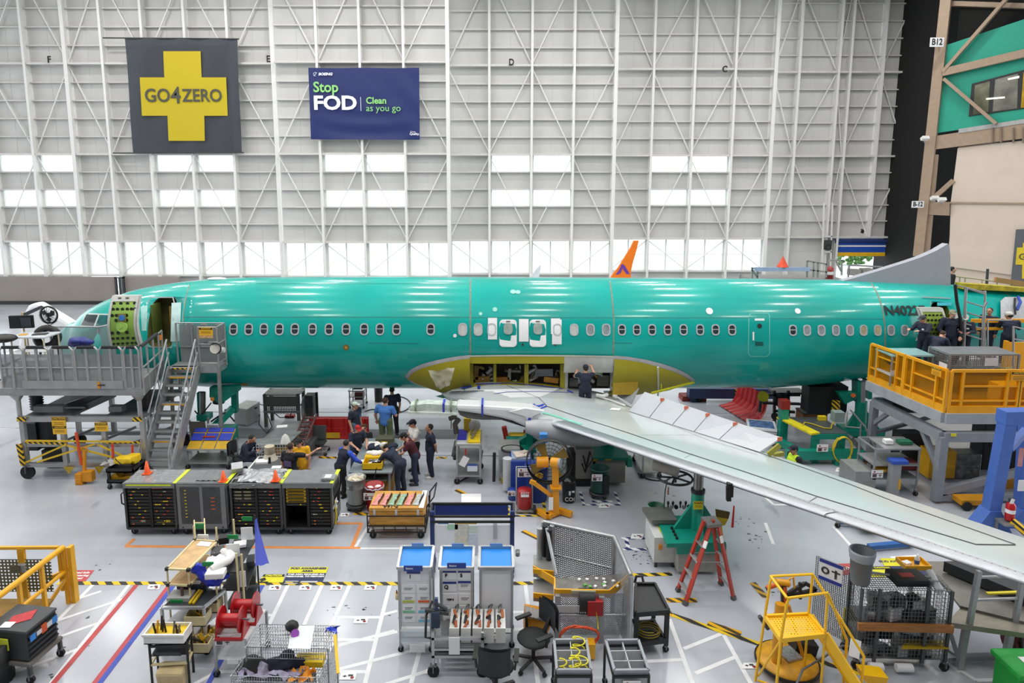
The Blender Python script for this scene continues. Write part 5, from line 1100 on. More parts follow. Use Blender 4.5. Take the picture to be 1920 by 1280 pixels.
def stairs():
 t = thing('staircase','grey aluminium stair of yellow-edged treads with a caged landing beside the fuselage','stairs',(-10.3,20.2,0));O = Vector((-10.3,20.2,0))
 xb0,xb1 = at(270,890,19.5).x,at(330,890,19.5).x
 B0,B1 = Vector((xb0,19.45,0))-O,Vector((xb0+.92,19.45,0))-O
 ztop = 3.1;T0 = Vector((at(322,700,21.0).x,20.95,ztop))-O;T1 = T0+Vector((.92,0,0));n = 12
 for a,b in ((B0,T0),(B1,T1)):
  obj('stringer',G().bar(a+Vector((0,0,.1)),b,.06,.24),GREYAL,t)
 tr = M('a9aaaa',.5,.5,var=.25,scale=40)
 for i in range(1,n+1):
  k = i/n;a,b = B0.lerp(T0,k),B1.lerp(T1,k)
  s_ = obj('tread',G().box(a.x+.03,b.x-.03,a.y-.13,a.y+.13,a.z-.04,a.z),tr,t)
  if i in (1,4,8,11,12): obj('tread_edge',G().box(a.x+.1,b.x-.1 if i != 4 else (a.x+b.x)/2+.1,a.y-.14,a.y-.13,a.z-.045,a.z+.002),HAZX if i == 12 else M('d9a21c',.5),s_)
 for a,b,ya in ((B0,T0,0),(B1,T1,0)):
  up = Vector((0,-.12,.95));lo = Vector((0,-.05,.5))
  g = G().tube([a+Vector((0,-.2,.3)),a+Vector((0,-.15,.9)),b+up],.028,6).tube([a+Vector((0,-.12,.35)),b+lo],.024,6)
  for k in (.02,.33,.66,.97): g.cyl(a.lerp(b,k),a.lerp(b,k)+up,.022,n=6)
  obj('handrail',g,M('c9cacb',.3,.7),t)
 # landing and cage
 L0 = T0+Vector((-.05,0,0));x1 = at(409,690,20.9).x-O.x;yb = 21.6-O.y
 obj('landing',G().box(L0.x,x1,L0.y,yb,ztop-.2,ztop),GREYAL,t)
 zr = at(330,614,20.9).z
 g = G()
 for x,y in ((T1.x+.05,L0.y),(x1,L0.y),(x1,yb),(L0.x,yb)): g.cyl((x,y,ztop-.1),(x,y,zr),.03,n=6)
 for z in (zr,(zr+ztop)/2+.1,ztop+.12): g.cyl((T1.x+.05,L0.y,z),(x1,L0.y,z),.025,n=6).cyl((x1,L0.y,z),(x1,yb,z),.025,n=6)
 obj('cage_rail',g,GREYAL,t);obj('clear_panel',G().box(L0.x+.1,x1,yb,yb+.01,ztop,zr-.05),POLY,t)
 obj('cage_rail',G().cyl((L0.x,yb,zr),(x1,yb,zr),.025,n=6),GREYAL,t)
 obj('inner_gate',G().box(L0.x+.1,x1-.05,yb-.04,yb-.02,ztop+.5,ztop+.55).box(L0.x+.5,L0.x+.55,yb-.04,yb-.02,ztop,zr),GREYAL,t)
 sticker(t,at(386,621,20.85)-O,.44,.26,title='CAUTION');obj('flame_card',G().cbox(at(386,630,20.86)-O,(.44,.02,.12)),M('d9a870',.5,var=.4,scale=12),t)
 obj('round_plate',G().cyl(at(404,653,20.8)-O,at(404,653,20.86)-O,.17,n=20),M('c9c8c0',.5),t);obj('plate_rim',G().tube([at(404,653,20.8)-O+Vector((.17*cos(a*pi/10),0,.17*sin(a*pi/10))) for a in range(20)],.025,5,True),BLACK,t)
 obj('bumper',G().cyl(at(411,656,21.2)-O,at(421,656,21.2)-O,.09),M('cfd0cc'),t)
 obj('caution_plate',G().cbox(at(400,643,20.85)-O,(.3,.02,.1)),LTGREY,t);txt('lettering','MOTOR',.09,at(392,643,20.8)-O,(pi/2,0,0),BLACK,t)
 for x in (B0.x,B1.x): caster(t,x,B0.y+.15,.06)
 obj('support_leg',G().bar((T0.x,.6,0),(T0.x,.75,ztop),.09).bar((x1,.6,0),(x1,.75,ztop),.09),GREYAL2,t)
stairs()
# ------------------------------------------------------------------ right-hand stand
AMBER = clear('d08a10',.6,.25,'amber_panel');YRAIL = M('e5a013',.4,var=.08)
def right_stand():
 ZD = 2.8;O = Vector((14,20,0));t = thing('work_stand','yellow-railed work stand at the tail on a grey steel frame','work stand',O)
 P = [Vector(p) for p in ((12.15,20.95,0),(12.58,17.9,0),(20,17.9,0),(20,22.3,0),(16,22.0,0),(12.9,21.3,0))]
 obj('deck',G().prism([(p.x-14,p.y-20) for p in P],'z',ZD-.12,ZD),M('9a9b9c',.5,.3),t)
 obj('raised_deck',G().prism([(13.4-14,21.1-20),(20-14,21.1-20),(20-14,22.3-20),(16-14,22.0-20),(13.4-14,21.5-20)],'z',ZD,3.05),M('8d8e90',.5,.3),t)
 obj('deck_beam',G().bar(P[0]-O+Vector((0,0,ZD-.3)),P[1]-O+Vector((0,0,ZD-.3)),.2,.3).bar(P[1]-O+Vector((0,0,ZD-.3)),P[2]-O+Vector((0,0,ZD-.3)),.2,.3),M('9da2a8',.5),t)
 up = Vector((0,0,1));zb,zt = ZD-.16,3.86
 def panel(a,b,posts,mids,sign=None):
  a = a-O;b = b-O;d = (b-a).normalized()
  g = G().bar(a+up*zt,b+up*zt,.06,.08).bar(a+up*(zb+.1),b+up*(zb+.1),.06,.22)
  g.bar(a+up*zb,a+up*zt,.07).bar(b+up*zb,b+up*zt,.07)
  r = obj('rail_panel',g,YRAIL,t)
  for k in posts: obj('baluster',G().bar(a.lerp(b,k)+up*(zb-.1),a.lerp(b,k)+up*(zt+.02),.07),YRAIL,r)
  for k0,k1,z in mids: obj('mid_rail',G().bar(a.lerp(b,k0)+up*z,a.lerp(b,k1)+up*z,.045),YRAIL,r)
  n = Vector((-d.y,d.x,0))*.03
  obj('amber_panel',G().add([a+n+up*(zb+.2),b+n+up*(zb+.2),b+n+up*zt,a+n+up*zt],[(0,1,2,3)]),AMBER,r)
  return r
 l = P[0].lerp(P[1],.0);m = P[0].lerp(P[1],.47);m2 = P[0].lerp(P[1],.49);e = P[1]+Vector((-.02,.02,0))
 panel(l,m,(.22,.8),((.2,.8,3.55),(0,1,3.1)));panel(m2,e,(.2,.78),((.2,.78,3.45),(0,1,3.0)))
 f0 = P[1]+Vector((.08,-.02,0));f1 = Vector((14.55,17.88,0));f2 = Vector((17,17.88,0))
 panel(f0,f1,(.17,.83),((.17,1,3.42),(0,1,3.0)));panel(f1+Vector((.05,0,0)),f2,(.12,.8),((0,1,3.42),(0,1,3.0)))
 a = at(1762,697,18.1)-O;sticker(t,a+Vector((-.06,.05,0)),.34,.24,(pi/2,0,-1.43),'e5a013','CAUTION',3)
 sticker(t,at(1910,705,17.82)-O,.42,.26,(pi/2,0,0),'e5a013','CAUTION',3)
 obj('yellow_gate',G().box(2.55,3.3,1.0,1.05,ZD,3.9).box(2.5,2.58,.95,1.1,ZD,3.95),YRAIL,t)
 # steel frame below
 ST = M('8d9299',.5,.2,var=.1);zf = at(1755,818,17.85).z
 x0,x1,x2 = 12.57-14,12.32-14,6.0
 ya,yb = 17.85-20,20.8-20
 obj('frame_beam',G().bar((x0,ya,zf),(x1,yb,zf),.24,.26),ST,t);obj('frame_beam',G().bar((x0,ya,zf),(x2,ya,zf),.2,.26),ST,t);obj('frame_beam',G().bar((x1,yb,zf),(x2,yb,zf),.2,.26),ST,t);obj('frame_beam',G().bar((x0,ya,.18),(x2,ya,.18),.16,.2),ST,t)
 obj('post',G().bar((x0,ya,.08),(x0,ya,zf),.22),ST,t);obj('post',G().bar((x1,yb,.08),(x1,yb,zf),.2),ST,t);obj('post',G().bar((3.6,ya,.08),(3.6,ya,zf),.18),ST,t);obj('post',G().bar((3.4,yb,.08),(3.4,yb,zf),.18),ST,t)
 obj('knee_brace',G().bar((x0-.05,ya+.9,zf),(x0,ya+.02,zf-1.0),.14),ST,t);obj('knee_brace',G().bar((x1+.1,yb-.8,zf),(x1,yb,zf-.75),.12),ST,t);obj('diagonal',G().bar((x0,ya,.3),(3.5,ya,zf-.3),.16,.2),ST,t);obj('diagonal',G().bar((x1,yb,.9),(1.2,yb,zf-.2),.1),ST,t)
 obj('strut',G().bar((1.0,ya,.2),(1.0,ya,1.3),.08),ST,t)
 for s in ((-1,.3),(.8,.5),(2.4,.5)): obj('jack_screw',G().bar((s[0],s[1],zf-.1),(s[0],s[1],ZD-.35),.5,.5),BLACK,t)
 obj('yellow_label',G().cbox((x0+.2,ya-.14,zf+.1),(.14,.02,.08)),M('d9d01c'),t)
right_stand()
def on_right():
 ZD = 2.8
 def base(px,Y): return Vector((at(px,690,Y).x,Y,ZD))
 t = thing('parts_rack','glass-topped grey rack of tilted folders at left end of yellow-railed stand','rack',base(1693,20.3))
 obj('top',G().box(-.65,.65,-.45,.45,.93,.98),M('8fb3b3',.15),t);obj('shelf',G().box(-.65,.6,-.45,.3,.32,.36).box(-.65,.6,-.46,-.44,.36,.5),LTGREY,t)
 for x in (-.62,.62):
  for y in (-.42,.42): obj('leg',G().bar((x,y,0),(x,y,.93),.04),GREYAL,t)
 for i in range(6): tag(obj('folder',G().cbox((0,0,.16),(.05,.3,.34),ry=-.5),M(['2b2d2b','3d4038','23282a'][i % 3]),loc=base(1693,20.3)+Vector((-.45+.17*i,-.1,.36))),'dark binder tilted in the glass-topped rack on the stand','binder','binders in the glass-topped rack')
 t = thing('fire_extinguisher','black and orange extinguisher bottle in the glass-topped rack','extinguisher',base(1722,20.0));obj('cylinder',G().lathe([(0,0),(.1,0),(.1,.45),(.05,.55),(.03,.6),(0,.6)],12),M('1a1a1c',.3),t);obj('label_band',G().lathe([(.102,.2),(.102,.4)],12),M('d8691c'),t);obj('hose',G().tube([(.0,0,.58),(.15,0,.6),(.17,0,.3)],.02,5),M('c99a1c'),t)
 t = thing('wire_cabinet','grey wire-mesh cabinet with solid top on the yellow-railed stand','cabinet',base(1822,19.7))
 w,d,h = 2.05,.95,1.18
 obj('top',G().box(-w/2,w/2,-d/2,d/2,h-.05,h),M('8d9297',.35,.5),t)
 for x in (-w/2,w/2):
  for y in (-d/2,d/2): obj('corner_post',G().cbox((x,y,h/2),(.05,.05,h)),GREYAL2,t)
 obj('front_mesh',G().wires((-w/2,-d/2,.1),(w,0,0),(0,0,h-.15),40,18,.005),GREYAL2,t);obj('side_mesh',G().wires((-w/2,-d/2,.1),(0,d,0),(0,0,h-.15),14,14,.007),GREYAL2,t);obj('rear_mesh',G().wires((-w/2,d/2,.1),(w,0,0),(0,0,h-.15),30,14,.005),GREYAL2,t);obj('shelf',G().box(-w/2,w/2,-d/2,d/2,.5,.53),GREYAL2,t)
 obj('notice',G().cbox((-w/2-.03,-.25,.6),(.01,.36,.5)),PAPER,t);obj('notice',G().cbox((.2,-d/2-.02,.95),(.4,.01,.24)),LTGREY,t)
 for x,y,m,l in ((.75,-.1,PAPER,'white papers on the middle shelf of the wire cabinet'),(.85,-.25,M('c9b81c'),'yellow tray on the middle shelf of the wire cabinet')):
  o = obj('paper_stack' if m is PAPER else 'tray',G().cbox((0,0,.035),(.5,.3,.06),rz=.2),m,loc=base(1822,19.7)+Vector((x,y,.535 if m is PAPER else .6)));tag(o,l,'papers' if m is PAPER else 'tray')
 o = obj('paper_box',G().box(-.75,.75,-.25,.25,0,.5).box(-.74,-.01,-.24,.24,.5,.52),PAPER,loc=base(1905,18.5)+Vector((.2,0,0)));tag(o,'long white box behind the front yellow railing at right edge','box')
 # access ladder at the tail
 t = thing('platform_ladder','grey aluminium ladder stand leaning up to the tail fuselage','ladder',(16.35,21.35,ZD))
 O = Vector((16.35,21.35,ZD))
 def A(x,y,Y=21.4): return at(x,y,Y)-O
 obj('upright',G().tube([A(1806,690),A(1810,560),A(1812,538)],.045,6),GREYAL,t);obj('upright',G().tube([A(1840,690),A(1845,575),A(1850,566)],.045,6),GREYAL,t);obj('upright',G().tube([A(1845,690,21.9),A(1847,545,21.9)],.035,6),GREYAL,t)
 for y in (545,570,590,612,632): obj('rung',G().cyl(A(1808,y-6),A(1847,y+6),.028,n=6),GREYAL,t)
 obj('black_edge',G().tube([A(1791,533),A(1794,565),A(1801,600),A(1803,640)],.05,6),BLACK,t);obj('tie_bar',G().cyl(A(1795,535),A(1847,548),.025,n=6),GREYAL,t)
 t = thing('guard_cage','grey tube cage with yellow bars behind the white-capped man','cage',(17.6,21.0,ZD));O2 = Vector((17.6,21.0,ZD))
 def B(x,y,Y=21.0): return at(x,y,Y)-O2
 obj('cage_frame',G().cyl(B(1852,600),B(1898,600),.025,n=6).cyl(B(1852,600),B(1852,690),.025,n=6).cyl(B(1900,612,20.2),B(1925,618,20.2),.025,n=6).cyl(B(1900,612,20.2),B(1900,720,20.2),.03,n=6).cyl(B(1900,635,20.2),B(1925,640,20.2),.025,n=6),GREYAL,t);obj('yellow_bar',G().bar(B(1822,601,21.9),B(1920,601,21.9),.1,.12).bar(B(1830,616,21.9),B(1880,616,21.9),.08),YRAIL,t)
on_right()
def upper_deck():
 Y = 25.4
 t = thing('access_deck','yellow-edged upper deck with low rail beyond the tail','work stand',(19.5,Y,0));O = Vector((19.5,Y,0))
 obj('deck',G().box(-2.6,6,-.6,2,4.02,4.12),M('b8aa3a',.5),t)
 g = G().cyl(at(1786,517,Y)-O,at(1930,535,Y)-O,.03,n=6)
 for px in (1800,1810,1842,1870,1900): g.cyl(at(px,518+(px-1786)*.12,Y)-O,Vector((at(px,520,Y).x-O.x,0,4.1)),.025,n=6)
 obj('rail',g,M('b9a98a',.5),t);obj('post',G().cyl(at(1852,504,Y+.3)-O,at(1850,532,Y+.3)-O,.05,n=6),DKGREY,t);obj('plank',G().bar(at(1865,524,Y)-O,at(1930,534,Y)-O,.1,.2),M('b07c4a'),t)
 for x in (-2.4,5.8):
  for y in (0,1.8): obj('leg',G().bar((x,y,0),(x,y,4.02),.12),GREYAL2,t)
upper_deck()
def gantry():
 O = Vector((13.4,16.3,0));t = thing('lifting_gantry','blue steel lifting frame at right edge with red extinguisher','gantry',O)
 BL = M('4568b4',.4,var=.08)
 zt = at(1890,778,16.3).z
 a0,a1 = fl(1851,992),at(1890,782,16.3);b0,b1 = fl(1913,985),at(1925,790,16.9)
 obj('column',G().bar(a0-O,a1-O,.3,.3),BL,t);obj('column',G().bar(b0-O,b1-O,.26,.26),BL,t)
 obj('top_beam',G().bar(a1-O+Vector((-.18,0,.02)),a1-O+Vector((3,.2,.02)),.34,.34),BL,t);obj('column_foot',G().prism([(a0.x-O.x-.5,0),(a0.x-O.x+.5,0),(a0.x-O.x+.16,.6),(a0.x-O.x-.12,.6)],'y',a0.y-O.y-.2,a0.y-O.y+.2),BL,t);obj('brace',G().bar(at(1893,840,16.4)-O,at(1925,805,16.8)-O,.16),BL,t);obj('column_foot',G().prism([(b0.x-O.x-.4,0),(b0.x-O.x+.4,0),(b0.x-O.x+.12,.5),(b0.x-O.x-.12,.5)],'y',b0.y-O.y-.15,b0.y-O.y+.15),BL,t)
 obj('arrow_sign',G().cbox(at(1914,857,16.5)-O,(.12,.02,.5)),M('c98a8a'),t);obj('white_notice',G().cbox(at(1916,910,16.5)-O,(.2,.02,.3)),PAPER,t)
 p = at(1894,960,16.0);e = thing('fire_extinguisher','red fire extinguisher on the bracket of the blue lifting frame','extinguisher',(p.x,16.0,at(1894,974,16.0).z))
 obj('cylinder',G().lathe([(0,0),(.1,0),(.11,.03),(.11,.4),(.06,.48),(.03,.5),(0,.5)],14),M('b8161c',.25),e);obj('label_band',G().lathe([(.112,.2),(.112,.3)],14),PAPER,e);obj('valve',G().cbox((0,0,.54),(.14,.05,.08)),DKGREY,e);obj('tag',G().cbox((-.06,-.1,.55),(.09,.01,.13),ry=.3),PAPER,e)
 obj('bracket',G().cbox(Vector((p.x,16.0,at(1894,976,16.0).z-.03))-O,(.5,.4,.05)).bar(Vector((p.x-.2,16.15,0))-O,Vector((p.x-.2,16.15,at(1894,976,16.0).z))-O,.06),GREYAL2,t);obj('hazard_bar',G().bar(at(1898,976,15.9)-O,at(1925,1000,15.6)-O,.12,.14),HAZX,t)
gantry()
# ------------------------------------------------------------------ middle of the floor
def origin(px,py): return fl(px,py)
class At:
 """photo point -> place relative to an origin on the floor, at the origin's depth plus dy"""
 def __init__(s,px,py): s.o = fl(px,py)
 def __call__(s,x,y,dy=0): return at(x,y,s.o.y+dy) - s.o
 def x(s,px,dy=0): return at(px,900,s.o.y+dy).x - s.o.x
 def z(s,py,dy=0): return zat(928,py,s.o.y+dy)
def crumple(n,m,f,amp,seed):
 random.seed(seed);return [[f(i/n,j/m) + Vector((random.uniform(-1,1)*amp,random.uniform(-1,1)*amp,random.uniform(-1,1)*amp)) for i in range(n+1)] for j in range(m+1)]
CLOTH = M('77797b',.8,var=.12,scale=5,bump=.3);FOIL = M('a9abad',.25,.7,var=.3,scale=14,bump=.6);LIME = M('c9dc2a',.5);BLK2 = M('0d0d0e',.6)
lab_cols = [M('d9c41c',.6),M('d9c41c',.6),M('e0622a',.6),M('b83a2c',.6),M('b9b9b0',.6)]
def locker(x0,x1,label,style,seed):
 Y = 16.05;X0,X1 = at(x0,1003,Y).x,at(x1,1003,Y).x;w = X1-X0;d = .8;h = zat(928,907,Y);zb = .2
 t = thing('tool_locker',label,'tool locker',((X0+X1)/2,Y,0),0,'rolling tool lockers');random.seed(seed)
 body = obj('cabinet',G().box(-w/2,w/2,.03,d,zb,zb+.05).box(-w/2,w/2,.03,d,h-.05,h).box(-w/2,-w/2+.03,0,d,zb,h).box(w/2-.03,w/2,0,d,zb,h).box(-w/2,w/2,d-.03,d,zb,h).box(-.035,.035,0,d,zb,h),BLK2,t)
 obj('frame',bars(G(),[(-w/2,0,zb),(w/2,0,zb),(w/2,0,h),(-w/2,0,h)],.05,True),DKGREY,t)
 for x in (-w/2+.12,w/2-.12):
  for y in (.1,d-.1): caster(t,x,y,.085)
 g = G();
 obj('top_cover',G().grid(crumple(10,6,lambda u,v: Vector((-w/2-.04+u*(w+.08),-.03+v*(d+.05),h+.015)),.012 if style != 'foil' else .05,seed)),CLOTH if style in ('cloth','plain') else FOIL,t)
 obj('front_flap',G().box(-w/2-.02,w/2+.02,-.03,-.01,h-.1,h+.03),CLOTH,t);obj('side_cover',G().box(w/2,w/2+.03,-.02,d+.02,zb+.1,h+.01).box(-w/2-.03,-w/2,-.02,d+.02,h-.3,h+.01),CLOTH,t)
 obj('reflective_band',G().bar((w/2+.02,-.02,h+.025),(w/2+.02,d,h+.025),.09,.02),LIME,t)
 if style == 'foil2': obj('reflective_band',G().box(-w/2+.06,w/2-.06,-.035,-.03,h-.04,h),LIME,t)
 g = G();
 for k in range(7): g.tube([(w/2+.03,.05+k*.1,h-.1),(w/2+.055,.1+k*.1,h-.4),(w/2+.035,.06+k*.1,h-.8)],.012,4)
 obj('lacing',g,BLK2,t)
 if style == 'cloth':
  obj('front_cover',G().box(-w/2,w/2,-.05,-.03,zb+.02,h-.02),CLOTH,t)
  for a in (-1,1): obj('mesh_window',G().box(-.04*(a<0)+(.04 if a>0 else -w/2+.12),(w/2-.12 if a>0 else -.04),-.056,-.05,zb+.16,h-.06),M('3f4143',.6,var=.25,scale=9),t)
  for x,z in ((-w/2+.1,zb+.06),(.05,zb+.06),(w/2-.1,zb+.06)): obj('rivet',G().cyl((x,-.06,z),(x,-.05,z),.02,n=8),BLACK,t)
  for k in range(9): obj('drawer_label',G().cbox((-w/2+.22,-.062,h-.15-k*.09),(.05,.006,.018)),lab_cols[k%2],t)
  for k in range(4): obj('drawer_label',G().cbox((.3,-.062,h-.35-k*.1),(.1,.006,.018)),lab_cols[2],t)
 else:
  n = 12
  for side in (-1,1):
   x0_,x1_ = (-w/2+.05,-.05) if side < 0 else (.05,w/2-.05)
   for k in range(n):
    z1 = h-.09-k*(h-zb-.15)/n;z0 = z1-(h-zb-.15)/n+.022
    f = M('121314',.4)
    if style == 'plain' and side < 0 and k < 5: f = M('b8951c',.5) if k < 5 else f
    big = style == 'foil' and side < 0 and 1 <= k <= 3
    if style == 'plain' and side < 0 and k >= 6: continue
    dr = obj('drawer',G().box(x0_,x1_,.02 if not big else .0,.3,z0,z1),f,t)
    if style == 'plain' and side < 0 and k < 5: obj('drawer_slot',G().box(x0_+.05,x1_-.05,.0,.02,z0+.025,z1-.02),BLK2,dr)
    if big:
     for q in (0,.5): obj('tray',G().box(x0_+.05+q*(x1_-x0_)*.9,x0_+.02+(q+.42)*(x1_-x0_)*.9,-.02,.01,z0+.01,z1-.01),M('6d6d55',.4),dr)
    for q in range(random.choice((1,1,2))):
     m = random.choice(lab_cols if side > 0 else lab_cols[:3]);lw = random.choice((.04,.05,.08,.16 if side > 0 and style == 'foil2' else .05))
     xx = random.uniform(x0_+.08,x1_-.1);obj('drawer_label',G().cbox((xx,.0 if big else .012,(z0+z1)/2),(lw,.012,.02)),m,dr)
  if style == 'foil2':
   for x,l in ((-w*.25,.5),(w*.25,.42)): obj('loose_tools',G().cbox((x,.1,zb+.12),(l,.15,.07)).cbox((x+.1,.05,zb+.2),(.1,.1,.05)),M('c9b02a' if x > 0 else '8d8578',.5,var=.5,scale=15),t)
 return t,h,w
l1 = locker(241,333,'black tool locker at left end of the row, crumpled silver sheet on top','foil2',3)
l2 = locker(339,428,'tool locker closed by a grey cloth front with two dark mesh windows','cloth',5)
l3 = locker(438,530,'black tool locker heaped with crinkled silver foil, third from left','foil',8)
l4 = locker(536,624,'black tool locker with yellow drawer fronts at right end of the row','plain',9)
obj('push_handle',G().cyl((l4[2]/2+.04,0,.75),(l4[2]/2+.2,-.2,1.05),.025),LTGREY,l4[0]);obj('yellow_cord',G().tube([(l4[2]/2+.06,.1,.9),(l4[2]/2+.09,.1,.5),(l4[2]/2+.05,.1,.28)],.025,5),M('d9c41c'),l4[0]);obj('notice',G().cbox((l4[2]/2+.05,.25,.75),(.01,.2,.3)),PAPER,l4[0])
obj('side_handle',G().tube([(-l1[2]/2-.02,0,1.2),(-l1[2]/2-.09,-.02,1.15),(-l1[2]/2-.09,-.02,.9),(-l1[2]/2-.02,0,.85)],.02,5),BLACK,l1[0])
random.seed(5);obj('foil_heap',G().grid([[Vector((-.5+i*.1,.02+j*.1,l3[1]+.03+.16*sin(pi*i/10)*sin(pi*j/7)+random.uniform(-.035,.035))) for i in range(11)] for j in range(8)],False),FOIL,l3[0])
obj('cloth_fold',G().grid([[Vector((-.2+i*.07,.12+j*.09,l2[1]+.03+.12*sin(pi*i/8)*(j/4)+.02*(i%2))) for i in range(9)] for j in range(5)],False),CLOTH,l2[0])
ORA = M('ee5a1e',.5,var=.05)
def cone(loc,label,h=.28):
 t = thing('traffic_cone',label,'cone',loc,0);obj('cone',G().lathe([(.085,.0),(.022,h),(0,h)],14),ORA,t);obj('cone_base',G().box(-.1,.1,-.1,.1,0,.02),ORA,t)
def ontop(l,px,dy): p = l[0].location;return Vector((at(px,900,16.05+dy).x,16.05+dy,l[1]+.03))
cone(ontop(l2,419,.1),'small orange cone standing on grey-cloth tool locker');cone(ontop(l3,517,.05)+Vector((0,0,.04)),'small orange cone on right corner of foil-heaped tool locker');
cone(Vector((l1[0].location.x-.32,16.6,l1[1]+.03)),'small red-orange cone lying against the stair handrail on first locker',.34)
o = obj('parts_tray',G().box(-.17,.17,-.14,.14,0,.06).box(-.14,.14,-.12,.12,.06,.065),GREY,loc=ontop(l4,617,.25));tag(o,'small grey tray with papers on right end tool locker','tray');obj('paper',G().box(-.1,.06,-.1,.1,.066,.07),PAPER,o)
o = obj('label_printer',G().cbox((0,0,.12),(.28,.2,.2),rx=.6,rz=.4),M('b9bbbd',.4),loc=ontop(l3,446,.65));tag(o,'pale tilted label card behind the foil-heaped tool locker','device')
def crate():
 A = At(745,1010);t = thing('wooden_crate','honey-coloured plywood crate strapped in a black tube cart','crate',A.o)
 x0,x1 = A.x(690),A.x(793);zt = A.z(952);zb = A.z(990)
 PLY = M('c8913c',.55,var=.3,scale=2.5,stretch=(1,1,7))
 obj('crate_box',G().box(x0,x1,0,.95,zb,zt-.12).box(x0,x1-.0,0,.95,zt-.1,zt),PLY,t,bev=.008);obj('white_edge',G().box(x1-.12,x1+.005,0,.96,zt+.002,zt+.006),PAPER,t)
 for k in (.1,.5,.9): obj('latch',G().box(x0+(x1-x0)*k-.03,x0+(x1-x0)*k+.03,-.02,0,zt-.2,zt-.05),LTGREY,t)
 obj('bottom_lip',G().box(x0,x1,-.02,.0,zb,zb+.03),LTGREY,t)
 g = bars(G(),[(x0-.04,-.04,.38),(x1+.04,-.04,.38),(x1+.04,.99,.38),(x0-.04,.99,.38)],.03,True);bars(g,[(x0-.04,-.04,.2),(x1+.04,-.04,.2),(x1+.04,.99,.2),(x0-.04,.99,.2)],.03,True);g.bar((x0-.04,-.04,zb+.35),(x1+.04,-.04,zb+.35),.025)
 for x in (x0-.04,x1+.04):
  for y in (-.04,.99): g.bar((x,y,.2),(x,y,zb+.4),.03)
 for k in range(5): g.bar((x0+.1+k*.28,-.04,.2),(x0+.1+k*.28,-.04,.38),.02)
 obj('cart_frame',g,BLACK,t);obj('push_handle',G().tube([(x1+.06,.1,.4),(x1+.08,.1,zt),(x1+.26,.1,zt+.25),(x1+.26,.9,zt+.25),(x1+.08,.9,zt),(x1+.06,.9,.4)],.02,6),BLACK,t)
 for x in (x0+.08,x1-.08):
  for y in (.05,.9): caster(t,x,y,.09)
 txt('lettering','F-16A',.16,((x0+x1)/2-.15,.07,zt+.006),(0,0,pi),BLACK,t,bold=.004)
 for i in range(6):
  z = zt+.005;m = M('d58a84' if i in (0,1,4) else '8fae94' if i in (2,3) else 'aeb2b0',.5,var=.4,scale=14)
  o = thing('sealant_card','slim pale card of small fasteners in a row on the crate lid','parts card',A.o+Vector((x0+.16+i*.21,.42,z)),-.12,'parts cards on the plywood crate');obj('card',G().box(-.085,.085,-.3,.3,0,.02),m,o)
  g = G();random.seed(i)
  for k in range(9): g.cyl((.09,-.27+k*.065,.02),(.09,-.27+k*.065,.02+random.uniform(.05,.1)),.012,n=5)
  obj('fastener_row',g,M('3d3327' if i % 2 else '5a4a3a',.5),o)
crate()
def drum(px,py,toppy,w,label,m,content=None,dolly=True,name='drum',ribs=False,lid=False):
 A = At(px,py);r = w/2*A.o.y*1.08/FPX;zb = .17 if dolly else 0;zt = A.z(toppy)
 t = thing(name,label,'drum' if 'drum' in name else 'bin',A.o+Vector((0,r,0)))
 prof = [(0,zb+.01),(r*.86,zb+.01),(r*.86,zb),(r*.9,zb+.05)] + ([(r*.95,zb+(zt-zb)*.62),(r*1.0,zb+(zt-zb)*.64),(r*.95,zb+(zt-zb)*.66)] if ribs else []) + [(r*.97,zt-.03),(r*1.03,zt-.03),(r*1.03,zt),(r*.96,zt),(r*.9,zt-.14),(0,zt-.16)]
 if lid: prof = prof[:-3] + [(r*.98,zt+.02),(r*.2,zt+.1),(0,zt+.1)]
 obj('body',G().lathe(prof,24),m,t)
 if dolly:
  obj('dolly',G().lathe([(0,.12),(r*1.05,.12),(r*1.05,.17),(0,.17)],20),DKGREY,t)
  for a in range(4): caster(t,r*.8*cos(a*1.57+.6),r*.8*sin(a*1.57+.6),.05)
 return t,r,zt
t,r,zt = drum(665,962,902,37,'galvanised steel drum full of crumpled packing on a black dolly',M('8f9291',.35,.6,var=.15,scale=3,stretch=(12,12,.3)),ribs=True)
random.seed(4);g = G()
for i in range(26): g.cbox((random.uniform(-.6,.6)*r,random.uniform(-.6,.6)*r,zt-.1+random.uniform(0,.07)),(.13,.1,.05),random.uniform(0,3),random.uniform(-.6,.6),random.uniform(-.6,.6))
obj('packing_scraps',g,M('cfc4ae',.8,var=.35,scale=5),t,kind='stuff')
t,r,zt = drum(700,962,915,33,'red drum lined with clear bag beside the galvanised drum',M('a5151b',.3),dolly=False)
obj('bag_rim',G().tube([(r*1.04*cos(a*pi/10),r*1.04*sin(a*pi/10),zt-.04-.03*(a%2)) for a in range(20)],.025,5,True),clear('d9ccd9',.3,.2,'bag_film'),t);obj('wipes',G().ell((-.1,-.1,zt-.06),(.1,.08,.05),8,6).ell((.12,-.05,zt-.05),(.1,.08,.05),8,6),M('dfe6e4',.8),t);asset_tag(t,(-.1,-r-.02,.5),.3);obj('hanging_cord',G().tube([(r*.3,-r-.01,zt-.05),(r*.35,-r-.02,zt-.3),(r*.3,-r-.01,.3)],.012,4),WHITE,t)
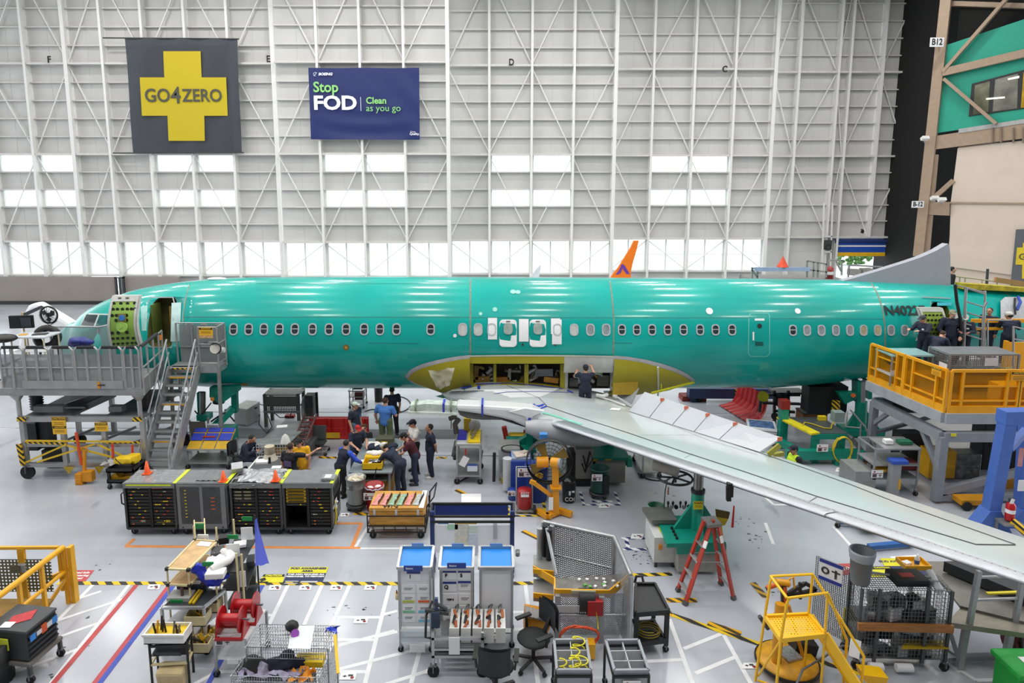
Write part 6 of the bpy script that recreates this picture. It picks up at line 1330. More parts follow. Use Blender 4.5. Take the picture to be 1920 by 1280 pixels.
def worktable():
 A = At(700,935);t = thing('work_table','grey work table where the group gathers, yellow toolbox on it','table',A.o)
 z = A.z(884,0);x0,x1 = A.x(655),A.x(735);d = 2.5
 obj('table_top',G().box(x0,x1,-.05,d,z-.04,z),M('8f999f',.35,.2),t)
 for x in (x0+.08,x1-.08):
  for y in (.05,d-.1): obj('leg',G().bar((x,y,0),(x,y,z-.04),.05),GREYAL,t)
 obj('bin',G().box(x0+.3,x1-.06,.25,1.0,.02,.5),M('b07f14',.5,var=.15),t);obj('shelf_goods',G().box(x0+.15,x1-.2,.3,1.0,.55,.7),M('3a2f22',.6,var=.5,scale=8),t);obj('shelf',G().box(x0+.05,x1-.05,.1,1.4,.5,.53),GREYAL2,t)
 obj('hose',G().tube([(x1-.42,-.08,z+.15),(x1-.5,-.1,z-.2),(x1-.4,-.1,.35),(x1-.2,-.08,.3),(x1-.12,-.06,.6)],.015,5),BLACK,t)
 W = lambda x,y,zz=0: A.o+Vector((x,y,z+zz))
 b = thing('toolbox','open yellow toolbox full of hand tools at front of work table','toolbox',W(A.x(697),.12));obj('box',G().box(-.28,.28,-.02,.42,0,.03).box(-.28,.28,-.02,0,0,.2).box(-.28,.28,.4,.42,0,.2).box(-.28,-.26,0,.4,0,.2).box(.26,.28,0,.4,0,.2),M('e3b80f',.45),b)
 random.seed(2)
 for i in range(8): obj('hand_tool',G().cyl((random.uniform(-.2,-.05),random.uniform(.05,.35),.16),(random.uniform(.05,.22),random.uniform(.05,.35),.19),.025,n=6),random.choice([BLACK,STEEL,PAPER,DKGREY]),b)
 b = thing('toolbox','second yellow toolbox covered by white rags, behind the open one','toolbox',W(A.x(694),.75));obj('box',G().box(-.3,.3,0,.4,0,.12),M('e3b80f',.45),b)
 g = G();random.seed(6)
 for i in range(9): g.ell((random.uniform(-.2,.2),random.uniform(.1,.35),.14),(.11,.09,.06),8,6)
 obj('rags',g,M('e0dcd8',.8,bump=.3),b,kind='stuff')
 o = thing('carry_case','olive-grey carry case at the back of work table','case',W(A.x(701),2.05));obj('shell',G().box(-.28,.28,-.18,.18,0,.24),M('4b4c36',.5),o,bev=.03);obj('yellow_label',G().box(-.1,.1,-.2,-.19,.06,.16),M('c9b81c'),o)
 for nm,c,sc,px,dy,m,l,sd in (('white_cloth','cloth',(.3,.2,.1),685,1.65,M('d9d6d0',.85,bump=.3),'white cloth bundled on the work table beside the olive case',1),('navy_jacket','jacket',(.5,.24,.1),700,1.5,NAVYC,'dark navy jacket heaped on the work table',2)):
  g = G();random.seed(sd)
  for i in range(9): g.ell((random.uniform(-.7,.7)*sc[0],random.uniform(-.6,.6)*sc[1],random.uniform(.3,.7)*sc[2]),(.16,.12,.09),8,6)
  o = fuse(nm,g,m,None,.03);o.location = W(A.x(px),dy,.06);tag(o,l,c)
 o = obj('paper_roll',G().cbox((0,0,.01),(.42,.7,.02),rz=.1),PAPER,loc=W(A.x(738,1.4)-.1,1.5,.0));tag(o,'large white drawing sheet at right edge of work table','paper')
 o = obj('paper',G().cbox((0,0,.005),(.2,.28,.01),rz=.3),PAPER,loc=W(A.x(676),.7));tag(o,'single white sheet at left edge of work table','paper')
worktable()
def trolley(px0,px1,py,toppy,d,label,shelves,m=GREYAL,name='trolley',cas=.09,top=None,group=None,toph=.03):
 A = At((px0+px1)/2,py);t = thing(name,label,'cart',A.o,0,group);x0,x1 = A.x(px0),A.x(px1);z = A.z(toppy)
 for i,x in enumerate((x0+.03,x1-.03)):
  for y in (.03,d-.03): obj('post',G().bar((x,y,cas*2),(x,y,z),.045),m,t);caster(t,x,y,cas)
 for s in shelves: obj('shelf',G().box(x0,x1,0,d,cas*2+s*(z-cas*2)-.02,cas*2+s*(z-cas*2)+.015),m,t)
 obj('rail',bars(G(),[(x0,0,z),(x1,0,z),(x1,d,z),(x0,d,z)],.04,True),m,t)
 if top: obj('top',G().box(x0+.02,x1-.02,.02,d-.02,z-toph,z+.01),top,t)
 return t,A,x0,x1,z
t,A,x0,x1,z = trolley(855,902,908,834,1.15,'aluminium trolley topped with purple and yellow foam tool trays',(.08,.46),top=LTGREY)
obj('purple_tray',G().box(x0+.03,-.08,.35,1.1,z+.01,z+.07),M('2a2a9a',.6),t);obj('yellow_tray',G().box(-.02,x1-.03,.1,1.1,z+.01,z+.06),M('e0c218',.6),t);obj('bagged_tool',G().cyl((.1,.3,z+.1),(.2,.9,z+.12),.05).cyl((.05,.6,z+.1),(.05,.9,z+.1),.03),M('8f8a6a',.4,.3),t);obj('yellow_bin',G().box(x0+.2,x0+.42,1.0,1.15,z,z+.45),M('dfc01c',.5),t);obj('parts_bag',G().ell((.15,1.05,z+.22),(.2,.14,.22),12,8),clear('c9cac9',.3,.2,'bag_film2'),t)
obj('hanging_tag',G().cbox((x0+.25,-.04,z-.5),(.2,.01,.32),ry=.5),PAPER,t);obj('red_ribbon',G().cbox((x0+.3,-.04,z-.2),(.05,.01,.2)),RED,t);obj('blue_label',G().cbox((.12,-.04,.55),(.3,.01,.22)),M('d3dae6'),t);obj('blue_header',G().cbox((.12,-.045,.64),(.3,.01,.05)),M('2f4fa0'),t);obj('side_hose',G().tube([(x0-.04,.3,.9),(x0-.12,.5,.7),(x0-.05,.9,1.0),(x0-.1,.9,.4)],.05,6),M('57585a'),t);obj('side_panel',G().box(x1-.01,x1,.1,1.1,.5,z-.05),M('9a9c9a',.5,var=.3),t)
t,A,x0,x1,z = trolley(352,431,880,843,.8,'low cart of blue and yellow foam trays beyond the stair',(.1,),cas=.08)
for i in range(3):
 xa = x0+(x1-x0)*i/3;obj('foam_tray',G().prism([(.0,z),(.75,z+.42),(.75,z+.36),(.0,z-.02)],'x',xa+.02,xa+(x1-x0)/3-.02),M('cda21e',.6),t)
 obj('blue_band',G().prism([(.3,z+.19),(.55,z+.33),(.55,z+.34),(.3,z+.2)],'x',xa+.03,xa+(x1-x0)/3-.03).prism([(.6,z+.35),(.74,z+.43),(.74,z+.44),(.6,z+.36)],'x',xa+.03,xa+(x1-x0)/3-.03),M('2b3fb0',.6),t)
obj('red_tool',G().cyl((-.3,.4,z+.27),(.1,.4,z+.27),.03,n=6),M('a8321e'),t);obj('handheld_device',G().cbox((-.1,.75,z+.5),(.35,.06,.15),rx=.4),LTGREY,t);obj('side_panel',G().box(x1-.03,x1,0,.8,.2,z+.1),GREYAL2,t)
# wire cart with plate top, bucket, dark desk
def wirecart():
 A = At(530,905);O = A.o;t = thing('wire_cart','wire-sided cart with scratched grey plate top beside the red barrier','cart',O)
 z = A.z(833,.6);x0,x1 = A.x(484,.6),A.x(543,.6);y0,y1 = .6,2.6
 obj('top_plate',G().add([(x0,y0,z),(x1,y0,z),(x1+.22,y1,z+.02),(x0+.25,y1,z+.02),(x0,y0,z-.03),(x1,y0,z-.03),(x1+.22,y1,z-.01),(x0+.25,y1,z-.01)],[(0,1,2,3),(7,6,5,4),(0,4,5,1),(1,5,6,2),(2,6,7,3),(3,7,4,0)]),M('9b9d9d',.35,.5,var=.25,scale=4),t)
 obj('front_mesh',G().wires((x0,y0,.2),(x1-x0,0,0),(0,0,z-.2),12,8,.009),LTGREY,t);obj('side_mesh',G().wires((x1,y0,.2),(.2,y1-y0,0),(0,0,z-.2),14,8,.008),GREYAL2,t);obj('inner_shelf',G().box(x0,x1,y0,y1,.55,.58).box(x0,x1,y0,y1,.2,.23),DKGREY,t);obj('yellow_stock',G().box(x1-.5,x1-.05,y0+.1,y1-.5,.6,.8),M('d09a1a',.6),t)
 for x in (x0,x1):
  for y in (y0,y1-.1): caster(t,x,y,.09)
 W = lambda x,y: O+Vector((x,y,z+.01))
 o = obj('paper',G().cbox((0,0,.01),(.34,.22,.015),rz=.2),PAPER,loc=W(A.x(530,1.9),2.1));tag(o,'white sheet on the scratched plate of the wire cart','paper')
 o = obj('funnel',G().lathe([(.16,0),(.1,.2),(.02,.28)],14),clear('e8e8e4',.3,.2,'film3'),loc=W(x1-.12,.75));tag(o,'clear plastic funnel on front corner of the wire cart','funnel')
 g = G()
 for k in range(8): g.cbox((0,.22*k,.06*k),(.34,.14,.03))
 o = obj('step_rack',g.bar((.2,0,0),(.2,1.7,.5),.05).bar((-.2,0,0),(-.2,1.7,.5),.05),M('5a3a3a',.4,var=.6,scale=9),loc=W(x1+.18,.9)-Vector((0,0,.25)));tag(o,'sloping rack of small red and chrome parts beside the wire cart','rack')
 o = obj('long_case',G().box(-.1,.1,0,1.4,0,.32),M('4a4b4a',.5,var=.3),loc=O+Vector((x1+.36,.9,.25)));tag(o,'long dark box with sloped lid between wire cart and barrier','case')
 b = thing('bucket','beige plastic bag-lined bucket in front of the wire cart','bucket',O+Vector((A.x(505,.2),.35,.62)));obj('bucket_body',G().lathe([(.0,0),(.15,0),(.14,.4),(.15,.41),(.13,.41),(.12,.1),(0,.1)],18),M('cfc4ac',.6),b);obj('bag_skirt',G().lathe([(.25,-.02),(.19,.08),(.155,.18)],14),clear('d9d2c2',.25,.3,'film4'),b)
 d = thing('desk','dark-topped desk edged in white under the beige bucket','desk',O+Vector((A.x(501,-.3),-.2,0)))
 zz = .62;obj('desk_top',G().box(-.52,.52,-.5,.75,zz-.06,zz-.01),M('55585b',.5),d);obj('edge',bars(G(),[(-.52,-.5,zz-.03),(.52,-.5,zz-.03),(.52,.75,zz-.03),(-.52,.75,zz-.03)],.05,True),WHITE,d)
 for x in (-.5,.5):
  for y in (-.45,.7): obj('leg',G().bar((x,y,0),(x,y,zz-.06),.05),GREYAL,d)
 for nm,c,x,y,s,m,l in (('paper','paper',.28,-.05,(.28,.2,.01),PAPER,'white sheet on the dark desk top'),('spray_can','can',-.02,.25,(.06,.06,.18),BLACK,'small black can on the dark desk top'),('red_pouch','pouch',.34,.42,(.14,.09,.04),M('c9451e'),'small red-orange pouch on the dark desk top'),('white_binder','binder',-.26,.3,(.36,.26,.06),PAPER,'white binder on the dark desk top')):
  o = obj(nm,G().cbox((0,0,s[2]/2),s,rz=.1),m,loc=d.location+Vector((x,y,zz-.008)));tag(o,l,c)
wirecart()
def seat_cart():
 A = At(598,852);t = thing('rolling_seat','black low rolling work seat on a grey scissor frame','seat',A.o)
 z = A.z(838);R = Euler((-.5,0,.15)).to_matrix();
 obj('backrest',G().cbox((-.02,.25,z+.42),(.46,.06,.48),rx=-.25),M('3b3d3f',.7,var=.2),t,bev=.04);obj('seat',G().cbox((0,.05,z+.14),(.44,.4,.06)),M('2b2d2e',.7),t,bev=.02)
 obj('frame',G().bar((-.2,-.1,.12),(.2,.3,z+.1),.04).bar((.2,-.1,.12),(-.2,.3,z+.1),.04).bar((-.24,-.1,.14),(.24,-.1,.14),.05).bar((-.24,.35,.14),(.24,.35,.14),.05).bar((-.24,-.1,.14),(-.24,.35,.14),.04).bar((.24,-.1,.14),(.24,.35,.14),.04),GREY,t)
 for x in (-.24,.24):
  for y in (-.1,.35): caster(t,x,y,.055)
seat_cart()
def office_chair(px,py,rz,label,seatz=.48,back=True):
 t = thing('office_chair',label,'chair',fl(px,py),rz)
 obj('seat',G().ell((0,0,seatz),(.26,.25,.06),16,8),M('212224',.8),t)
 if back: obj('backrest',G().grid([[(-.22+.44*i/8+(0),.24+.05*sin(pi*i/8)-.0,seatz+.12+.42*j/6) for i in range(9)] for j in range(7)]).grid([[(-.22+.44*i/8,.3+.05*sin(pi*i/8),seatz+.12+.42*j/6) for i in range(9)] for j in range(7)]),M('2b2d30',.8),t);obj('back_bar',G().bar((0,.15,seatz-.04),(0,.33,seatz+.3),.05),BLACK,t)
 obj('gas_post',G().cyl((0,0,.1),(0,0,seatz-.04),.03),BLACK,t)
 for k in range(5):
  a = k*1.2566;x,y = .3*cos(a),.3*sin(a);obj('foot',G().bar((0,0,.12),(x,y,.08),.045,.035),M('2b2c2e',.4),t);obj('wheel',G().cyl((x-.02,y,.035),(x+.02,y,.035),.035,n=10),BLACK,t)
 for s in (-1,1): obj('armrest',G().bar((s*.27,.05,seatz),(s*.29,.05,seatz+.2),.03).cbox((s*.29,0,seatz+.21),(.07,.26,.03)),BLACK,t)
 return t
office_chair(452,886,R_(78),'dark office chair carrying the seated man with the phone',.46)
# red barriers
REDP = M('b41a1c',.4,var=.12,scale=3)
def barrier(name,a,b,zt,depth,label,lab=True,foot=False):
 A0,B0 = fl(*a),fl(*b);d = (B0-A0);L = d.length;t = thing(name,label,'barrier',A0,atan2(d.y,d.x))
 n = int(L/.28);prof = []
 for i in range(n+1):
  k = i/n*L;o = .04 if (i//1) % 2 else 0;prof += [(k,-o)]
 rows = [[(x,y-.0+off,z) for x,y in prof] for z,off in ((.02,-.06),(.12,-.02),(zt*.5,0),(zt*.52,.02),(zt-.05,.02),(zt,.06))]
 obj('panel',G().grid(rows,False).grid([[(x,.12,z) for x in (0,L)] for z in (.02,zt)],False).grid([[(0,y,zt) ,(L,y,zt)] for y in (.06,.12)],False),REDP,t)
 for i in range(0,n,2): obj('rib',G().cbox((L*(i+.5)/n,-.05,zt*.5),(.07,.06,zt*.9)),REDP,t)
 if foot: obj('foot_sheet',G().box(0,L,-depth,0,.0,.03),REDP,t)
 if lab: obj('yellow_label',G().cbox((L*.4,-.1,.16),(.55,.02,.2)),M('c9a01c',.5),t)
 return t
barrier('barrier',(580,822),(691,822),.78,.5,'low red plastic barrier under the fuselage behind the group')
def slanted_barrier():
 p = [at(1346,757,22.6),at(1378,758,23.2),at(1442,792,20.2),at(1407,794,20.0)]
 A0,B0 = fl(1346,760),fl(1400,793);d = B0-A0;L = d.length
 t = thing('barrier','ribbed red L-shaped barrier lying beyond the raised spoilers','barrier',A0,atan2(d.y,d.x));zt = 1.0
 rows = []
 for i in range(29):
  x = L*i/28;o = .05*(i % 4 in (1,2));rows.append([(x,y,z+o*.6) if y < .7 else (x,y-o,z) for y,z in ((0,.03),(.35,.06),(.62,.12),(.78,.4),(.84,.75),(.86,zt))])
 obj('moulded_sheet',G().grid(rows,False),REDP,t)
slanted_barrier()
# equipment below the nose and belly
def nosejack():
 A = At(408,838);O = A.o;t = thing('nose_jack','teal hydraulic jack carriage under the forward fuselage','jack',O)
 T1 = M('0a8a78',.45,var=.25,scale=3)
 def a(x,y,dy=0): return A(x,y,dy)
 obj('cradle',G().prism([(a(388,730).x,a(388,730).z),(a(388,748).x,a(388,748).z),(a(409,762).x,a(409,762).z),(a(442,738).x,a(442,738).z),(a(442,728).x,a(442,728).z)],'y',.2,.5),T1,t);[obj('arm',G().bar(a(*p,.6),a(*q,.6),.19),T1,t) for p,q in (((376,735),(378,780)),((440,735),(441,772)))];obj('column',G().cyl(a(380,735,.3),a(380,790,.3),.1,n=12),STEEL,t);obj('column_foot',G().cbox(a(384,780,.3),(.4,.4,.2)),T1,t)
 obj('beam',G().bar(a(436,765,.3),a(400,805,.0),.28,.18).bar(a(402,800,0),a(437,765,.8),.2),T1,t);obj('base_block',G().cbox(a(428,815,.1),(.5,.5,.6)),T1,t);obj('cylinder',G().cyl(a(410,735,.5),a(410,755,.5),.2),DKGREY,t);obj('orange_mark',G().cyl(a(398,748,.19),a(398,748,.15),.07),M('d98a2a'),t)
 obj('hoses',G().tube([a(365,770,.4),a(372,778,.3),a(380,775,.2),a(396,755,.2)],.025,5).tube([a(396,790,.1),a(410,780,0),a(425,772,.2),a(440,790,.2)],.03,5),BLACK,t);obj('post',G().bar((a(436,840,.2).x,.2,0),a(437,800,.2),.12),T1,t)
 w = thing('panel_cart','brown metal panel leaning on a grey frame below teal jack','panel',fl(372,842));obj('panel',G().cbox((0,.1,.65),(.52,.05,.62),rx=.15),M('7d746d',.4,.3),w);obj('frame',G().bar((.32,0,0),(.36,.1,1.1),.06).bar((.3,-.05,.3),(-.28,.1,.28),.05).bar((-.28,.1,0),(-.28,.1,1.0),.05),GREYAL,w)
 b = thing('control_cabinet','plain grey-white steel cabinet beside the teal nose jack','cabinet',fl(452,797),-.35);obj('cabinet_body',G().box(-.3,.3,0,.72,.02,.62),M('b3b6b5',.4,.2),b,bev=.01);obj('lid',G().prism([(0,.62),(.72,.62),(.72,.72),(0,.66)],'x',-.31,.31),M('c3c6c4',.35,.2),b);obj('conduit',G().cyl((-.3,.2,.4),(-.9,.2,.42),.04),DKGREY,b);obj('latch',G().cbox((.31,.5,.55),(.02,.12,.05)),BLACK,b)
 c = thing('fluid_can','small green fluid can behind the grey-white cabinet','can',fl(480,779));obj('can_body',G().lathe([(0,0),(.16,0),(.16,.45),(.05,.5),(0,.5)],14),M('0f6a54',.4),c);obj('cap',G().cyl((0,0,.5),(0,0,.58),.05),BLACK,c)
 o = obj('air_hose',G().tube([fl(480,755,.55),fl(495,760,.5),fl(510,800,.05),fl(500,812,.02),fl(486,795,.02),fl(487,770,.3)],.02,5),BLACK);tag(o,'black hose looping from green can toward the roller bench','hose')
nosejack()
def bench():
 A = At(535,800);t = thing('roller_bench','grey steel bench with punched apron and big wheel under the belly','bench',A.o);ZT = A.z(740)
 x0,x1 = A.x(501),A.x(568)
 obj('top',G().box(x0,x1,0,.8,ZT-.04,ZT),M('8b8c89',.4,.4,var=.2),t);obj('apron',G().box(x0+.05,x1-.02,-.02,0,ZT-.45,ZT-.05),M('747671',.5,.3),t);obj('punched_panel',G().box(x0+.08,x1-.05,.0,.01,.5,ZT-.45),screen('6a6c68',.06,.45,'punched_steel'),t);obj('stretcher',G().bar((x0,0,.6),(x1,0,.6),.06).bar((x0,.75,.6),(x1,.75,.6),.06),GREYAL2,t)
 for x in (x0+.06,x1-.06):
  for y in (.05,.75): obj('leg',G().bar((x,y,0),(x,y,ZT),.11),M('6d6f6c',.5,.3),t)
 obj('wheel',G().tube([(x1+.1,.35+.3*cos(a*pi/10),.6+.42*sin(a*pi/10)) for a in range(20)],.07,6,True),LTGREY,t);obj('side_gear',G().cbox((x1+.35,.2,.8),(.3,.4,.8)),M('4a4c4a',.5,var=.5,scale=8),t);obj('screw_leg',G().cyl((x1+.62,.1,0),(x1+.62,.1,1.3),.05).cyl((x1+.62,.1,0),(x1+.62,.1,.05),.14),BLACK,t);obj('cables',G().tube([(x0+.3,.2,.5),(x0+.5,.3,.25),(x0+.9,.2,.3),(x0+1.0,.2,.55)],.02,5),BLACK,t)
 o = obj('red_box',G().box(-.18,.18,-.1,.1,0,.1),M('8a1c1e',.5),loc=fl(544,782));tag(o,'small flat red box on the floor below roller bench','box')
bench()
t,A,x0,x1,z = trolley(659,687,766,733,.7,'grey equipment trolley with maroon box under the belly',(.1,.6),cas=.05)
obj('maroon_box',G().cbox((0,.2,.5),(.34,.3,.3)),M('5a2022'),t);obj('black_unit',G().cbox((-.05,.3,.85),(.36,.3,.2)),BLACK,t)
o = obj('waste_can',G().lathe([(0,0),(.16,0),(.18,.75),(.16,.75),(0,.7)],14),M('241a1c',.5),loc=fl(710,752));tag(o,'dark slim bin under the belly left of the walking person','bin')
for pts,l in ((((684,772),(700,768),(720,776),(755,772),(770,760),(762,748),(742,742)),'black cable looping across floor behind the blue-shirted man'),(((1196,888),(1215,899),(1245,902),(1258,896)),'thin black cable on floor near the handwheel'),(((860,905),(895,880),(905,845)),'thin dark cable running on floor past the tool trolley')):
 P = [fl(*p)+Vector((0,0,.02)) for p in pts];Q = []
 for i in range(len(P)-1):
  p0,p1,p2,p3 = P[max(i-1,0)],P[i],P[i+1],P[min(i+2,len(P)-1)]
  for k in range(6):
   u = k/6;Q.append(.5*((2*p1)+(-p0+p2)*u+(2*p0-5*p1+4*p2-p3)*u*u+(-p0+3*p1-3*p2+p3)*u**3))
 tag(obj('cable',G().tube(Q+[P[-1]],.02,5),BLACK),l,'cable')
cart_d = M('1d1e20',.5)
def black_cart(px0,px1,py,toppy,d,label,rz=0):
 A = At((px0+px1)/2,py);t = thing('utility_cart',label,'cart',A.o,rz);x0,x1 = A.x(px0),A.x(px1);z = A.z(toppy)
 for zz in (.2,z-.1): obj('tray',G().box(x0,x1,0,d,zz,zz+.04).box(x0,x1,0,.03,zz,zz+.12).box(x0,x1,d-.03,d,zz,zz+.12).box(x0,x0+.03,0,d,zz,zz+.12).box(x1-.03,x1,0,d,zz,zz+.12),cart_d,t)
 for x in (x0+.05,x1-.05):
  for y in (.05,d-.05): obj('post',G().bar((x,y,.2),(x,y,z),.07),cart_d,t);caster(t,x,y,.065)
 return t,A,x0,x1,z
t,A,x0,x1,z = black_cart(200,251,918,880,.75,'black utility cart with yellow bag beside the stair foot')
obj('yellow_tool',G().prism([(x0+.08,.24),(x1-.1,.24),(x1-.1,.4),(x0+.3,.32),(x0+.2,.5),(x0+.08,.4)],'y',.1,.4),M('cf9a14',.5),t)
g = G();random.seed(2)
for i in range(7): g.cbox((random.uniform(-.15,.15),random.uniform(-.1,.1),random.uniform(-.05,.08)),(.3,.25,.18),random.uniform(-.3,.3),random.uniform(-.2,.2))
o = fuse('yellow_bag',g,M('e3bd12',.5,var=.1),None,.025);o.location = A.o+Vector((.12,.3,z+.2));tag(o,'bright yellow bag with black strap on the black utility cart','bag');obj('strap',G().tube([(-.25,-.2,.1),(-.05,-.24,-.08),(.25,-.24,-.1)],.02,5),BLACK,o)
o = obj('clear_sheet',G().grid(crumple(6,4,lambda u,v: Vector((-.25+u*.5,-.2+v*.4,0.06)),.06,4)),clear('d9d9d6',.35,.2,'film5'),loc=A.o+Vector((-.3,.3,z+.06)));tag(o,'crumpled clear plastic on left end of the black utility cart','plastic')
# ------------------------------------------------------------------ jacks, fan and bins under the wing
TJ = M('0a8672',.4,var=.15,scale=2)
def jack_one():
 A = At(975,905);O = A.o;t = thing('tripod_jack','teal jack stand under the engine pylon with a white cabinet','jack',O)
 a = A
 obj('table',G().prism([(a.x(950),a.z(857)),(a.x(1006),a.z(857)),(a.x(1006),a.z(850)),(a.x(950),a.z(850))],'y',.3,1.4),TJ,t);p = a(992,830,.9)
 obj('column',G().prism([(p.x-.45,a.z(850)),(p.x+.45,a.z(850)),(p.x+.1,a.z(815,.9)),(p.x-.1,a.z(815,.9))],'y',.75,1.0).cbox((p.x,.9,a.z(832)),(.2,.6,.6)),TJ,t)
 obj('cabinet',G().box(a.x(935),a.x(975),.1,.9,.1,a.z(845)),M('a9aaa8',.4,.1),t);obj('cabinet_panel',G().box(a.x(938),a.x(972),.09,.1,.3,.7).box(a.x(950),a.x(965),.07,.09,.62,.7),M('8f908e'),t);obj('valve_wheel',G().tube([a(960,843,.2)+Vector((.32*cos(q*pi/9),.25*sin(q*pi/9),.03)) for q in range(18)],.035,5,True),BLACK,t)
 obj('lamp_case',G().cbox(a(985,825,1.6),(1.1,.1,.5)),M('b3931c',.5),t);obj('lit_tube',G().cbox(a(985,821,1.5),(1.0,.06,.08)).cbox(a(985,829,1.5),(1.0,.06,.08)),M('fff3d0',.4,emit=1.5),t);obj('leg',G().cbox((a.x(957),.2,.3),(.18,.3,.6)).cbox((a.x(1000),1.3,.4),(.15,.2,.8)),TJ,t);obj('yellow_foot',G().cbox((a.x(955),.1,.06),(.5,.3,.12)),M('b09a20'),t)
 obj('red_frame',G().bar(a(945,800,1.7),a(952,832,1.7),.16).bar(a(985,806,1.7),a(988,815,1.7),.14),M('a5201c'),t);obj('black_handle',G().cyl((a.x(926),-.1,.1),(a.x(927),-.1,1.0),.05),BLACK,t)
jack_one()
def jack_two():
 A = At(1135,912);O = A.o;t = thing('tripod_jack','teal jack with grey pump unit under middle of wing','jack',O);a = A
 obj('pump_unit',G().box(a.x(1117),a.x(1172),0,1.0,.12,a.z(868)),M('7d7a75',.5,.2,var=.12),t,bev=.01);obj('side_unit',G().box(a.x(1080),a.x(1112),.1,1.0,.2,a.z(845)),M('8d8c88',.5,.1),t);obj('table',G().box(a.x(1105),a.x(1182),.2,1.9,a.z(866,.2),a.z(858,.2)),TJ,t);obj('skirt',G().box(a.x(1118),a.x(1185),.25,.3,a.z(874,.2),a.z(866,.2)).cbox((a.x(1182),.3,a.z(872)),(.15,.3,.25)),TJ,t)
 p = a(1140,840,1.2);obj('column',G().prism([(p.x-.5,a.z(862,1.2)),(p.x+.5,a.z(862,1.2)),(p.x+.15,a.z(825,1.2)),(p.x-.15,a.z(825,1.2))],'y',1.1,1.4).cyl((p.x,1.25,a.z(860,1.2)),(p.x,1.25,a.z(815,1.2)),.15),TJ,t)
 obj('cables',G().tube([(a.x(1092),-.05,1.0),(a.x(1098),-.1,.6),(a.x(1110),-.08,.9),(a.x(1104),-.1,1.15),(a.x(1096),-.1,.5),(a.x(1090),-.05,.75)],.03,5),BLACK,t);obj('machinery',G().cbox((a.x(1075),.5,.5),(.3,.4,.9)).cyl((a.x(1070),.2,.2),(a.x(1072),.2,1.1),.04),M('3a3a38',.5,var=.5,scale=8),t)
 obj('dark_gear',G().cbox((a.x(1100),.3,.1),(.7,.6,.18)),BLACK,t);obj('mark',G().cbox((a.x(1115),.19,a.z(862,.2)),(.2,.02,.06)).cbox((a.x(1142),.19,a.z(862,.2)),(.2,.02,.06)),M('b0902a'),t)
jack_two()
def fan():
 O = fl(1042,968);t = thing('industrial_fan','big round caged floor fan on a yellow pillar base with wheels','fan',O)
 def a(x,y,dy=0): return at(x,y,O.y+dy)-O
 YF = M('dd9412',.4,var=.06);c = a(1030,866,.35);R = .62
 for k in range(6): obj('guard_ring',G().tube([(c.x+R*(k+1)/6*cos(q*pi/18),.35+(.14 if k == 5 else .2),c.z+R*(k+1)/6*sin(q*pi/18)) for q in range(36)],.008 if k < 5 else .02,5,True),BLACK,t)
 g = G()
 for q in range(24): g.bar((c.x,.57,c.z),(c.x+R*cos(q*pi/12),.5,c.z+R*sin(q*pi/12)),.008)
 obj('guard_spokes',g,BLACK,t)
 obj('shroud',G().lathe([(R,-.02),(R+.015,-.02),(R+.015,.22),(R,.22)],32),BLACK,t,loc=(c.x,.5,c.z),rot=(pi/2,0,0))
 for q in range(4): 
  b0 = q*pi/2+.5;obj('fan_blade',G().prism([(c.x+.08*cos(b0),c.z+.08*sin(b0)),(c.x+.55*cos(b0-.3),c.z+.55*sin(b0-.3)),(c.x+.57*cos(b0+.25),c.z+.57*sin(b0+.25)),(c.x+.1*cos(b0+.8),c.z+.1*sin(b0+.8))],'y',.4,.42),M('8a7430',.5),t)
 obj('motor',G().cyl(a(1006,866,.3),a(1028,866,.3),.15,n=14).cyl(a(1034,866,0),a(1050,868,-.1),.13,n=16),YF,t);obj('motor_cap',G().cyl(a(1047.5,868,-.1),a(1051.5,868.2,-.12),.13,n=16),GREY,t)
 obj('pillar',G().bar((.0,0,.1),a(1041,866,0),.17,.14),YF,t);obj('collar',G().cbox(a(1042,913),(.3,.26,.04)),YF,t);obj('brace',G().bar(a(998,903,-.1),a(1036,930,0),.08,.1).bar(a(994,902,-.1),a(1004,906,-.1),.1),YF,t)
 f0,f1,f2 = fl(1008,962)-O,fl(1027,974)-O,fl(1072,970)-O
 up = Vector((0,0,.09))
 obj('foot',G().bar(f0+up,f1+up,.14,.13).bar(f1+up,Vector((.05,.25,.09)),.16,.13),YF,t);obj('foot',G().bar(Vector((0,.2,.12)),f2+up,.14,.13).bar(f1+up,f2.lerp(f1,.45)+up+Vector((0,.2,0)),.1),YF,t)
 obj('wheel',G().cyl(f0+Vector((-.12,0,.12)),f0+Vector((-.05,0,.12)),.12,n=14),RUB,t);obj('notice',G().cbox(a(1033,944,-.1),(.12,.02,.36)),PAPER,t);obj('blue_bracket',G().cbox(a(1019,820,1.2),(.22,.2,.25)).bar(a(1019,825,1.2),a(1018,848,1.2),.12),M('3b7fc4',.4),t)
fan()
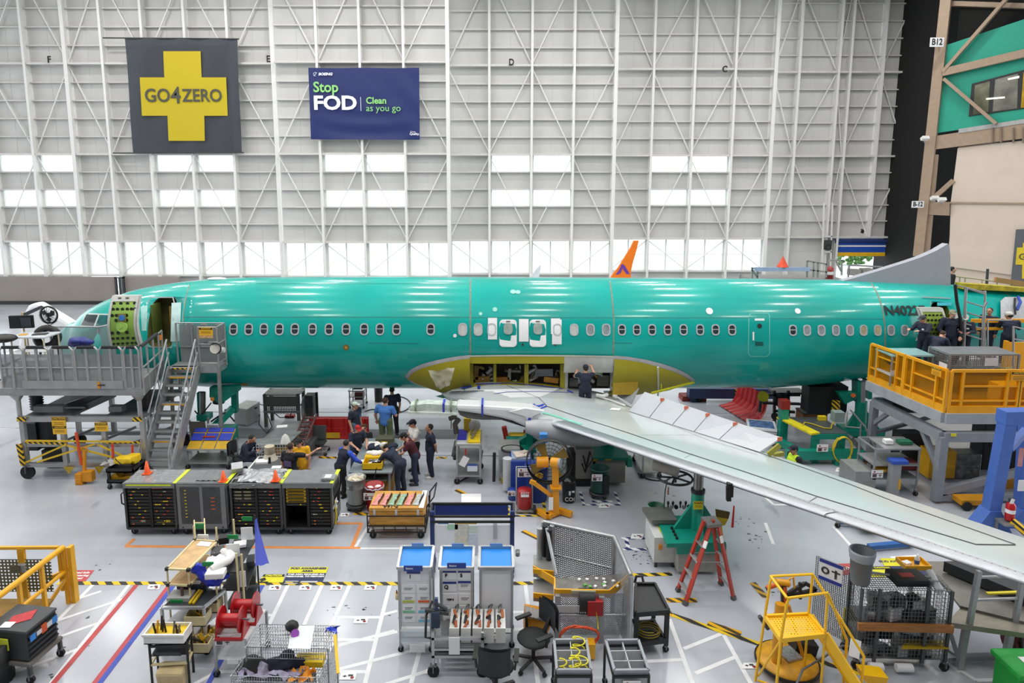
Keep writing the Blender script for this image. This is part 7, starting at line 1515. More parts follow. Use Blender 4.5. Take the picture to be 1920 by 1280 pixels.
def bluedrums():
 t,r,zt = drum(1007,945,880,44,'blue plastic drum behind the red can',M('1d3f8f',.4),dolly=False,name='plastic_drum');obj('yellow_spot',G().ell((.05,-r,.85),(.12,.03,.1),8,6),M('c9a01c'),t)
 A = At(983,950);t = thing('can_trolley','aluminium hand trolley carrying a red can, blue bin top behind','trolley',A.o)
 obj('frame',G().tube([(-.22,0,.05),(-.22,.1,1.15),(.22,.1,1.15),(.22,0,.05)],.025,6),GREYAL,t);obj('toe_plate',G().box(-.26,.26,-.4,.12,.04,.08),GREYAL,t);asset_tag(t,(0,.04,1.0),.38)
 for x in (-.2,.2): caster(t,x,.1,.04);caster(t,x,-.32,.04)
 c = thing('red_can','red cylindrical can lettered FIRST on the aluminium hand trolley','can',A.o+Vector((0,-.16,.085)));obj('can_body',G().lathe([(0,0),(.19,0),(.2,.02),(.2,.48),(.19,.52),(0,.53)],20),M('a01a1a',.35),c);obj('label_band',G().cbox((0,-.2,.42),(.22,.02,.06)),PAPER,c);txt('lettering','FIRST',.1,(0,-.205,.48),(pi/2,0,0),PAPER,c)
 o = thing('blue_bin','blue cabinet with paper-filled top tray behind the red can','cabinet',fl(977,925));obj('bin_body',G().box(-.32,.32,0,.7,0,1.0),M('20409a',.45),o,bev=.02);obj('bin_tray',G().box(-.28,.28,.05,.65,1.0,1.06),M('8f9fb8',.4),o);obj('papers',G().cbox((0,.3,1.09),(.4,.4,.03),rz=.3).cbox((.1,.4,1.12),(.2,.15,.04),rz=.8),M('c9bdb0',.7,var=.3,scale=6),o);obj('side_roll',G().cyl((-.4,.1,.1),(-.4,.1,1.05),.14),M('b9bdc0'),o)
 o = obj('blue_bucket',G().lathe([(0,0),(.14,0),(.16,.3),(0,.3)],14),M('1d3f8f',.4),loc=fl(962,935));tag(o,'small blue bucket left of the aluminium hand trolley','bucket');asset_tag(o,(-.05,-.17,.25),.22)
 obj('floor_tape',G().box(-.5,.6,-.55,-.47,.003,.006).box(.52,.6,-.55,.3,.003,.006).box(-.5,-.42,-.55,.0,.003,.006),HAZF,floor,loc=A.o)
bluedrums()
t,r,zt = drum(1068,945,905,27,'black rubbish pot with white scrawled letters COI',M('111113',.25),dolly=False,name='bin',lid=True);t.scale = (1,1,1.0);txt('lettering','COI',.16,(0,-r-.0,.14),(pi/2,0,0),PAPER,t);obj('scrawl',G().cbox((.0,-r-.005,.33),(.05,.012,.12)).cbox((.1,-r+.03,.36),(.08,.012,.05)),PAPER,t)
t,r,zt = drum(1126,939,884,36,'dark green bin on a grey dolly under the wing',M('16493c',.4));asset_tag(t,(-.12,-r-.03,.72),.3);obj('black_band',G().box(.08,.24,-r-.0,-r+.05,.2,.75),BLACK,t)
obj('floor_tape',G().box(-.55,.55,-.55,-.47,.003,.006).box(-.55,-.47,-.5,.3,.003,.006).box(.47,.55,-.5,.3,.003,.006),HAZB,floor,loc=t.location)
def bigjack():
 O = fl(1300,1083);t = thing('wing_jack','large teal wing jack on a square base with handwheel and levers','jack',O)
 def a(x,y,dy=0): return at(x,y,O.y+dy)-O
 zt = .85;x0,x1 = a(1247,1005).x,a(1364,1000).x
 obj('table',G().prism([(x0+.05,.0),(x1,.05),(x1-.35,1.3),(x0+.1,1.3)],'z',zt-.1,zt),TJ,t);obj('skirt',G().box(x0+.3,x1,.02,.1,zt-.28,zt-.05).box(x1-.08,x1,.05,.9,zt-.28,zt-.05),TJ,t);obj('pump_unit',G().box(x0+.35,x1-.15,.1,1.0,.08,zt-.12),M('a5a49e',.4,.2,var=.08),t,bev=.01)
 cz = a(1305,885,.7).z;cp = a(1305,1000,.7)
 obj('column',G().cyl((cp.x,.7,zt),(cp.x,.7,cz-.45),.15,n=18),TJ,t);obj('ram',G().cyl((cp.x,.7,cz-.5),(cp.x,.7,cz+.05),.115,n=18),M('8a8a88',.25,.8),t);obj('collar',G().cyl((cp.x,.7,cz-.5),(cp.x,.7,cz-.42),.165,n=18),BLACK,t)
 for s,rz in ((-1,0),(1,0)): obj('gusset',G().prism([(cp.x+s*.12,zt),(cp.x+s*.55,zt),(cp.x+s*.12,zt+.65)],'y',.66,.74),TJ,t)
 obj('gusset',G().prism([(.58,zt),(.2,zt),(.58,zt+.5)],'x',cp.x-.04,cp.x+.04),TJ,t)
 for k in range(4): obj('bolt',G().cyl((cp.x-.6+.0*k,.2+.15*k,zt),(cp.x-.6,.2+.15*k,zt+.05),.035,n=6),BLACK,t)
 sticker(t,a(1309,947,.5),.22,.2,(pi/2,0,0),'cfc51c')
 # valve bank and control cabinet
 b0 = a(1262,968,1.2);obj('valve_plate',G().prism([(a(1240,985).x,.85),(a(1290,985).x,.85),(a(1290,985).x,1.5),(a(1232,985).x,1.5)],'z',zt+.02,zt+.12),M('6f716c',.4,.3),t)
 for i,px in enumerate((1252,1261,1275,1285)): p = a(px,962,1.5);obj('lever',G().cyl((p.x,1.5,zt+.1),(p.x,1.5,p.z+.25),.018,n=6).ell((p.x,1.5,p.z+.28),(.035,.035,.05),8,6),BLACK,t);obj('gauge',G().cyl((p.x+.05,1.42,zt+.18),(p.x+.05,1.36,zt+.18),.05,n=12),BLACK if i % 2 else GREY,t)
 hp = a(1266,895,1.5);obj('handwheel',G().tube([hp+Vector((.42*cos(q*pi/14),.42*sin(q*pi/14),0)) for q in range(28)],.03,6,True),BLACK,t)
 g = G()
 for q in range(5): g.bar(hp,hp+Vector((.42*cos(q*1.2566+.5),.42*sin(q*1.2566+.5),0)),.05,.03)
 obj('wheel_spokes',g,BLACK,t);obj('wheel_shaft',G().cyl(hp,Vector((hp.x,1.5,hp.z-.12)),.04),BLACK,t);obj('wheel_pole',G().tube([hp+Vector((-.2,-.05,0)),Vector((hp.x-.25,1.45,hp.z-.3)),Vector((hp.x-.27,1.45,zt))],.015,5),DKGREY,t);obj('red_scale',G().cbox(a(1253,920,1.4),(.03,.02,.2)),M('a8564a'),t)
 c = thing('control_cabinet','white control cabinet with rotary switch in front of the wing jack','cabinet',fl(1246,1064),0);obj('cabinet_body',G().box(-.27,.27,-.02,.9,.14,.78),M('c6c8c6',.4),c,bev=.01);obj('switch',G().cbox((-.13,-.04,.55),(.08,.04,.12)),M('d08a1a'),c);obj('window',G().cbox((.1,-.03,.62),(.12,.02,.1)),GREY,c);obj('yellow_sign',G().box(-.08,.16,.2,.5,.782,.786),M('cdbf1c'),c)
 for x in (-.2,.2):
  for y in (.05,.8): obj('leg',G().cyl((x,y,0),(x,y,.15),.04),DKGREY,c)
bigjack()
t,r,zt = drum(1232,1010,955,31,'green bin lined with clear bag, lettered MINGLED, beside wing jack',M('0e5a3c',.4),dolly=False,name='bin');txt('lettering','MINGLED',.13,(0,-r-.01,zt*.52),(pi/2,0,0),PAPER,t,bold=.003);obj('bag_liner',G().lathe([(r*1.05,zt-.15),(r*1.07,zt+.01),(r*.98,zt+.02),(r*.88,zt-.3)],20),clear('9fc9b4',.45,.2,'green_film'),t)
def redladder():
 O = fl(1320,1105);t = thing('step_ladder','red fibreglass A-frame step ladder standing open','ladder',O)
 FB = M('a8301e',.45,var=.12)
 top = [at(1322,981,O.y+.1)-O,at(1348,985,O.y+.1)-O];zt = top[0].z
 tl,tr_ = Vector((at(1325,985,O.y).x-O.x,0,zt)),Vector((at(1347,988,O.y).x-O.x,0,zt))
 f = [fl(1285,1135)-O,fl(1374,1122)-O,fl(1265,1108)-O,fl(1356,1094)-O]   # front-left, front-right, rear-left, rear-right
 # left pair and right pair of rails
 L0,L1,R0,R1 = fl(1284,1134)-O,fl(1270,1108)-O,fl(1376,1124)-O,fl(1352,1096)-O
 T = lambda px,py: at(px,py,O.y)-O
 a0,a1,b0,b1 = T(1331,988),T(1320,976),T(1347,985),T(1336,974)
 for n_,p,q in (('rail',L0,a0),('rail',L1,a1)): 
  r = obj(n_,G().bar(p,q,.09,.05),FB,t);obj('rubber_foot',G().bar(p,p+(q-p)*.05,.11,.08),M('4a4a48'),r)
 for n_,p,q in (('rail',R0,b0),('rail',R1,b1)): 
  r = obj(n_,G().bar(p,q,.08,.05),FB,t);obj('rubber_foot',G().bar(p,p+(q-p)*.05,.1,.08),M('4a4a48'),r)
 for k in (.14,.34,.54,.74): obj('step',G().bar(L0.lerp(a0,k),L1.lerp(a1,k),.1,.03),GREYAL,t)
 for k in (.14,.34,.54,.74): obj('cross_bar',G().bar(R0.lerp(b0,k),R1.lerp(b1,k),.05,.02),GREYAL,t)
 obj('top_cap',G().add([a0+Vector((-.06,-.05,0)),b0+Vector((.06,-.05,0)),b1+Vector((.06,.05,0)),a1+Vector((-.06,.05,0)),a0+Vector((-.06,-.05,.07)),b0+Vector((.06,-.05,.07)),b1+Vector((.06,.05,.07)),a1+Vector((-.06,.05,.07))],[(3,2,1,0),(4,5,6,7),(0,1,5,4),(1,2,6,5),(2,3,7,6),(3,0,4,7)]),M('8b8d8c',.4,.5),t)
 obj('spreader',G().bar(L0.lerp(a0,.55),R0.lerp(b0,.5),.02).bar(L1.lerp(a1,.55),R1.lerp(b1,.5),.02),GREYAL,t)
 for (p,q,k) in ((L0,a0,.74),(R0,b0,.78)): obj('rail_label',G().bar(p.lerp(q,k)+Vector((0,-.04,0)),p.lerp(q,k+.09)+Vector((0,-.04,0)),.08,.03),PAPER,t)
 o = thing('broom','yellow angled push broom standing bristles up behind the red ladder','broom',fl(1362,1062));bz = at(1352,975,o.location.y).z;bx = at(1352,975,o.location.y).x-o.location.x
 obj('handle',G().cyl((0,0,0),(bx,0,bz-.05),.015,n=6),M('c9b01c'),o);obj('brush_head',G().prism([(bx-.03,bz-.12),(bx+.08,bz-.12),(bx+.16,bz+.05),(bx-.12,bz+.1)],'y',-.03,.03),M('b5a01c',.6,var=.3,scale=20),o);obj('bristles',G().prism([(bx-.12,bz+.1),(bx+.16,bz+.05),(bx+.19,bz+.2),(bx-.14,bz+.27)],'y',-.03,.03),M('5a4a1e',.9,var=.4,scale=30),o,kind='stuff')
redladder()
t,A,x0,x1,z = trolley(1203,1238,897,852,1.3,'bare grey tube trolley standing under the wing',(.05,),cas=.08)
obj('handle',G().bar((x0,0,z),(x0-.3,.6,z+.35),.03),GREYAL,t)
def under_aft():
 # aft body jack, jig table, stands and odds and ends seen beyond the wing
 O = fl(1605,815);t = thing('body_jack','tall teal jack column carrying the aft fuselage','jack',O)
 def a(x,y,dy=0): return at(x,y,O.y+dy)-O
 obj('column',G().cyl((a(1613,800).x,0,.2),a(1615,752),.2,n=16),TJ,t);obj('ram',G().cyl(a(1615,755),a(1616,715),.13,n=14),GREY,t);obj('head_plate',G().bar(a(1606,712,.1),a(1606,752,.1),.14,.4).bar(a(1626,712,.1),a(1626,745,.1),.14,.4),TJ,t);obj('arm',G().prism([(a(1570,735).x,a(1570,735).z),(a(1606,735).x,a(1606,735).z),(a(1606,745).x,a(1606,745).z),(a(1582,756).x,a(1582,756).z)],'y',-.1,.2),TJ,t);obj('base',G().box(a(1580,815).x,a(1650,815).x,-.3,.5,.05,.25),TJ,t);obj('gusset',G().prism([(a(1582,812).x,.2),(a(1648,812).x,.2),(a(1624,780).x,.9),(a(1604,780).x,.9)],'y',-.06,.06),TJ,t)
 obj('dark_machinery',G().cbox(a(1545,745,.5),(1.4,.6,1.0)),M('17181a',.6,var=.5,scale=4),t);obj('tiger_hose',G().cyl(a(1567,752,-.1),a(1567,775,-.1),.14),HAZX,t);obj('orange_mark',G().cyl(a(1600,741,-.12),a(1600,741,-.16),.08),M('d9641c'),t)
 A = At(1535,868);t = thing('jig_table','teal jig table with yellow edge and grey top, yellow hose coiled on it','table',A.o);ZT = A.z(812)
 x0,x1 = A.x(1497),A.x(1582)
 obj('table_top',G().prism([(x0+.4,0),(x1,0),(x1-.12,1.5),(x0,1.5)],'z',ZT-.04,ZT),M('4e5254',.4,.2),t);obj('table_frame',G().box(x0+.35,x1,-.02,.06,ZT-.2,ZT-.02),TJ,t);obj('yellow_edge',G().bar((x0+.42,-.05,ZT),(x0-.05,1.5,ZT),.34,.06),M('d9c81c',.5),t)
 for x in (x0+.5,x1-.15): obj('leg',G().bar((x,.1,0),(x,.1,ZT-.1),.2),TJ,t)
 obj('base_beam',G().bar((x0-.5,-.1,.35),(x1+.5,-.1,.35),.22,.3).bar((x0-.3,1.0,.35),(x0+.1,-.1,.35),.2),TJ,t)
 for x in (x0-.3,x1-.3): obj('foot',G().bar((x,-.1,0),(x,-.1,.35),.25),TJ,t)
 obj('post',G().bar((x0-.05,1.3,0),(x0-.05,1.3,A.z(762,1.3)),.26),TJ,t);obj('red_beacon',G().cbox((x0-.05,1.3,A.z(757,1.3)),(.3,.3,.3)),M('8a1f1c'),t);asset_tag(t,(A.x(1530),-.25,.62),.36)
 p = A(1578,841,-.15);o = obj('hose_coil',G().tube([p+A.o+Vector((.3*cos(q*.35)*(1+.04*sin(q*1.7)),-.02*(q%7),.42*sin(q*.35))) for q in range(72)],.02,5),M('c9b01c',.5));tag(o,'yellow hose coiled on the end of the teal jig table','hose')
 for nm,c,x,y,dx,s,m,l in (('yellow_gun','tool',1532,784,1.2,(.25,.14,.14),M('dcc61c'),'yellow hand tool lying on the jig table'),('control_box','box',1561,780,1.1,(.34,.3,.34),M('8fa09c'),'pale grey-green box on the jig table')):
  q = A.o+Vector((A.x(x,dx),dx,ZT+.005));o = obj(nm,G().cbox((0,0,s[2]/2),s),m,loc=q);tag(o,l,c)
 o = obj('hose_run',G().tube([A.o+Vector((x0+.3+.2*k,.6+.3*sin(k*1.3),ZT+.03)) for k in range(7)],.025,5),M('b8a51c'));tag(o,'yellow hose snaking over the jig table top','hose')
 o = obj('brown_crate',G().box(-.45,.45,-.3,.3,0,.5),M('8a5a2c',.6,var=.3),loc=fl(1520,795));tag(o,'brown crate in the shade behind the jig table','crate');obj('lid',G().box(-.47,.47,-.32,.32,.5,.54),M('3a2f25',.6),o)
 # long blue tow beam far under the body, black stands and others
 o = thing('tow_bar','dark blue steel beam with hazard patch far under the fuselage','beam',fl(1370,752));ob = o.location
 def b(x,y,dy=0): return at(x,y,ob.y+dy)-ob
 obj('beam',G().bar(b(1290,735),b(1450,736),.4,.42),M('2c4068',.5),o);obj('hazard_patch',G().cbox(b(1390,734,-.22),(.5,.02,.25)),HAZX,o);obj('leg',G().bar((b(1300,735).x,0,0),b(1300,735),.25).bar((b(1410,735).x,0,0),b(1410,735),.3),M('2c4068',.5),o);caster(o,b(1310,745).x,-.1,.16)
 o = obj('red_pad',G().box(-.5,.5,-.3,.3,.0,.16),M('8a2a22',.5),loc=fl(1298,748));tag(o,'flat red box on the floor under the wing-body fairing','box');obj('pad_lid',G().box(-.48,.48,-.28,.28,.16,.2),M('6a1f1a',.5),o)
 o = thing('support_stand','black and silver equipment stand behind the raised spoilers','stand',fl(1465,792));ob2 = o.location
 def c(x,y,dy=0): return at(x,y,ob2.y+dy)-ob2
 g = G()
 for p,q in (((1428,733),(1424,772)),((1452,732),(1452,792)),((1478,732),(1478,780)),((1428,740),(1500,740)),((1430,755),(1500,757)),((1452,770),(1490,772))): g.bar(c(*p),c(*q),.09)
 obj('frame',g,M('3b3d3e',.4,.3),o);obj('wheel',G().cyl(c(1465,750,-.1),c(1465,750,.1),.28,n=16).cyl(c(1453,780,-.1),c(1453,780,.05),.14,n=12),RUB,o);obj('yellow_disc',G().cyl(c(1431,743,-.2),c(1431,743,-.15),.2,n=14),M('d9cf1c'),o);obj('upper_table',G().cbox(c(1475,733,.3),(1.2,.6,.08)),STEEL,o)
 o = thing('panel_stack','stack of flat panels with a blue patterned top beyond the spoilers','stack',fl(1432,832));os_ = o.location;z = .62
 for k in range(4): obj('panel',G().cbox((0,.3,z-.05-k*.1),(.95,.9,.07),rz=-.3),[PAPER,LTGREY,PAPER,M('5a5c5c')][k],o)
 obj('patterned_sheet',G().cbox((0,.3,z-.01),(.8,.7,.012),rz=-.3),M('5a7ab0',.5,var=.8,scale=9),o);obj('pallet',G().box(-.5,.5,-.2,.8,0,.24),M('3a3d3f'),o)
 # small step stair
 o = thing('step_stair','small grey tubular step stair beside the teal jack','steps',fl(1640,865));oo = o.location
 def s_(x,y,dy=0): return at(x,y,oo.y+dy)-oo
 obj('rail',G().tube([s_(1586,800),s_(1588,772),s_(1594,767),s_(1622,800),s_(1640,840)],.03,6).tube([s_(1586,800),s_(1612,802)],.025,6).cyl(s_(1614,795),s_(1612,835),.025,n=6),GREYAL,o);obj('ramp',G().bar(s_(1590,815),s_(1625,855),.5,.08),M('6f7173',.4,.3),o);obj('leg',G().bar((s_(1635,850).x,.1,0),s_(1635,845,.1),.05),GREYAL,o);obj('orange_foot',G().cbox((s_(1623,862).x,0,.08),(.4,.3,.14)),M('c9701c'),o)
 # aluminium maintenance table with parts
 t,A,x0,x1,z = trolley(1636,1722,930,842,.9,'aluminium tube table with white and green boxes behind wing trailing edge',(.3,.62),cas=.07)
 for nm,s,x,m,l in (('white_box',(.22,.18,.12),-.12,PAPER,'small white box on the aluminium tube table'),('green_tray',(.36,.25,.09),.36,M('1f6a4a'),'green tray on the aluminium tube table')):
  o = obj(nm,G().cbox((0,0,s[2]/2),s),m,loc=A.o+Vector((x,.4,z+.02)));tag(o,l,'box' if 'box' in nm else 'tray')
 obj('top',G().box(x0+.3,x1,0,.9,z-.03,z),M('9a9c9e',.4,.4),t);obj('side_panel',G().box(x0-.5,x0+.1,0,.9,.15,.75),M('8d8f8e',.4,.3),t);asset_tag(t,(x0+.1,-.03,.7),.34);random.seed(6)
 for i in range(14): obj('loose_part',G().cbox((random.uniform(x0-.4,x1-.1),random.uniform(.1,.7),.72+random.uniform(0,.15)),(random.uniform(.08,.25),.15,random.uniform(.05,.15)),random.uniform(0,3)),random.choice([M('d09a1c'),PAPER,M('c9b49a'),STEEL,M('d9a51c'),DKGREY]),t)
 o = obj('maroon_box',G().box(-.25,.25,-.15,.15,0,.25),M('6a1218',.5),loc=A.o+Vector((x1-.25,.3,.62+.12)));tag(o,'maroon box hanging in the aluminium tube table','box')
 o = thing('blue_post','grey post with blue cap and hazard mark near gantry','post',fl(1672,935));obj('post',G().bar((0,0,0),(0,0,1.15),.24),GREY,o);obj('cap',G().box(-.16,.3,-.14,.14,1.1,1.2),M('2a4fa8'),o);obj('hazard_mark',G().cbox((.1,-.13,.5),(.06,.02,.3)),M('d09a1c'),o)
 o = thing('flammables_cabinet','yellow cabinet in shadow below the yellow-railed stand','cabinet',Vector((13.6,19.2,0)));obj('body',G().box(-.4,.4,0,.5,.1,.95),M('d8a012',.5),o);obj('sign',G().cbox((-.05,-.01,.5),(.18,.02,.18)),BLACK,o)
 random.seed(12)
 for i,(x,y,s,m,l) in enumerate(((14.5,19.6,(.8,.5,.8),M('777a7c',.4,.4,var=.5,scale=7),'bagged metal parts on a low shelf under yellow-railed stand'),(15.3,18.9,(.6,.4,.3),M('c9901c'),'orange-yellow tool case under the yellow-railed stand'),(16.2,20.3,(1.6,.6,1.7),M('1a1b1d'),'tall dark equipment rack under the yellow-railed stand'),(13.2,20.2,(.9,.5,1.2),M('232426'),'dark equipment case behind the yellow cabinet'))):
  o = obj(('parts_bag','tool_case','equipment_rack','equipment_case')[i],G().cbox((0,0,s[2]/2),s).cbox((0,-.02,s[2]*.5),(s[0]*.8,s[1],s[2]*.1)),m,loc=(x,y,0),bev=.03);tag(o,l,('bag','case','rack','case')[i])
 o = thing('floor_jack','orange trolley jack on wheels left of the blue gantry foot','jack',fl(1840,960));obj('body',G().cbox((0,.3,.22),(1.0,.4,.14)),M('c98a14',.5),o)
 for x in (-.35,.35): obj('wheel',G().cyl((x,.05,.13),(x,.15,.13),.13,n=12),RUB,o)
 # blue dolly and green tooling near the bottom right
 o = thing('engine_dolly','low blue steel dolly carrying pale green fittings below wing edge','dolly',fl(1640,1030));od = o.location
 def d_(x,y,z=.12): return fl(x,y)-od+Vector((0,0,z))
 obj('frame',G().bar(d_(1572,985),d_(1612,988),.12,.1).bar(d_(1612,988),d_(1690,1012),.12,.1).bar(d_(1628,1033),d_(1706,1026),.14,.1).bar(d_(1690,1010),d_(1708,1028),.14,.1),M('1e5a9e',.4),o);caster(o,d_(1570,989).x,d_(1570,989).y,.07);caster(o,d_(1700,1022).x,d_(1700,1022).y,.07)
 obj('green_fitting',G().cbox(d_(1606,988,.25),(.26,.3,.16)).cbox(d_(1626,1000,.25),(.42,.24,.16)).bar(d_(1606,988,.22),d_(1640,1003,.22),.1),M('9fc76a',.5),o)
under_aft()
def behind_crown():
 # stands and a jet blast of clutter beyond the fuselage crown
 Y = 31.0;O = Vector((at(1480,520,Y).x,Y,0));t = thing('work_stand','grey railed stand beyond the fuselage crown near the roll-up door','work stand',O)
 def a(x,y,dy=0): return at(x,y,Y+dy)-O
 g = G()
 for p,q in (((1410,503),(1515,501)),((1410,501),(1410,524)),((1420,503),(1420,524)),((1410,505),(1420,520)),((1513,489),(1513,520)),((1513,489),(1550,495)),((1525,491),(1525,520)),((1533,492),(1533,520)),((1549,494),(1549,520)),((1513,505),(1550,510)),((1555,488),(1580,488)),((1578,488),(1578,516)),((1568,490),(1577,508))): g.bar(a(*p),a(*q),.07)
 obj('rail',g,GREYAL,t);obj('beam',G().bar(a(1415,504.5,-.1),a(1518,504.5,-.1),.12,.18),M('9fb0cc',.4),t);zz = a(1480,523).z
 obj('deck',G().box(a(1408,520).x,a(1582,520).x,-.2,1.6,zz-.2,zz),GREYAL2,t)
 for x in (a(1410,520).x,a(1580,520).x): obj('leg',G().bar((x,0,0),(x,0,zz),.15).bar((x,1.4,0),(x,1.4,zz),.15),GREYAL2,t)
 o = obj('warning_cone',G().lathe([(.28,0),(0,.52)],4),M('e0481c',.5),loc=O+a(1467,503,.0)+Vector((0,0,.07)));tag(o,'orange warning triangle on the pale blue beam beyond the crown','marker');obj('cone_base',G().box(-.24,.24,-.1,.1,-.02,.02),M('b8401c'),o)
 p = O+a(1559,518);e = thing('fire_extinguisher','red extinguisher on the railed stand beyond the crown','extinguisher',Vector((p.x,Y+.2,zz)));hz = a(1559,504).z-zz;obj('cylinder',G().lathe([(0,0),(.17,0),(.17,hz),(.06,hz+.1),(0,hz+.1)],12),M('9a2a2a',.3),e);obj('label_band',G().lathe([(.172,hz*.4),(.172,hz*.7)],12),PAPER,e)
 o = thing('equipment_cart','grey cart of boxes just inside the roll-up door','cart',Vector((at(1625,515,45).x,45,0)));oc = o.location
 def c(x,y): return at(x,y,45)-oc
 obj('frame',bars(G(),[c(1592,497),c(1654,500),Vector((c(1654,500).x,0,0)),Vector((c(1592,500).x,0,0))],.1,True),GREYAL2,o);obj('box',G().cbox(c(1601,510),(.65,.6,.4)).cbox(c(1624,508),(.7,.6,.35)),M('8d8a84',.6),o)
 t2 = thing('stair_tower','narrow white ladder bay with a wall fan left of the roll-up door','ladder',Vector((at(1552,480,52.6).x,52.6,0)));o2 = t2.location
 def f(x,y): return at(x,y,52.6)-o2
 for y in (443,472): obj('rung',G().bar(f(1546,y),f(1560,y),.1),FRAMEM,t2)
 obj('wall_fan',G().cbox(f(1552,459),(.55,.2,.75)),M('3a3c3e',.5,var=.4,scale=6),t2);obj('fan_guard',G().tube([f(1552,463)+Vector((.22*cos(q*pi/6),-.12,.22*sin(q*pi/6))) for q in range(12)],.03,4,True),BLACK,t2)
 for x in (1545,1561): obj('upright',G().bar(Vector((f(x,480).x,0,0)),f(x,380),.1),FRAMEM,t2)
 o = thing('ceiling_speaker','small black speaker on the beam above the roll-up door','speaker',at(1617,433,52.7));obj('horn',G().cbox((0,0,-.05),(.14,.2,.24),ry=.3),BLACK,o);obj('bracket',G().cbox((0,.05,.1),(.05,.3,.1)),DKGREY,o)
behind_crown()
# ------------------------------------------------------------------ foreground
def slab(g,px,z,th,O):
 P = [fl(x,y,z)-O for x,y in px];n = len(P);dn = Vector((0,0,-th));V = P+[p+dn for p in P]
 return g.add(V,[tuple(range(n)),tuple(range(2*n-1,n-1,-1))]+[(i,n+i,n+(i+1)%n,(i+1)%n) for i in range(n)])
CREAM = M('d9c99a',.5,var=.08);WIRE = M('a9abad',.3,.8);FY = M('e2a512',.4,var=.08)
def set_on(nm,g,m,loc,label,cat,group=None,**k): return tag(obj(nm,g,m,loc=loc,**k),label,cat,group)
def yellowrail():
 O = fl(108,1132);zt = 1.3;t = thing('guard_stand','yellow tubular guard rail stand with punched screens, left edge','work stand',O)
 q = lambda x,y,z=zt: fl(x,y,z)-O
 a,b = q(118,1026),q(-25,1135)
 obj('top_rail',G().cyl(a,b,.06,n=10),FY,t);obj('mid_rail',G().cyl(a-Vector((0,0,.55)),b-Vector((0,0,.55)),.04,n=8),FY,t)
 for k in (0,.32,.62,.9): p = a.lerp(b,k);obj('post',G().bar((p.x,p.y,0),p,.07),FY,t)
 c,d = q(110,1026),q(-30,1027)
 obj('rear_rail',bars(G(),[d,c,Vector((c.x,c.y,.3))],.06).bar(q(36,1027),Vector((q(36,1027).x,q(36,1027).y,0)),.07).bar(q(42,1027),Vector((q(42,1027).x,q(42,1027).y,0)),.07),FY,t);obj('end_frame',G().bar(a+Vector((.12,.05,0)),Vector((a.x+.12,a.y+.05,0)),.09,.14).bar(a+Vector((.12,.05,-.5)),a+Vector((-.3,-.1,-.65)),.08).bar(Vector((a.x,a.y,.6)),Vector((a.x-.35,a.y-.3,0)),.07),FY,t)
 sc = screen('54512f',.075,.55,'punched_tarp')
 for x0,x1 in ((-30,33),(46,95)): p0,p1 = q(x0,1048,1.15),q(x1,1048,1.15);obj('tarp_screen',G().add([p0,p1,p1-Vector((0,0,.75)),p0-Vector((0,0,.75))],[(0,1,2,3)]),sc,t)
 obj('deck',slab(G(),[(-40,1122),(100,1122),(60,1160),(-60,1190)],.3,.05,O),M('8a6a2a',.6,var=.2),t);obj('lock_box',G().cbox(q(36,1064,.9),(.3,.1,.16)),GREYAL2,t)
yellowrail()
def blackcrate():
 z = 1.02;O = fl(60,1240);t = thing('cargo_crate','black plastic crate with red sheet on its lid, on wheeled cart at left edge','crate',O)
 A,B,C_ = [fl(x,y,z)-O for x,y in ((48,1184),(104,1139),(34,1132))];D = A+C_-B;u = (B-A).normalized();v = (A-D).normalized();dn = Vector((0,0,-1))
 CR = M('232527',.45)
 def hexa(g,s,z0,z1):
  ce = (A+B+C_+D)/4;P = [ce+(p-ce)*s for p in (A,B,C_,D)]
  return g.add([p+dn*z0 for p in P]+[p+dn*z1 for p in P],[(0,1,2,3),(7,6,5,4),(0,4,5,1),(1,5,6,2),(2,6,7,3),(3,7,4,0)])
 obj('crate_body',hexa(G(),1,.03,.6),CR,t,bev=.015);obj('lid',hexa(G(),1.04,0,.05),M('3b3e41',.4),t,bev=.012)
 g = G()
 for k in range(5): g.bar(A+u*.02+dn*(.12+k*.1)+v*.02,B-u*.02+dn*(.12+k*.1)+v*.02,.03,.03)
 obj('side_ribs',g,CR,t)
 for k,m,h in ((.15,'2f7fd0',.12),(.36,'c9c9c9',.08),(.52,'c9501e',.16),(.7,'c9c9c9',.1),(.88,'2f7fd0',.13)): p = A.lerp(B,k)+dn*.18;obj('sticker',G().bar(p-u*.06+(A-D).normalized()*.03,p+u*.06+(A-D).normalized()*.03,.02,h),M(m),t)
 obj('red_sheet',G().poly([D.lerp(B,s)+(C_-A)*w+Vector((0,0,.008)) for s,w in ((.25,-.15),(.62,-.15),(.75,.12),(.38,.12))]),M('b8202a',.3,var=.2,scale=12),t);obj('paper',G().cbox(A.lerp(D,.7)+Vector((.1,.1,.01)),(.2,.16,.006)),PAPER,t)
 p = A.lerp(D,.6)+dn*.28;obj('green_label',G().bar(p-v*.18+(A-B).normalized()*.03,p+v*.12+(A-B).normalized()*.03,.02,.22),M('c9cf3a'),t)
 obj('cart_deck',hexa(G(),1.12,.62,.68),M('6a6560',.6),t)
 for p in (A,B,C_,D): p = p*1.02;obj('cart_leg',G().bar((p.x,p.y,.15),(p.x,p.y,.36),.06),DKGREY,t);caster(t,p.x,p.y,.075)
blackcrate()
o = set_on('bin',G().lathe([(0,0),(.3,0),(.33,.75),(.3,.75),(0,.7)],16),BLACK,fl(-8,1275),'black bin cut off at the left bottom corner','bin');obj('blue_label',G().cbox((.2,-.26,.5),(.15,.02,.2),rz=.6),M('2f6fc0'),o)
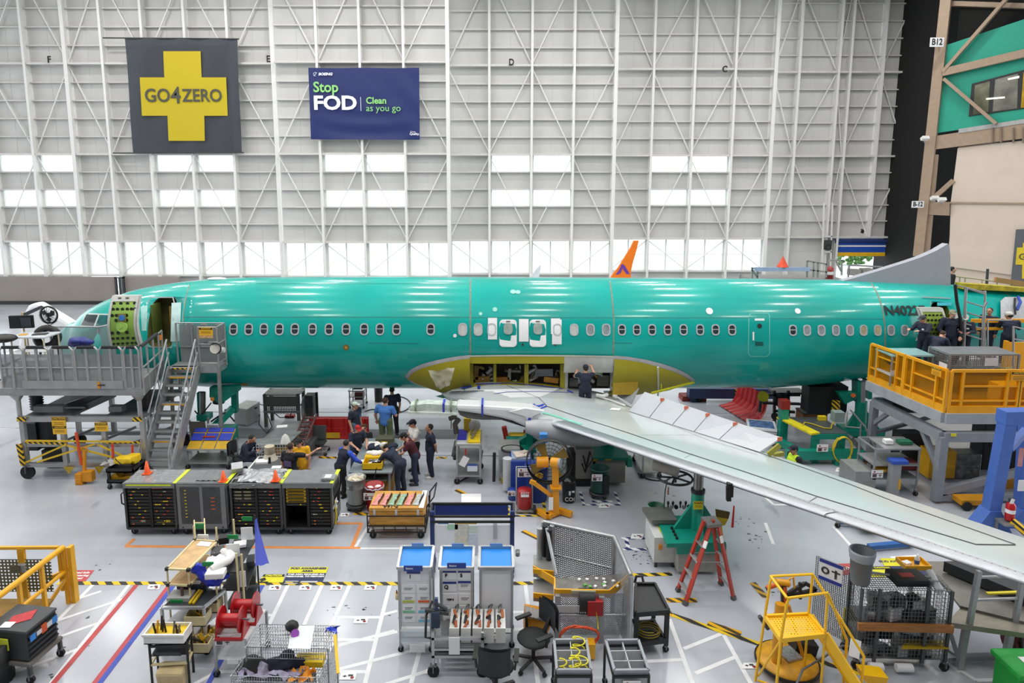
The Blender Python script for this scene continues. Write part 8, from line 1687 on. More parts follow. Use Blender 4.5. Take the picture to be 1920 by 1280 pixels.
def flowracks():
 O = fl(360,1150);t = thing('flow_rack','sloping rack of cream tubes with plywood shelves left of the blue bag','rack',O)
 q = lambda x,y,z: fl(x,y,z)-O
 zt = 1.6;c4 = [(313,1066),(353,1068),(407,1015),(365,1012)]
 PLYW = M('c9a676',.6,var=.2,scale=6,stretch=(1,1,6));obj('plywood_shelf',slab(G(),c4,zt,.02,O),PLYW,t);P = [q(x,y,zt) for x,y in c4];obj('plywood_shelf',G().add([p+Vector((0,0,-.32)) for p in P]+[p+Vector((0,0,-.34)) for p in P],[(0,1,2,3),(7,6,5,4),(0,4,5,1),(1,5,6,2)]),PLYW,t)
 for k in (0,-.33): obj('tube_frame',bars(G(),[p+Vector((0,0,k)) for p in P],.035,True),CREAM,t)
 for p in P: r = obj('tube_post',G().cyl((p.x,p.y,.0),(p.x,p.y,zt+(.32 if p.y > P[0].y+.5 else 0)),.018,n=6),CREAM,t);obj('joint',G().cbox((p.x,p.y,zt),(.06,.06,.06)).cbox((p.x,p.y,zt-.33),(.06,.06,.06)),BLACK,r)
 obj('paper',slab(G(),[(368,1022),(392,1024),(398,1016),(376,1014)],zt+.008,.004,O),PAPER,t)
 obj('green_card',G().cbox(q(375,986,1.6)+Vector((0,0,0)),(.2,.02,.11)),M('1f8a4a'),t);obj('white_card',G().cbox(q(381,1008,1.62),(.22,.02,.15)),PAPER,t);obj('card_post',G().cyl(q(366,1012,1.6),q(364,975,1.65),.015,n=6).cyl(q(385,1012,1.6),q(383,972,1.65),.015,n=6).cyl(q(365,980,1.62),q(384,980,1.62),.015,n=6),CREAM,t)
 t = thing('flow_rack','taller black-shelved rack with cream tubes and a blue mesh drape','rack',O+Vector((.9,.4,0)));O2 = t.location.copy();q = lambda x,y,z: fl(x,y,z)-O2
 for z,c4 in ((1.45,[(404,1072),(445,1072),(480,1010),(440,1010)]),(1.0,[(415,1105),(462,1105),(480,1055),(440,1055)]),(.5,[(420,1140),(470,1140),(485,1095),(445,1095)])): obj('shelf',slab(G(),c4,z,.03,O2),M('25272a',.5),t)
 p0,p1,p2,p3 = q(404,1072,1.45),q(445,1072,1.45),q(480,1010,1.45),q(440,1010,1.45)
 for p,m,h in ((p0,CREAM,1.5),(p1,CREAM,1.85),(p1+Vector((.08,.05,0)),CREAM,1.8),(p2,BLACK,2.0),(p3,CREAM,1.9)): obj('tube_post',G().cyl((p.x,p.y,0),(p.x,p.y,h),.02,n=6),m,t)
 for x,y,z in ((390,1057,1.6),(437,1006,1.65),(463,972,1.75)): obj('green_card',G().cbox(q(x,y,z),(.22,.02,.09)),M('1f8a4a'),t)
 for x,y,z,w,h in ((463,1000,1.7,.24,.28),(437,1031,1.6,.26,.28),(455,1085,1.2,.12,.34)): obj('white_card',G().cbox(q(x,y,z),(w,.015,h),rz=.1),PAPER,t)
 random.seed(3);obj('mesh_drape',G().grid([[q(478,975+j*9,1.95-.0*j)*1+Vector((.0+.015*i*(j/8),.02*i+.03*sin(i*2),-.0)) + Vector((.004*i*j,0,-.02*j)) for i in range(6)] for j in range(9)]),clear('2a3fb0',.35,.4,'blue_mesh'),t)
 for x,y,z,s,m in ((408,1035,1.5,(.24,.3,.12),DKGREY),(470,1050,1.1,(.16,.3,.1),M('3a3c3f')),(468,1080,.75,(.25,.35,.2),M('3b3f3a')),(450,1020,1.5,(.25,.2,.06),PAPER),(420,1010,1.5,(.2,.2,.14),BLACK)): obj('stock',G().cbox(q(x,y,z),s,rz=.3),m,t)
 W = lambda x,y,z: fl(x,y,z)
 set_on('fabric_roll',G().tube([W(398,1068,1.55),W(412,1058,1.6),W(428,1050,1.6),W(434,1042,1.58),W(428,1036,1.55),W(418,1035,1.52)],.085,10),M('e3e2de',.8,bump=.3),(0,0,0),'curved white fabric roll on the black-shelved rack','fabric')
 set_on('white_tub',G().cbox((0,0,.06),(.36,.24,.12),rz=.1),M('e6e6e4',.5),W(405,1080,1.45),'white lidded tub below the curved fabric roll','tub',bev=.02)
 set_on('white_rag',G().grid(crumple(5,4,lambda u,v: Vector((u*.4-.2,v*.3-.15,.03)),.04,4),False),PAPER,W(405,1050,1.5),'crumpled white sheet beside curved fabric roll','sheet')
 g = G();random.seed(5)
 for i in range(12): g.ell((random.uniform(-.08,.08)+.03*i-.2,random.uniform(-.05,.05),.3-.028*i+random.uniform(-.04,.04)),(.1,.07,.09),8,6)
 for i in range(6): g.ell((.1+.06*i,0,.0+.03*i),(.07,.06,.06),8,6)
 o = fuse('plastic_bag',g,M('1e2fb0',.25,var=.15,bump=.6),None,.025);o.location = W(388,1092,1.2);tag(o,'shiny royal blue plastic bag draped over the racks','bag')
flowracks()
def silvercart():
 O = fl(350,1265);t = thing('tool_cart','silver tube cart with black mat top in front of plywood rack','cart',O);q = lambda x,y,z: fl(x,y,z)-O;z = .98
 c4 = [(303,1139),(382,1139),(422,1106),(340,1106)];P = [q(x,y,z) for x,y in c4]
 obj('mat_top',slab(G(),c4,z,.02,O),M('2f3337',.6),t);obj('top_frame',bars(G(),P,.05,True),M('c4c6c8',.3,.7),t)
 for p in P: obj('leg',G().cyl((p.x,p.y,.14),(p.x,p.y,z),.035,n=8),M('c4c6c8',.3,.7),t);caster(t,p.x,p.y,.065)
 for zz in (.62,.22): obj('shelf',G().add([Vector((p.x,p.y,zz)) for p in P]+[Vector((p.x,p.y,zz-.03)) for p in P],[(0,1,2,3),(7,6,5,4),(0,4,5,1),(1,5,6,2)]),LTGREY,t)
 W = lambda x,y,zz=z: fl(x,y,zz)
 b = set_on('laptop_case',G().box(-.3,.3,-.14,.14,0,.14),M('3a4250',.4),W(365,1100),'dark grey plastic case with white labels on silver cart','case',bev=.02);obj('white_label',G().box(-.26,-.06,-.12,.12,.141,.145).box(.0,.16,-.12,.0,.141,.145),PAPER,b)
 b = set_on('parts_box',G().box(-.22,.22,-.14,.14,0,.08),M('a9aba9',.4),W(340,1120),'grey shallow box with bottle on the silver cart','box');obj('green_label',G().box(-.14,.1,-.17,-.15,-.02,.06),M('1f8a4a'),b);obj('bottle',G().cyl((.05,-.05,.08),(.05,-.05,.25),.03),M('5a3a34'),b)
 set_on('grips',G().bar((0,-.2,.03),(.02,.2,.05),.04).bar((.07,-.2,.03),(.08,.18,.05),.04),M('c9a81c'),W(364,1122),'yellow-handled grips on right of the silver cart','tool')
 for i,(x,y,zz,l) in enumerate(((372,1165,.62,'cream bin of tools on middle shelf of silver cart'),(395,1140,.62,'cream bin of brown brushes at back of silver cart'),(378,1215,.22,'beige bin low on the silver cart, nearer us'),(392,1200,.22,'beige tub low on the silver cart, further back'))):
  b = set_on('stock_bin',G().box(-.2,.2,-.15,.15,0,.02).box(-.2,.2,-.15,-.13,0,.2).box(-.2,.2,.13,.15,0,.2).box(-.2,-.18,-.13,.13,0,.2).box(.18,.2,-.13,.13,0,.2),M('cfc29a',.5),W(x,y,zz),l,'bin');random.seed(i)
  for k in range(5): obj('tool',G().cyl((random.uniform(-.12,.12),random.uniform(-.1,.1),.02),(random.uniform(-.14,.14),random.uniform(-.1,.1),.27),.022,n=6),random.choice([BLACK,M('5a4030'),M('c9a01c')]),b)
 # small tube rack with the white tool bin
 O3 = fl(318,1290);t = thing('tube_rack','black and cream tube rack under the white tool bin','rack',O3);zz = .78;r4 = [(280,1212),(350,1208),(358,1188),(292,1192)];P = [fl(x,y,zz)-O3 for x,y in r4]
 for p in P: obj('tube_post',G().cyl((p.x,p.y,0),(p.x,p.y,zz+.05),.022,n=6),BLACK,t)
 for k in (0,-.36): obj('tube_rail',bars(G(),[p+Vector((0,0,k)) for p in P],.035,True),CREAM if k else BLACK,t)
 obj('dark_tray',G().add([p+Vector((0,0,-.2)) for p in P],[(0,1,2,3)]).cbox((P[0]+P[2])/2+Vector((0,0,-.17)),(.5,.3,.06)),M('2f3134'),t);obj('beige_sack',G().cbox((P[0]+P[2])/2+Vector((.05,-.1,-.6)),(.5,.3,.35),rx=.2),M('cdb88a',.7,var=.15),t,bev=.06)
 b = thing('tool_bin','white plastic bin of yellow foam holding upright hand tools','bin',fl(316,1196,.84));obj('bin_body',G().box(-.36,.36,-.17,.17,0,.02).box(-.36,.36,-.17,-.15,0,.2).box(-.36,.36,.15,.17,0,.2).box(-.36,-.34,-.15,.15,0,.2).box(.34,.36,-.15,.15,0,.2).box(-.38,.38,-.19,-.17,.16,.2),M('dfdfdb',.5),b);obj('foam',G().box(-.34,.34,-.15,.15,.02,.14),M('e0bd1c',.7),b);random.seed(9)
 for k in range(11): x,y = random.uniform(-.28,.28),random.uniform(-.1,.1);obj('hand_tool',G().cyl((x,y,.12),(x+random.uniform(-.05,.05),y,random.uniform(.25,.42)),.018,n=6),random.choice([BLACK,DKGREY,M('d99a1c'),STEEL]),b)
silvercart()
def reels():
 z = .8;O = fl(440,1240);t = thing('reel_table','white wheeled table carrying two red cable reels','table',O);c4 = [(402,1194),(462,1197),(499,1142),(440,1142)];P = [fl(x,y,z)-O for x,y in c4]
 obj('table_top',slab(G(),c4,z,.04,O),M('d3d5d6',.4),t);obj('shelf',G().add([Vector((p.x,p.y,.35)) for p in P],[(0,1,2,3)]),M('b9bbbd',.4),t)
 for p in P: obj('leg',G().bar((p.x,p.y,.13),(p.x,p.y,z-.03),.045),GREYAL,t);caster(t,p.x,p.y,.06)
 asset_tag(t,P[0].lerp(P[1],.3)+Vector((0,-.04,-.02)),.3);obj('small_label',G().cbox(P[0].lerp(P[1],.55)+Vector((0,-.03,-.45)),(.2,.01,.1)),PAPER,t)
 RR = M('a3141a',.3,var=.06)
 for px,py,l in ((436,1188,'red cable reel at front of the white table'),(462,1160,'red cable reel at back of the white table')):
  r = thing('cable_reel',l,'cable reel',fl(px,py,z),0);R = .23;cz = .3
  for s in (-.19,.19): obj('flange',G().cyl((s-.012,0,cz),(s+.012,0,cz),R,n=24),RR,r);obj('side_frame',G().prism([(-.2,0),(.2,0),(.06,cz),(-.06,cz)],'x',s*1.25-.015,s*1.25+.015),RR,r)
  obj('spool',G().cyl((-.19,0,cz),(.19,0,cz),.1,n=16),M('b8181c',.3),r);obj('base',G().box(-.24,.24,-.2,-.16,0,.05).box(-.24,.24,.16,.2,0,.05),RR,r);obj('axle',G().cyl((.19,0,cz),(.33,0,cz),.02),STEEL,r)
reels()
def wirecage():
 O = fl(540,1290);t = thing('wire_cage_cart','silver wire cage cart with clothing on top, bottom centre-left','cart',O);q = lambda x,y,z: fl(x,y,z)-O
 z1,z2 = 1.3,1.05
 def mesh(nm,a,b,c,nu,nv): obj(nm,G().wires(a,b-a,c-a,nu,nv,.0038),WIRE,t)
 a,b,c,d = q(461,1213,z1),q(615,1216,z1),q(487,1170,z1),q(630,1173,z1)
 mesh('upper_shelf',a,b,c,34,7);e,f = q(433,1266,z2),q(598,1270,z2);g_,h_ = q(466,1222,z2),q(608,1224,z2);mesh('basket_floor',e-Vector((0,0,.18)),f-Vector((0,0,.18)),g_-Vector((0,0,.18)),34,7)
 for p,r in ((e,f),(a,b)): mesh('front_mesh',p-Vector((0,0,.95 if p is e else .2)),r-Vector((0,0,.95 if p is e else .2)),p,34,10 if p is e else 2)
 mesh('side_mesh',f-Vector((0,0,1.0)),d-Vector((0,0,1.25)),f,20,14);mesh('side_mesh',e-Vector((0,0,.4)),g_-Vector((0,0,.4)),e,10,5);mesh('rear_mesh',c-Vector((0,0,.5)),d-Vector((0,0,.5)),c,30,5)
 for p in (a,b,c,d,e,f): obj('post',G().cyl((p.x,p.y,.1),p,.016,n=6),WIRE,t)
 obj('lower_goods',G().cbox((e+f)/2+Vector((-.1,.35,-.6)),(1.2,.5,.4)),M('4a4650',.8,var=.7,scale=8),t);obj('solid_panel',slab(G(),[(540,1215),(582,1216),(590,1172),(546,1172)],z1+.006,.004,O),M('cfd2d4',.35,.3),t);obj('caution_strap',G().bar(q(628,1190,z1),q(634,1262,z1-.2),.05,.02),HAZX,t)
 W = lambda x,y,z=z2-.17: fl(x,y,z)
 set_on('hat',G().lathe([(.0,.16),(.12,.15),(.15,.04),(.26,.0),(.25,-.01),(0,-.01)],18),M('17181b',.9),W(472,1250),'black wide-brimmed hat lying in the wire cage cart','hat')
 g = G();random.seed(7)
 for i in range(14): g.ell((random.gauss(0,.14),random.gauss(0,.1),random.uniform(.02,.16)),(.13,.1,.07),8,6)
 o = fuse('jacket',g,M('12162a',.9,var=.3,bump=.4),None,.025);o.location = W(532,1252);tag(o,'dark navy jacket crumpled in the wire cage cart','jacket')
 b = set_on('yellow_box',G().box(-.24,.24,-.12,.12,0,.1),M('e3c41c',.5),W(582,1242),'flat yellow box with small print in wire cage cart','box');obj('print_dots',G().cbox((-.1,.02,.102),(.2,.02,.002)).cbox((.08,-.04,.102),(.14,.02,.002)).cbox((-.05,.07,.102),(.3,.015,.002)),M('6a5a10'),b)
 set_on('orange_rag',G().grid(crumple(6,5,lambda u,v: Vector((u*.35-.17,v*.3-.15,.05)),.05,4),False),M('d98a1c',.8),W(566,1268),'orange-yellow vest bundled at front of wire cage cart','vest')
 set_on('respirator',G().ell((0,0,.09),(.12,.1,.1),10,6),M('18181a',.5),W(548,1182,z1),'black respirator mask on upper shelf of the wire cage','mask');o = set_on('filter',G().cyl((0,0,0),(.02,-.05,.05),.07),M('8a3fa0',.5),W(553,1188,z1),'purple round filter beside the black mask','filter')
 set_on('blue_rag',G().grid(crumple(4,4,lambda u,v: Vector((u*.2-.1,v*.16-.08,.03)),.04,5),False),M('1f3fc0',.6),W(622,1182,z1),'bright blue rag tied at the wire cage corner','rag')
 set_on('clothes_pile',G().grid(crumple(12,6,lambda u,v: Vector((u*1.1-.55,v*.4-.2,.05)),.06,6),False),M('8f8aa0',.8,var=.5,scale=10),W(512,1258),'pale mixed clothes under the jacket in the wire cage','clothes')
wirecage()
BLUT = M('1f86e0',.35,var=.03);BRD = M('e2e4e7',.35,var=.02)
def board(px0,px1,base,yt,ytop,label,cards,ybot,legs=True,strip=None):
 A = At((px0+px1)/2,base);t = thing('display_stand',label,'display stand',A.o,0);x0,x1 = A.x(px0),A.x(px1);z1 = A.z(yt);z0 = A.z(ybot);d = .55
 zb = z1-.02;obj('front_panel',G().box(x0+.03,x1-.03,0,.03,z0,z1),BRD,t)
 for x in (x0+.02,x1-.02):
  for y in (0,d): obj('post',G().bar((x,y,.12),(x,y,z1+(.1 if y else 0)),.045),GREYAL,t)
  caster(t,x,.02,.055);caster(t,x,d,.055)
 obj('tray_frame',bars(G(),[(x0,-.02,z1),(x1,-.02,z1),(x1,d,z1+.1),(x0,d,z1+.1)],.05,True,.07),ALU,t);obj('blue_tray',G().add([(x0+.03,0,z1+.0),(x1-.03,0,z1+.0),(x1-.03,d-.02,z1+.08),(x0+.03,d-.02,z1+.08)],[(0,1,2,3)]),BLUT,t);obj('base_shelf',G().box(x0,x1,0,d,.3,.33),GREYAL,t);obj('clear_lip',G().bar((x0+.2,d,z1+.14),(x1-.2,d,z1+.14),.02,.09),clear('9fc4ee',.6,.1,'blue_acrylic'),t)
 for x,y,w,h,m,s in cards:
  o = obj('card',G().box(A.x(x),A.x(x+w),-.012,0,A.z(y+h),A.z(y)),PAPER if m != 'n' else M('cfd8e6'),t)
  cx_ = (A.x(x)+A.x(x+w))/2;cz_ = (A.z(y)+A.z(y+h))/2;ww = A.x(x+w)-A.x(x);hh = A.z(y)-A.z(y+h)
  if m not in ('w','n'): obj('colour_band',G().box(A.x(x)+.01,A.x(x+w)-.01,-.016,-.012,A.z(y+h)+.005,A.z(y+h)+hh*.28) if m not in ('navy',) else G().box(A.x(x),A.x(x+w),-.016,-.012,A.z(y)-.05,A.z(y)),M({'navy':'2c3f86','lime':'b9bf4a','ora':'e0622a','grn':'7fbf9a','cy':'6fb4d0','g2':'1f8a5a'}[m]),o)
  if s: txt('lettering',s,min(hh*.5,.13) if len(s) < 3 else .05,(cx_-(ww*.25 if len(s) == 1 else 0),-.018,cz_-.01),(pi/2,0,0),BLACK,o,bold=.003)
  else: obj('print',G().box(cx_-ww*.3,cx_+ww*.3,-.016,-.012,cz_+hh*.05,cz_+hh*.12).box(cx_-ww*.3,cx_+ww*.2,-.016,-.012,cz_-hh*.1,cz_-hh*.04),M('7a7f8c'),o)
 if strip: o = obj('name_plate',G().box(A.x(strip[0]),A.x(strip[1]),-.06,-.045,A.z(strip[3]),A.z(strip[2])),M('1f4296',.4),t);txt('lettering','Station',.05,(A.x(strip[0])+.04,-.064,(A.z(strip[3])+A.z(strip[2]))/2),(pi/2,0,0),PAPER,o,align='LEFT')
 return t,A
t,A = board(742,806,1222,1064,1037,'display stand with coloured cards and letter I, leftmost of the blue-topped three',[(759,1070,26,18,'navy','I'),(748,1095,27,16,'w',''),(777,1095,27,16,'w',''),(749,1112,25,17,'lime',''),(779,1112,25,17,'ora',''),(749,1131,25,17,'grn',''),(779,1131,25,17,'cy',''),(749,1149,25,16,'w',''),(779,1149,25,16,'cy','')],1174,strip=(754,790,1057,1067))
obj('acrylic_pocket',G().box(A.x(745),A.x(803),-.1,-.02,A.z(1197),A.z(1177)),clear('dfe6ea',.6,.1,'acrylic'),t);obj('notice',G().cbox(((A.x(764)+A.x(792))/2,-.12,A.z(1207)),(.3,.01,.16)),PAPER,t);obj('pen_cup',G().lathe([(0,0),(.05,0),(.06,.13),(.05,.13),(0,.02)],10),CREAM,t,loc=(A.x(739),.1,A.z(1128)));obj('pens',G().cyl((A.x(738),.1,A.z(1128)),(A.x(737),.1,A.z(1112)),.012,n=5).cyl((A.x(740),.1,A.z(1128)),(A.x(742),.1,A.z(1113)),.012,n=5),M('5a1c1c'),t)
board(822,886,1215,1064,1037,'display stand with letters P, S and Q, middle of the blue-topped three',[(828,1068,26,18,'navy','P'),(857,1068,26,18,'navy','S'),(828,1089,26,19,'navy','Q'),(857,1088,26,18,'navy',''),(828,1112,28,20,'w','TOP 5'),(858,1112,25,19,'w',''),(828,1134,27,18,'w',''),(858,1134,25,18,'g2',''),(828,1155,27,10,'w',''),(858,1155,25,12,'navy','')],1172,strip=(837,873,1052,1062))
board(898,963,1214,1064,1037,'blank white display stand, rightmost of the blue-topped three',[],1177)
A = At(885,1072);t = thing('whiteboard','large blue-framed whiteboard of charts behind the blue-topped stands','whiteboard',A.o);x0,x1 = A.x(806),A.x(964);zt = A.z(958);NB = M('1b2f66',.4)
for x in (x0+.04,x1-.04): obj('post',G().bar((x,0,0),(x,0,zt),.1,.07),NB,t);obj('rear_post',G().bar((x,.35,.1),(x,.35,A.z(944,.35)),.06),NB,t);obj('foot',G().bar((x,-.25,.035),(x,.5,.035),.07),NB,t)
obj('board_face',G().box(x0+.08,x1-.08,-.02,.02,.5,A.z(984)),M('e3e6ea',.2,var=.02),t);obj('blue_header',G().box(A.x(815,.35),A.x(953,.35),.33,.36,A.z(968,.35),A.z(946,.35)),M('1c2f7a',.6),t)
g = G()
for y in (944,): g.bar((x0,.35,A.z(y,.35)),(x1,.35,A.z(y,.35)),.05)
for y in (967,977): g.bar((x0,-.02,A.z(y)),(x1,-.02,A.z(y)),.045)
g.bar((x0,-.02,A.z(967)),(x0,.35,A.z(944,.35)),.05).bar((x1,-.02,A.z(967)),(x1,.35,A.z(944,.35)),.05);obj('top_rail',g,BLACK,t)
for x,y,w,h,m in ((820,978,20,3,'6f9fd0'),(852,978,42,3,'d9a83a'),(838,982,20,9,'a8d0b4'),(852,982,26,20,'cfcfc6'),(879,984,16,12,'c9d6cc'),(852,1002,24,24,'d6d2c2'),(877,1000,18,40,'c6cfdc')): obj('chart',G().box(A.x(x),A.x(x+w),-.03,-.02,A.z(y+h),A.z(y)),M(m,.6,var=.15,scale=20),t)
obj('plastic_sleeve',G().box(A.x(925),A.x(932),-.05,-.02,A.z(1008),A.z(980)),clear('d9dfe4',.5,.1,'sleeve'),t);obj('pen_cup',G().lathe([(0,0),(.05,0),(.055,.14),(0,.02)],10),STEEL,t,loc=(A.x(971),-.1,A.z(1037)))
def toolcart():
 A = At(855,1268);t = thing('tool_cart','aluminium profile cart holding five white racks of wired tools','cart',A.o,0);x0,x1 = A.x(804),A.x(907);z = A.z(1196);d = .85
 for x in (x0+.03,x1-.03):
  for y in (0,d): obj('post',G().bar((x,y,.18),(x,y,z+.12),.05),ALU,t);caster(t,x,y,.11,rz=0)
 obj('top_rail',bars(G(),[(x0,0,z),(x1,0,z),(x1,d,z),(x0,d,z)],.05,True).bar((x0,0,z-.22),(x1,0,z-.22),.04).bar((x0,0,.42),(x1,0,.42),.05),ALU,t);obj('lower_tray',G().box(x0+.05,x1-.05,.02,d,.45,.47).box(x0+.05,x1-.05,d-.02,d,.45,.7),M('9a9b9c',.3,.6),t);obj('top_tray',G().box(x0,x1,0,d,z-.2,z-.17),M('8b8d8e',.4,.5),t)
 for i in range(5):
  xx = A.x(851)+i*.215-.03;b = thing('tool_rack','white slotted rack of wired copper-brown tools in a row on the aluminium cart','tool rack',A.o+Vector((xx,.4,z-.16)),0,'white tool racks on the aluminium cart');obj('rack_body',G().box(-.09,.09,-.3,.3,0,.26).box(-.09,.09,-.32,-.3,0,.3),M('dcdcd8',.4),b);random.seed(i)
  for k in range(4): obj('wired_tool',G().tube([(random.uniform(-.05,.05),-.28+.16*k,.26),(random.uniform(-.05,.05),-.2+.16*k,.36),(random.uniform(-.05,.05),-.14+.16*k,.27)],.026,6),[M('9a4a22',.4),BLACK,M('b8622a',.4),STEEL][k],b)
 obj('notice',G().cbox((A.x(849),-.05,z-.12),(.2,.01,.34)),PAPER,t);obj('push_handle',G().tube([(x0,0,z),(x0-.1,-.05,z+.05),(x0-.12,.3,z+.25),(x0-.02,.5,z+.4)],.025,6),BLACK,t)
 obj('arm_post',G().bar((A.x(815,.3),.3,z),(A.x(815,.3),.3,z+.6),.06),M('3a4a6a',.4,.3),t);obj('arm',G().cyl(A(797,1143,.3),A(842,1149,.3),.045).cyl(A(815,1130,.3),A(838,1142,.3),.035),DKGREY,t);obj('arm_head',G().cbox(A(817,1158,.3),(.16,.16,.3)),M('33445a'),t)
toolcart()
t = office_chair(930,1300,R_(175),'black office chair with its back to us, bottom centre',.5);t.scale = (1.25,1.25,1.1);t = office_chair(1000,1245,R_(-60),'black office chair with blue base by the guarded platform',.5);t.scale = (1.25,1.25,1.1)
XM = screen('9a9c9e',.045,.5,'expanded_metal',((1,1,1),(1,1,-1)),.6,.4)
def guardstand():
 O = fl(1090,1225);t = thing('guarded_platform','steel guarded platform with expanded-metal panels and yellow-edged tray','work stand',O);q = lambda x,y,z: fl(x,y,z)-O;SL = M('a9abad',.3,.7)
 zt = 1.05;zr = 1.75
 a,b,c,d = q(1019,978,zr),q(1152,1007,zr),q(1183,1079,zr),q(1060,1060,zr)
 def panel(nm,p,r,z0): obj(nm,G().add([p,r,Vector((r.x,r.y,z0)),Vector((p.x,p.y,z0))],[(0,1,2,3)]),XM,t)
 panel('mesh_panel',a,b,.35);panel('mesh_panel',b,c,.1);e,f = q(1052,1130,zt),q(1178,1130,zt);panel('mesh_panel',e+Vector((0,.3,0)),f+Vector((0,.3,0)),.15)
 obj('top_rail',G().cyl(a,b,.045,n=8).cyl(b,c,.045,n=8),SL,t);obj('mid_rail',G().cyl(a.lerp(b,.02)-Vector((0,0,.7)),b-Vector((0,0,.7)),.03,n=8).cyl(e+Vector((0,.28,-.45)),f+Vector((0,.28,-.45)),.035,n=8),SL,t)
 for p in (a,b,c,q(1035,985,zr)): obj('post',G().cyl((p.x,p.y,0),p,.05,n=8),SL,t)
 for x,y in ((1022,985),(1012,990),(1030,992)): p = q(x,y,zr);obj('padded_post',G().cyl((p.x,p.y,.5),p,.06,n=8),FOAM if x != 1012 else SL,t)
 tr = [(1040,1083),(1143,1077),(1183,1074),(1142,1108),(1040,1105)];obj('work_tray',slab(G(),tr,zt,.04,O),M('7a7772',.4,.4,var=.3,scale=6),t)
 g = G();P = [q(x,y,zt) for x,y in ((1000,1062),(1040,1085),(1040,1106),(1142,1108),(1184,1073))]
 for p,r in zip(P,P[1:]): g.bar(p+Vector((0,-.02,-.04)),r+Vector((0,-.02,-.04)),.03,.16)
 obj('yellow_edge',g,FY,t);obj('edge_plate',G().bar(P[2].lerp(P[3],.3)+Vector((0,-.05,0)),P[2].lerp(P[3],.75)+Vector((0,-.05,0)),.02,.07),M('b0aa90'),t)
 for x,y in ((1046,1110),(1128,1112),(1175,1085)): p = q(x,y,zt);obj('leg',G().bar((p.x,p.y,0),(p.x,p.y,zt-.05),.11),M('a3a5a6',.4,.5),t)
 obj('upright',G().cyl(q(1025,990,zr),q(1043,1075,1.1),.04,n=8),SL,t)
 for y in (1050,1095): obj('side_tray',slab(G(),[(1000,y+18),(1038,y+22),(1038,y-8),(1000,y-10)],zt if y < 1060 else .8,.16,O),M('9a9a98',.4,.5),t);obj('tray_lip',G().bar(q(1000,y+20,zt if y < 1060 else .8),q(1038,y+24,zt if y < 1060 else .8),.03,.1),FY,t)
 obj('yellow_scoop',G().prism([(-.12,0),(.3,0),(.42,.3),(-.1,.4)],'y',-.25,.2),M('c98a1c',.5),t,loc=q(993,1178,.3));obj('scoop_grille',G().cbox(q(1003,1150,.72),(.4,.3,.02),ry=.3),XM,t)
 p = q(1110,1130,.85);obj('hose_reel',G().cyl(p+Vector((-.25,.1,0)),p+Vector((.05,.1,0)),.22,n=18),BLACK,t);obj('red_bracket',G().cbox(p+Vector((.05,-.02,-.05)),(.3,.2,.3)),M('a31a1a'),t)
 h = q(1085,1182,.45);obj('orange_hose',G().tube([h+Vector((.38*cos(k*.4),-.1-.015*(k%5),.2*sin(k*.4)-.02*(k%3))) for k in range(48)],.018,5),M('d0481c',.5),t);obj('hose_drop',G().tube([p+Vector((.05,-.1,0)),p+Vector((.1,-.12,-.3)),h+Vector((.36,-.1,.1))],.015,5),M('b8a52a'),t);obj('name_plate',G().cbox(q(1073,1141,.75),(.6,.02,.14)),LTGREY,t);obj('yellow_block',G().cbox(q(1107,1215,.2),(.16,.2,.3)),FY,t)
 random.seed(5)
 for i in range(12): obj('debris',G().cbox(q(random.uniform(1085,1160),random.uniform(1082,1100),zt+.02),(.06,.05,.03),random.uniform(0,3)),random.choice([PAPER,PAPER,M('5fae4a')]),t)
guardstand()
def binbox(c4,z,label,stuff):
 O = fl(sum(p[0] for p in c4)/4,1290);t = thing('divided_bin',label,'bin',O);P = [fl(x,y,z)-O for x,y in c4];m = M('b2b6bc',.4);dn = Vector((0,0,-.24))
 obj('bin_shell',G().add(P+[p+dn for p in P],[(0,1,5,4),(1,2,6,5),(2,3,7,6),(3,0,4,7),(7,6,5,4)]),m,t);obj('rim',bars(G(),P,.045,True),M('8d9198',.4),t)
 g = G()
 for k in (1/3,2/3): g.bar(P[0].lerp(P[3],k)+dn*.5,P[1].lerp(P[2],k)+dn*.5,.015,.22)
 g.bar(P[0].lerp(P[1],.5)+dn*.5,P[3].lerp(P[2],.5)+dn*.5,.015,.22);obj('divider',g,LTGREY,t)
 for p in P: obj('cart_leg',G().bar((p.x*1.04,p.y,.1),(p.x*1.04,p.y,z-.08),.04),BLACK,t);caster(t,p.x,p.y,.05)
 obj('cart_rail',bars(G(),[p*1.03+Vector((0,-.01,-.12)) for p in P],.035,True),BLACK,t);obj('coloured_rail',G().cyl(P[3]+Vector((0,-.05,-.32)),P[2]+Vector((0,-.05,-.32)),.025),M('0f7a5a') if stuff else M('d9d01c'),t)
 if stuff:
  for k,(u,v,r) in enumerate(((.75,.15,.11),(.6,.5,.08),(.75,.8,.11),(.2,.85,.06),(.55,.85,.1))): c = P[0].lerp(P[1],u).lerp(P[3].lerp(P[2],u),v)+dn*.4;o = obj('hose_coil',G().tube([O+c+Vector((r*cos(a*.5),r*.6*sin(a*.5),.012*a)) for a in range(22)],.014,5),M('d9cf2a',.5));tag(o,'coil of thin yellow hose in the filled divided bin','hose','yellow hose coils in the divided bin')
 else: asset_tag(t,P[3].lerp(P[2],.5)+Vector((0,-.06,-.25)),.3)
binbox([(1039,1200),(1099,1199),(1108,1256),(1044,1256)],.85,'grey six-way divided bin holding yellow cords',True);binbox([(1136,1201),(1197,1200),(1216,1256),(1152,1257)],.85,'empty grey six-way divided bin beside the cord-filled one',False)
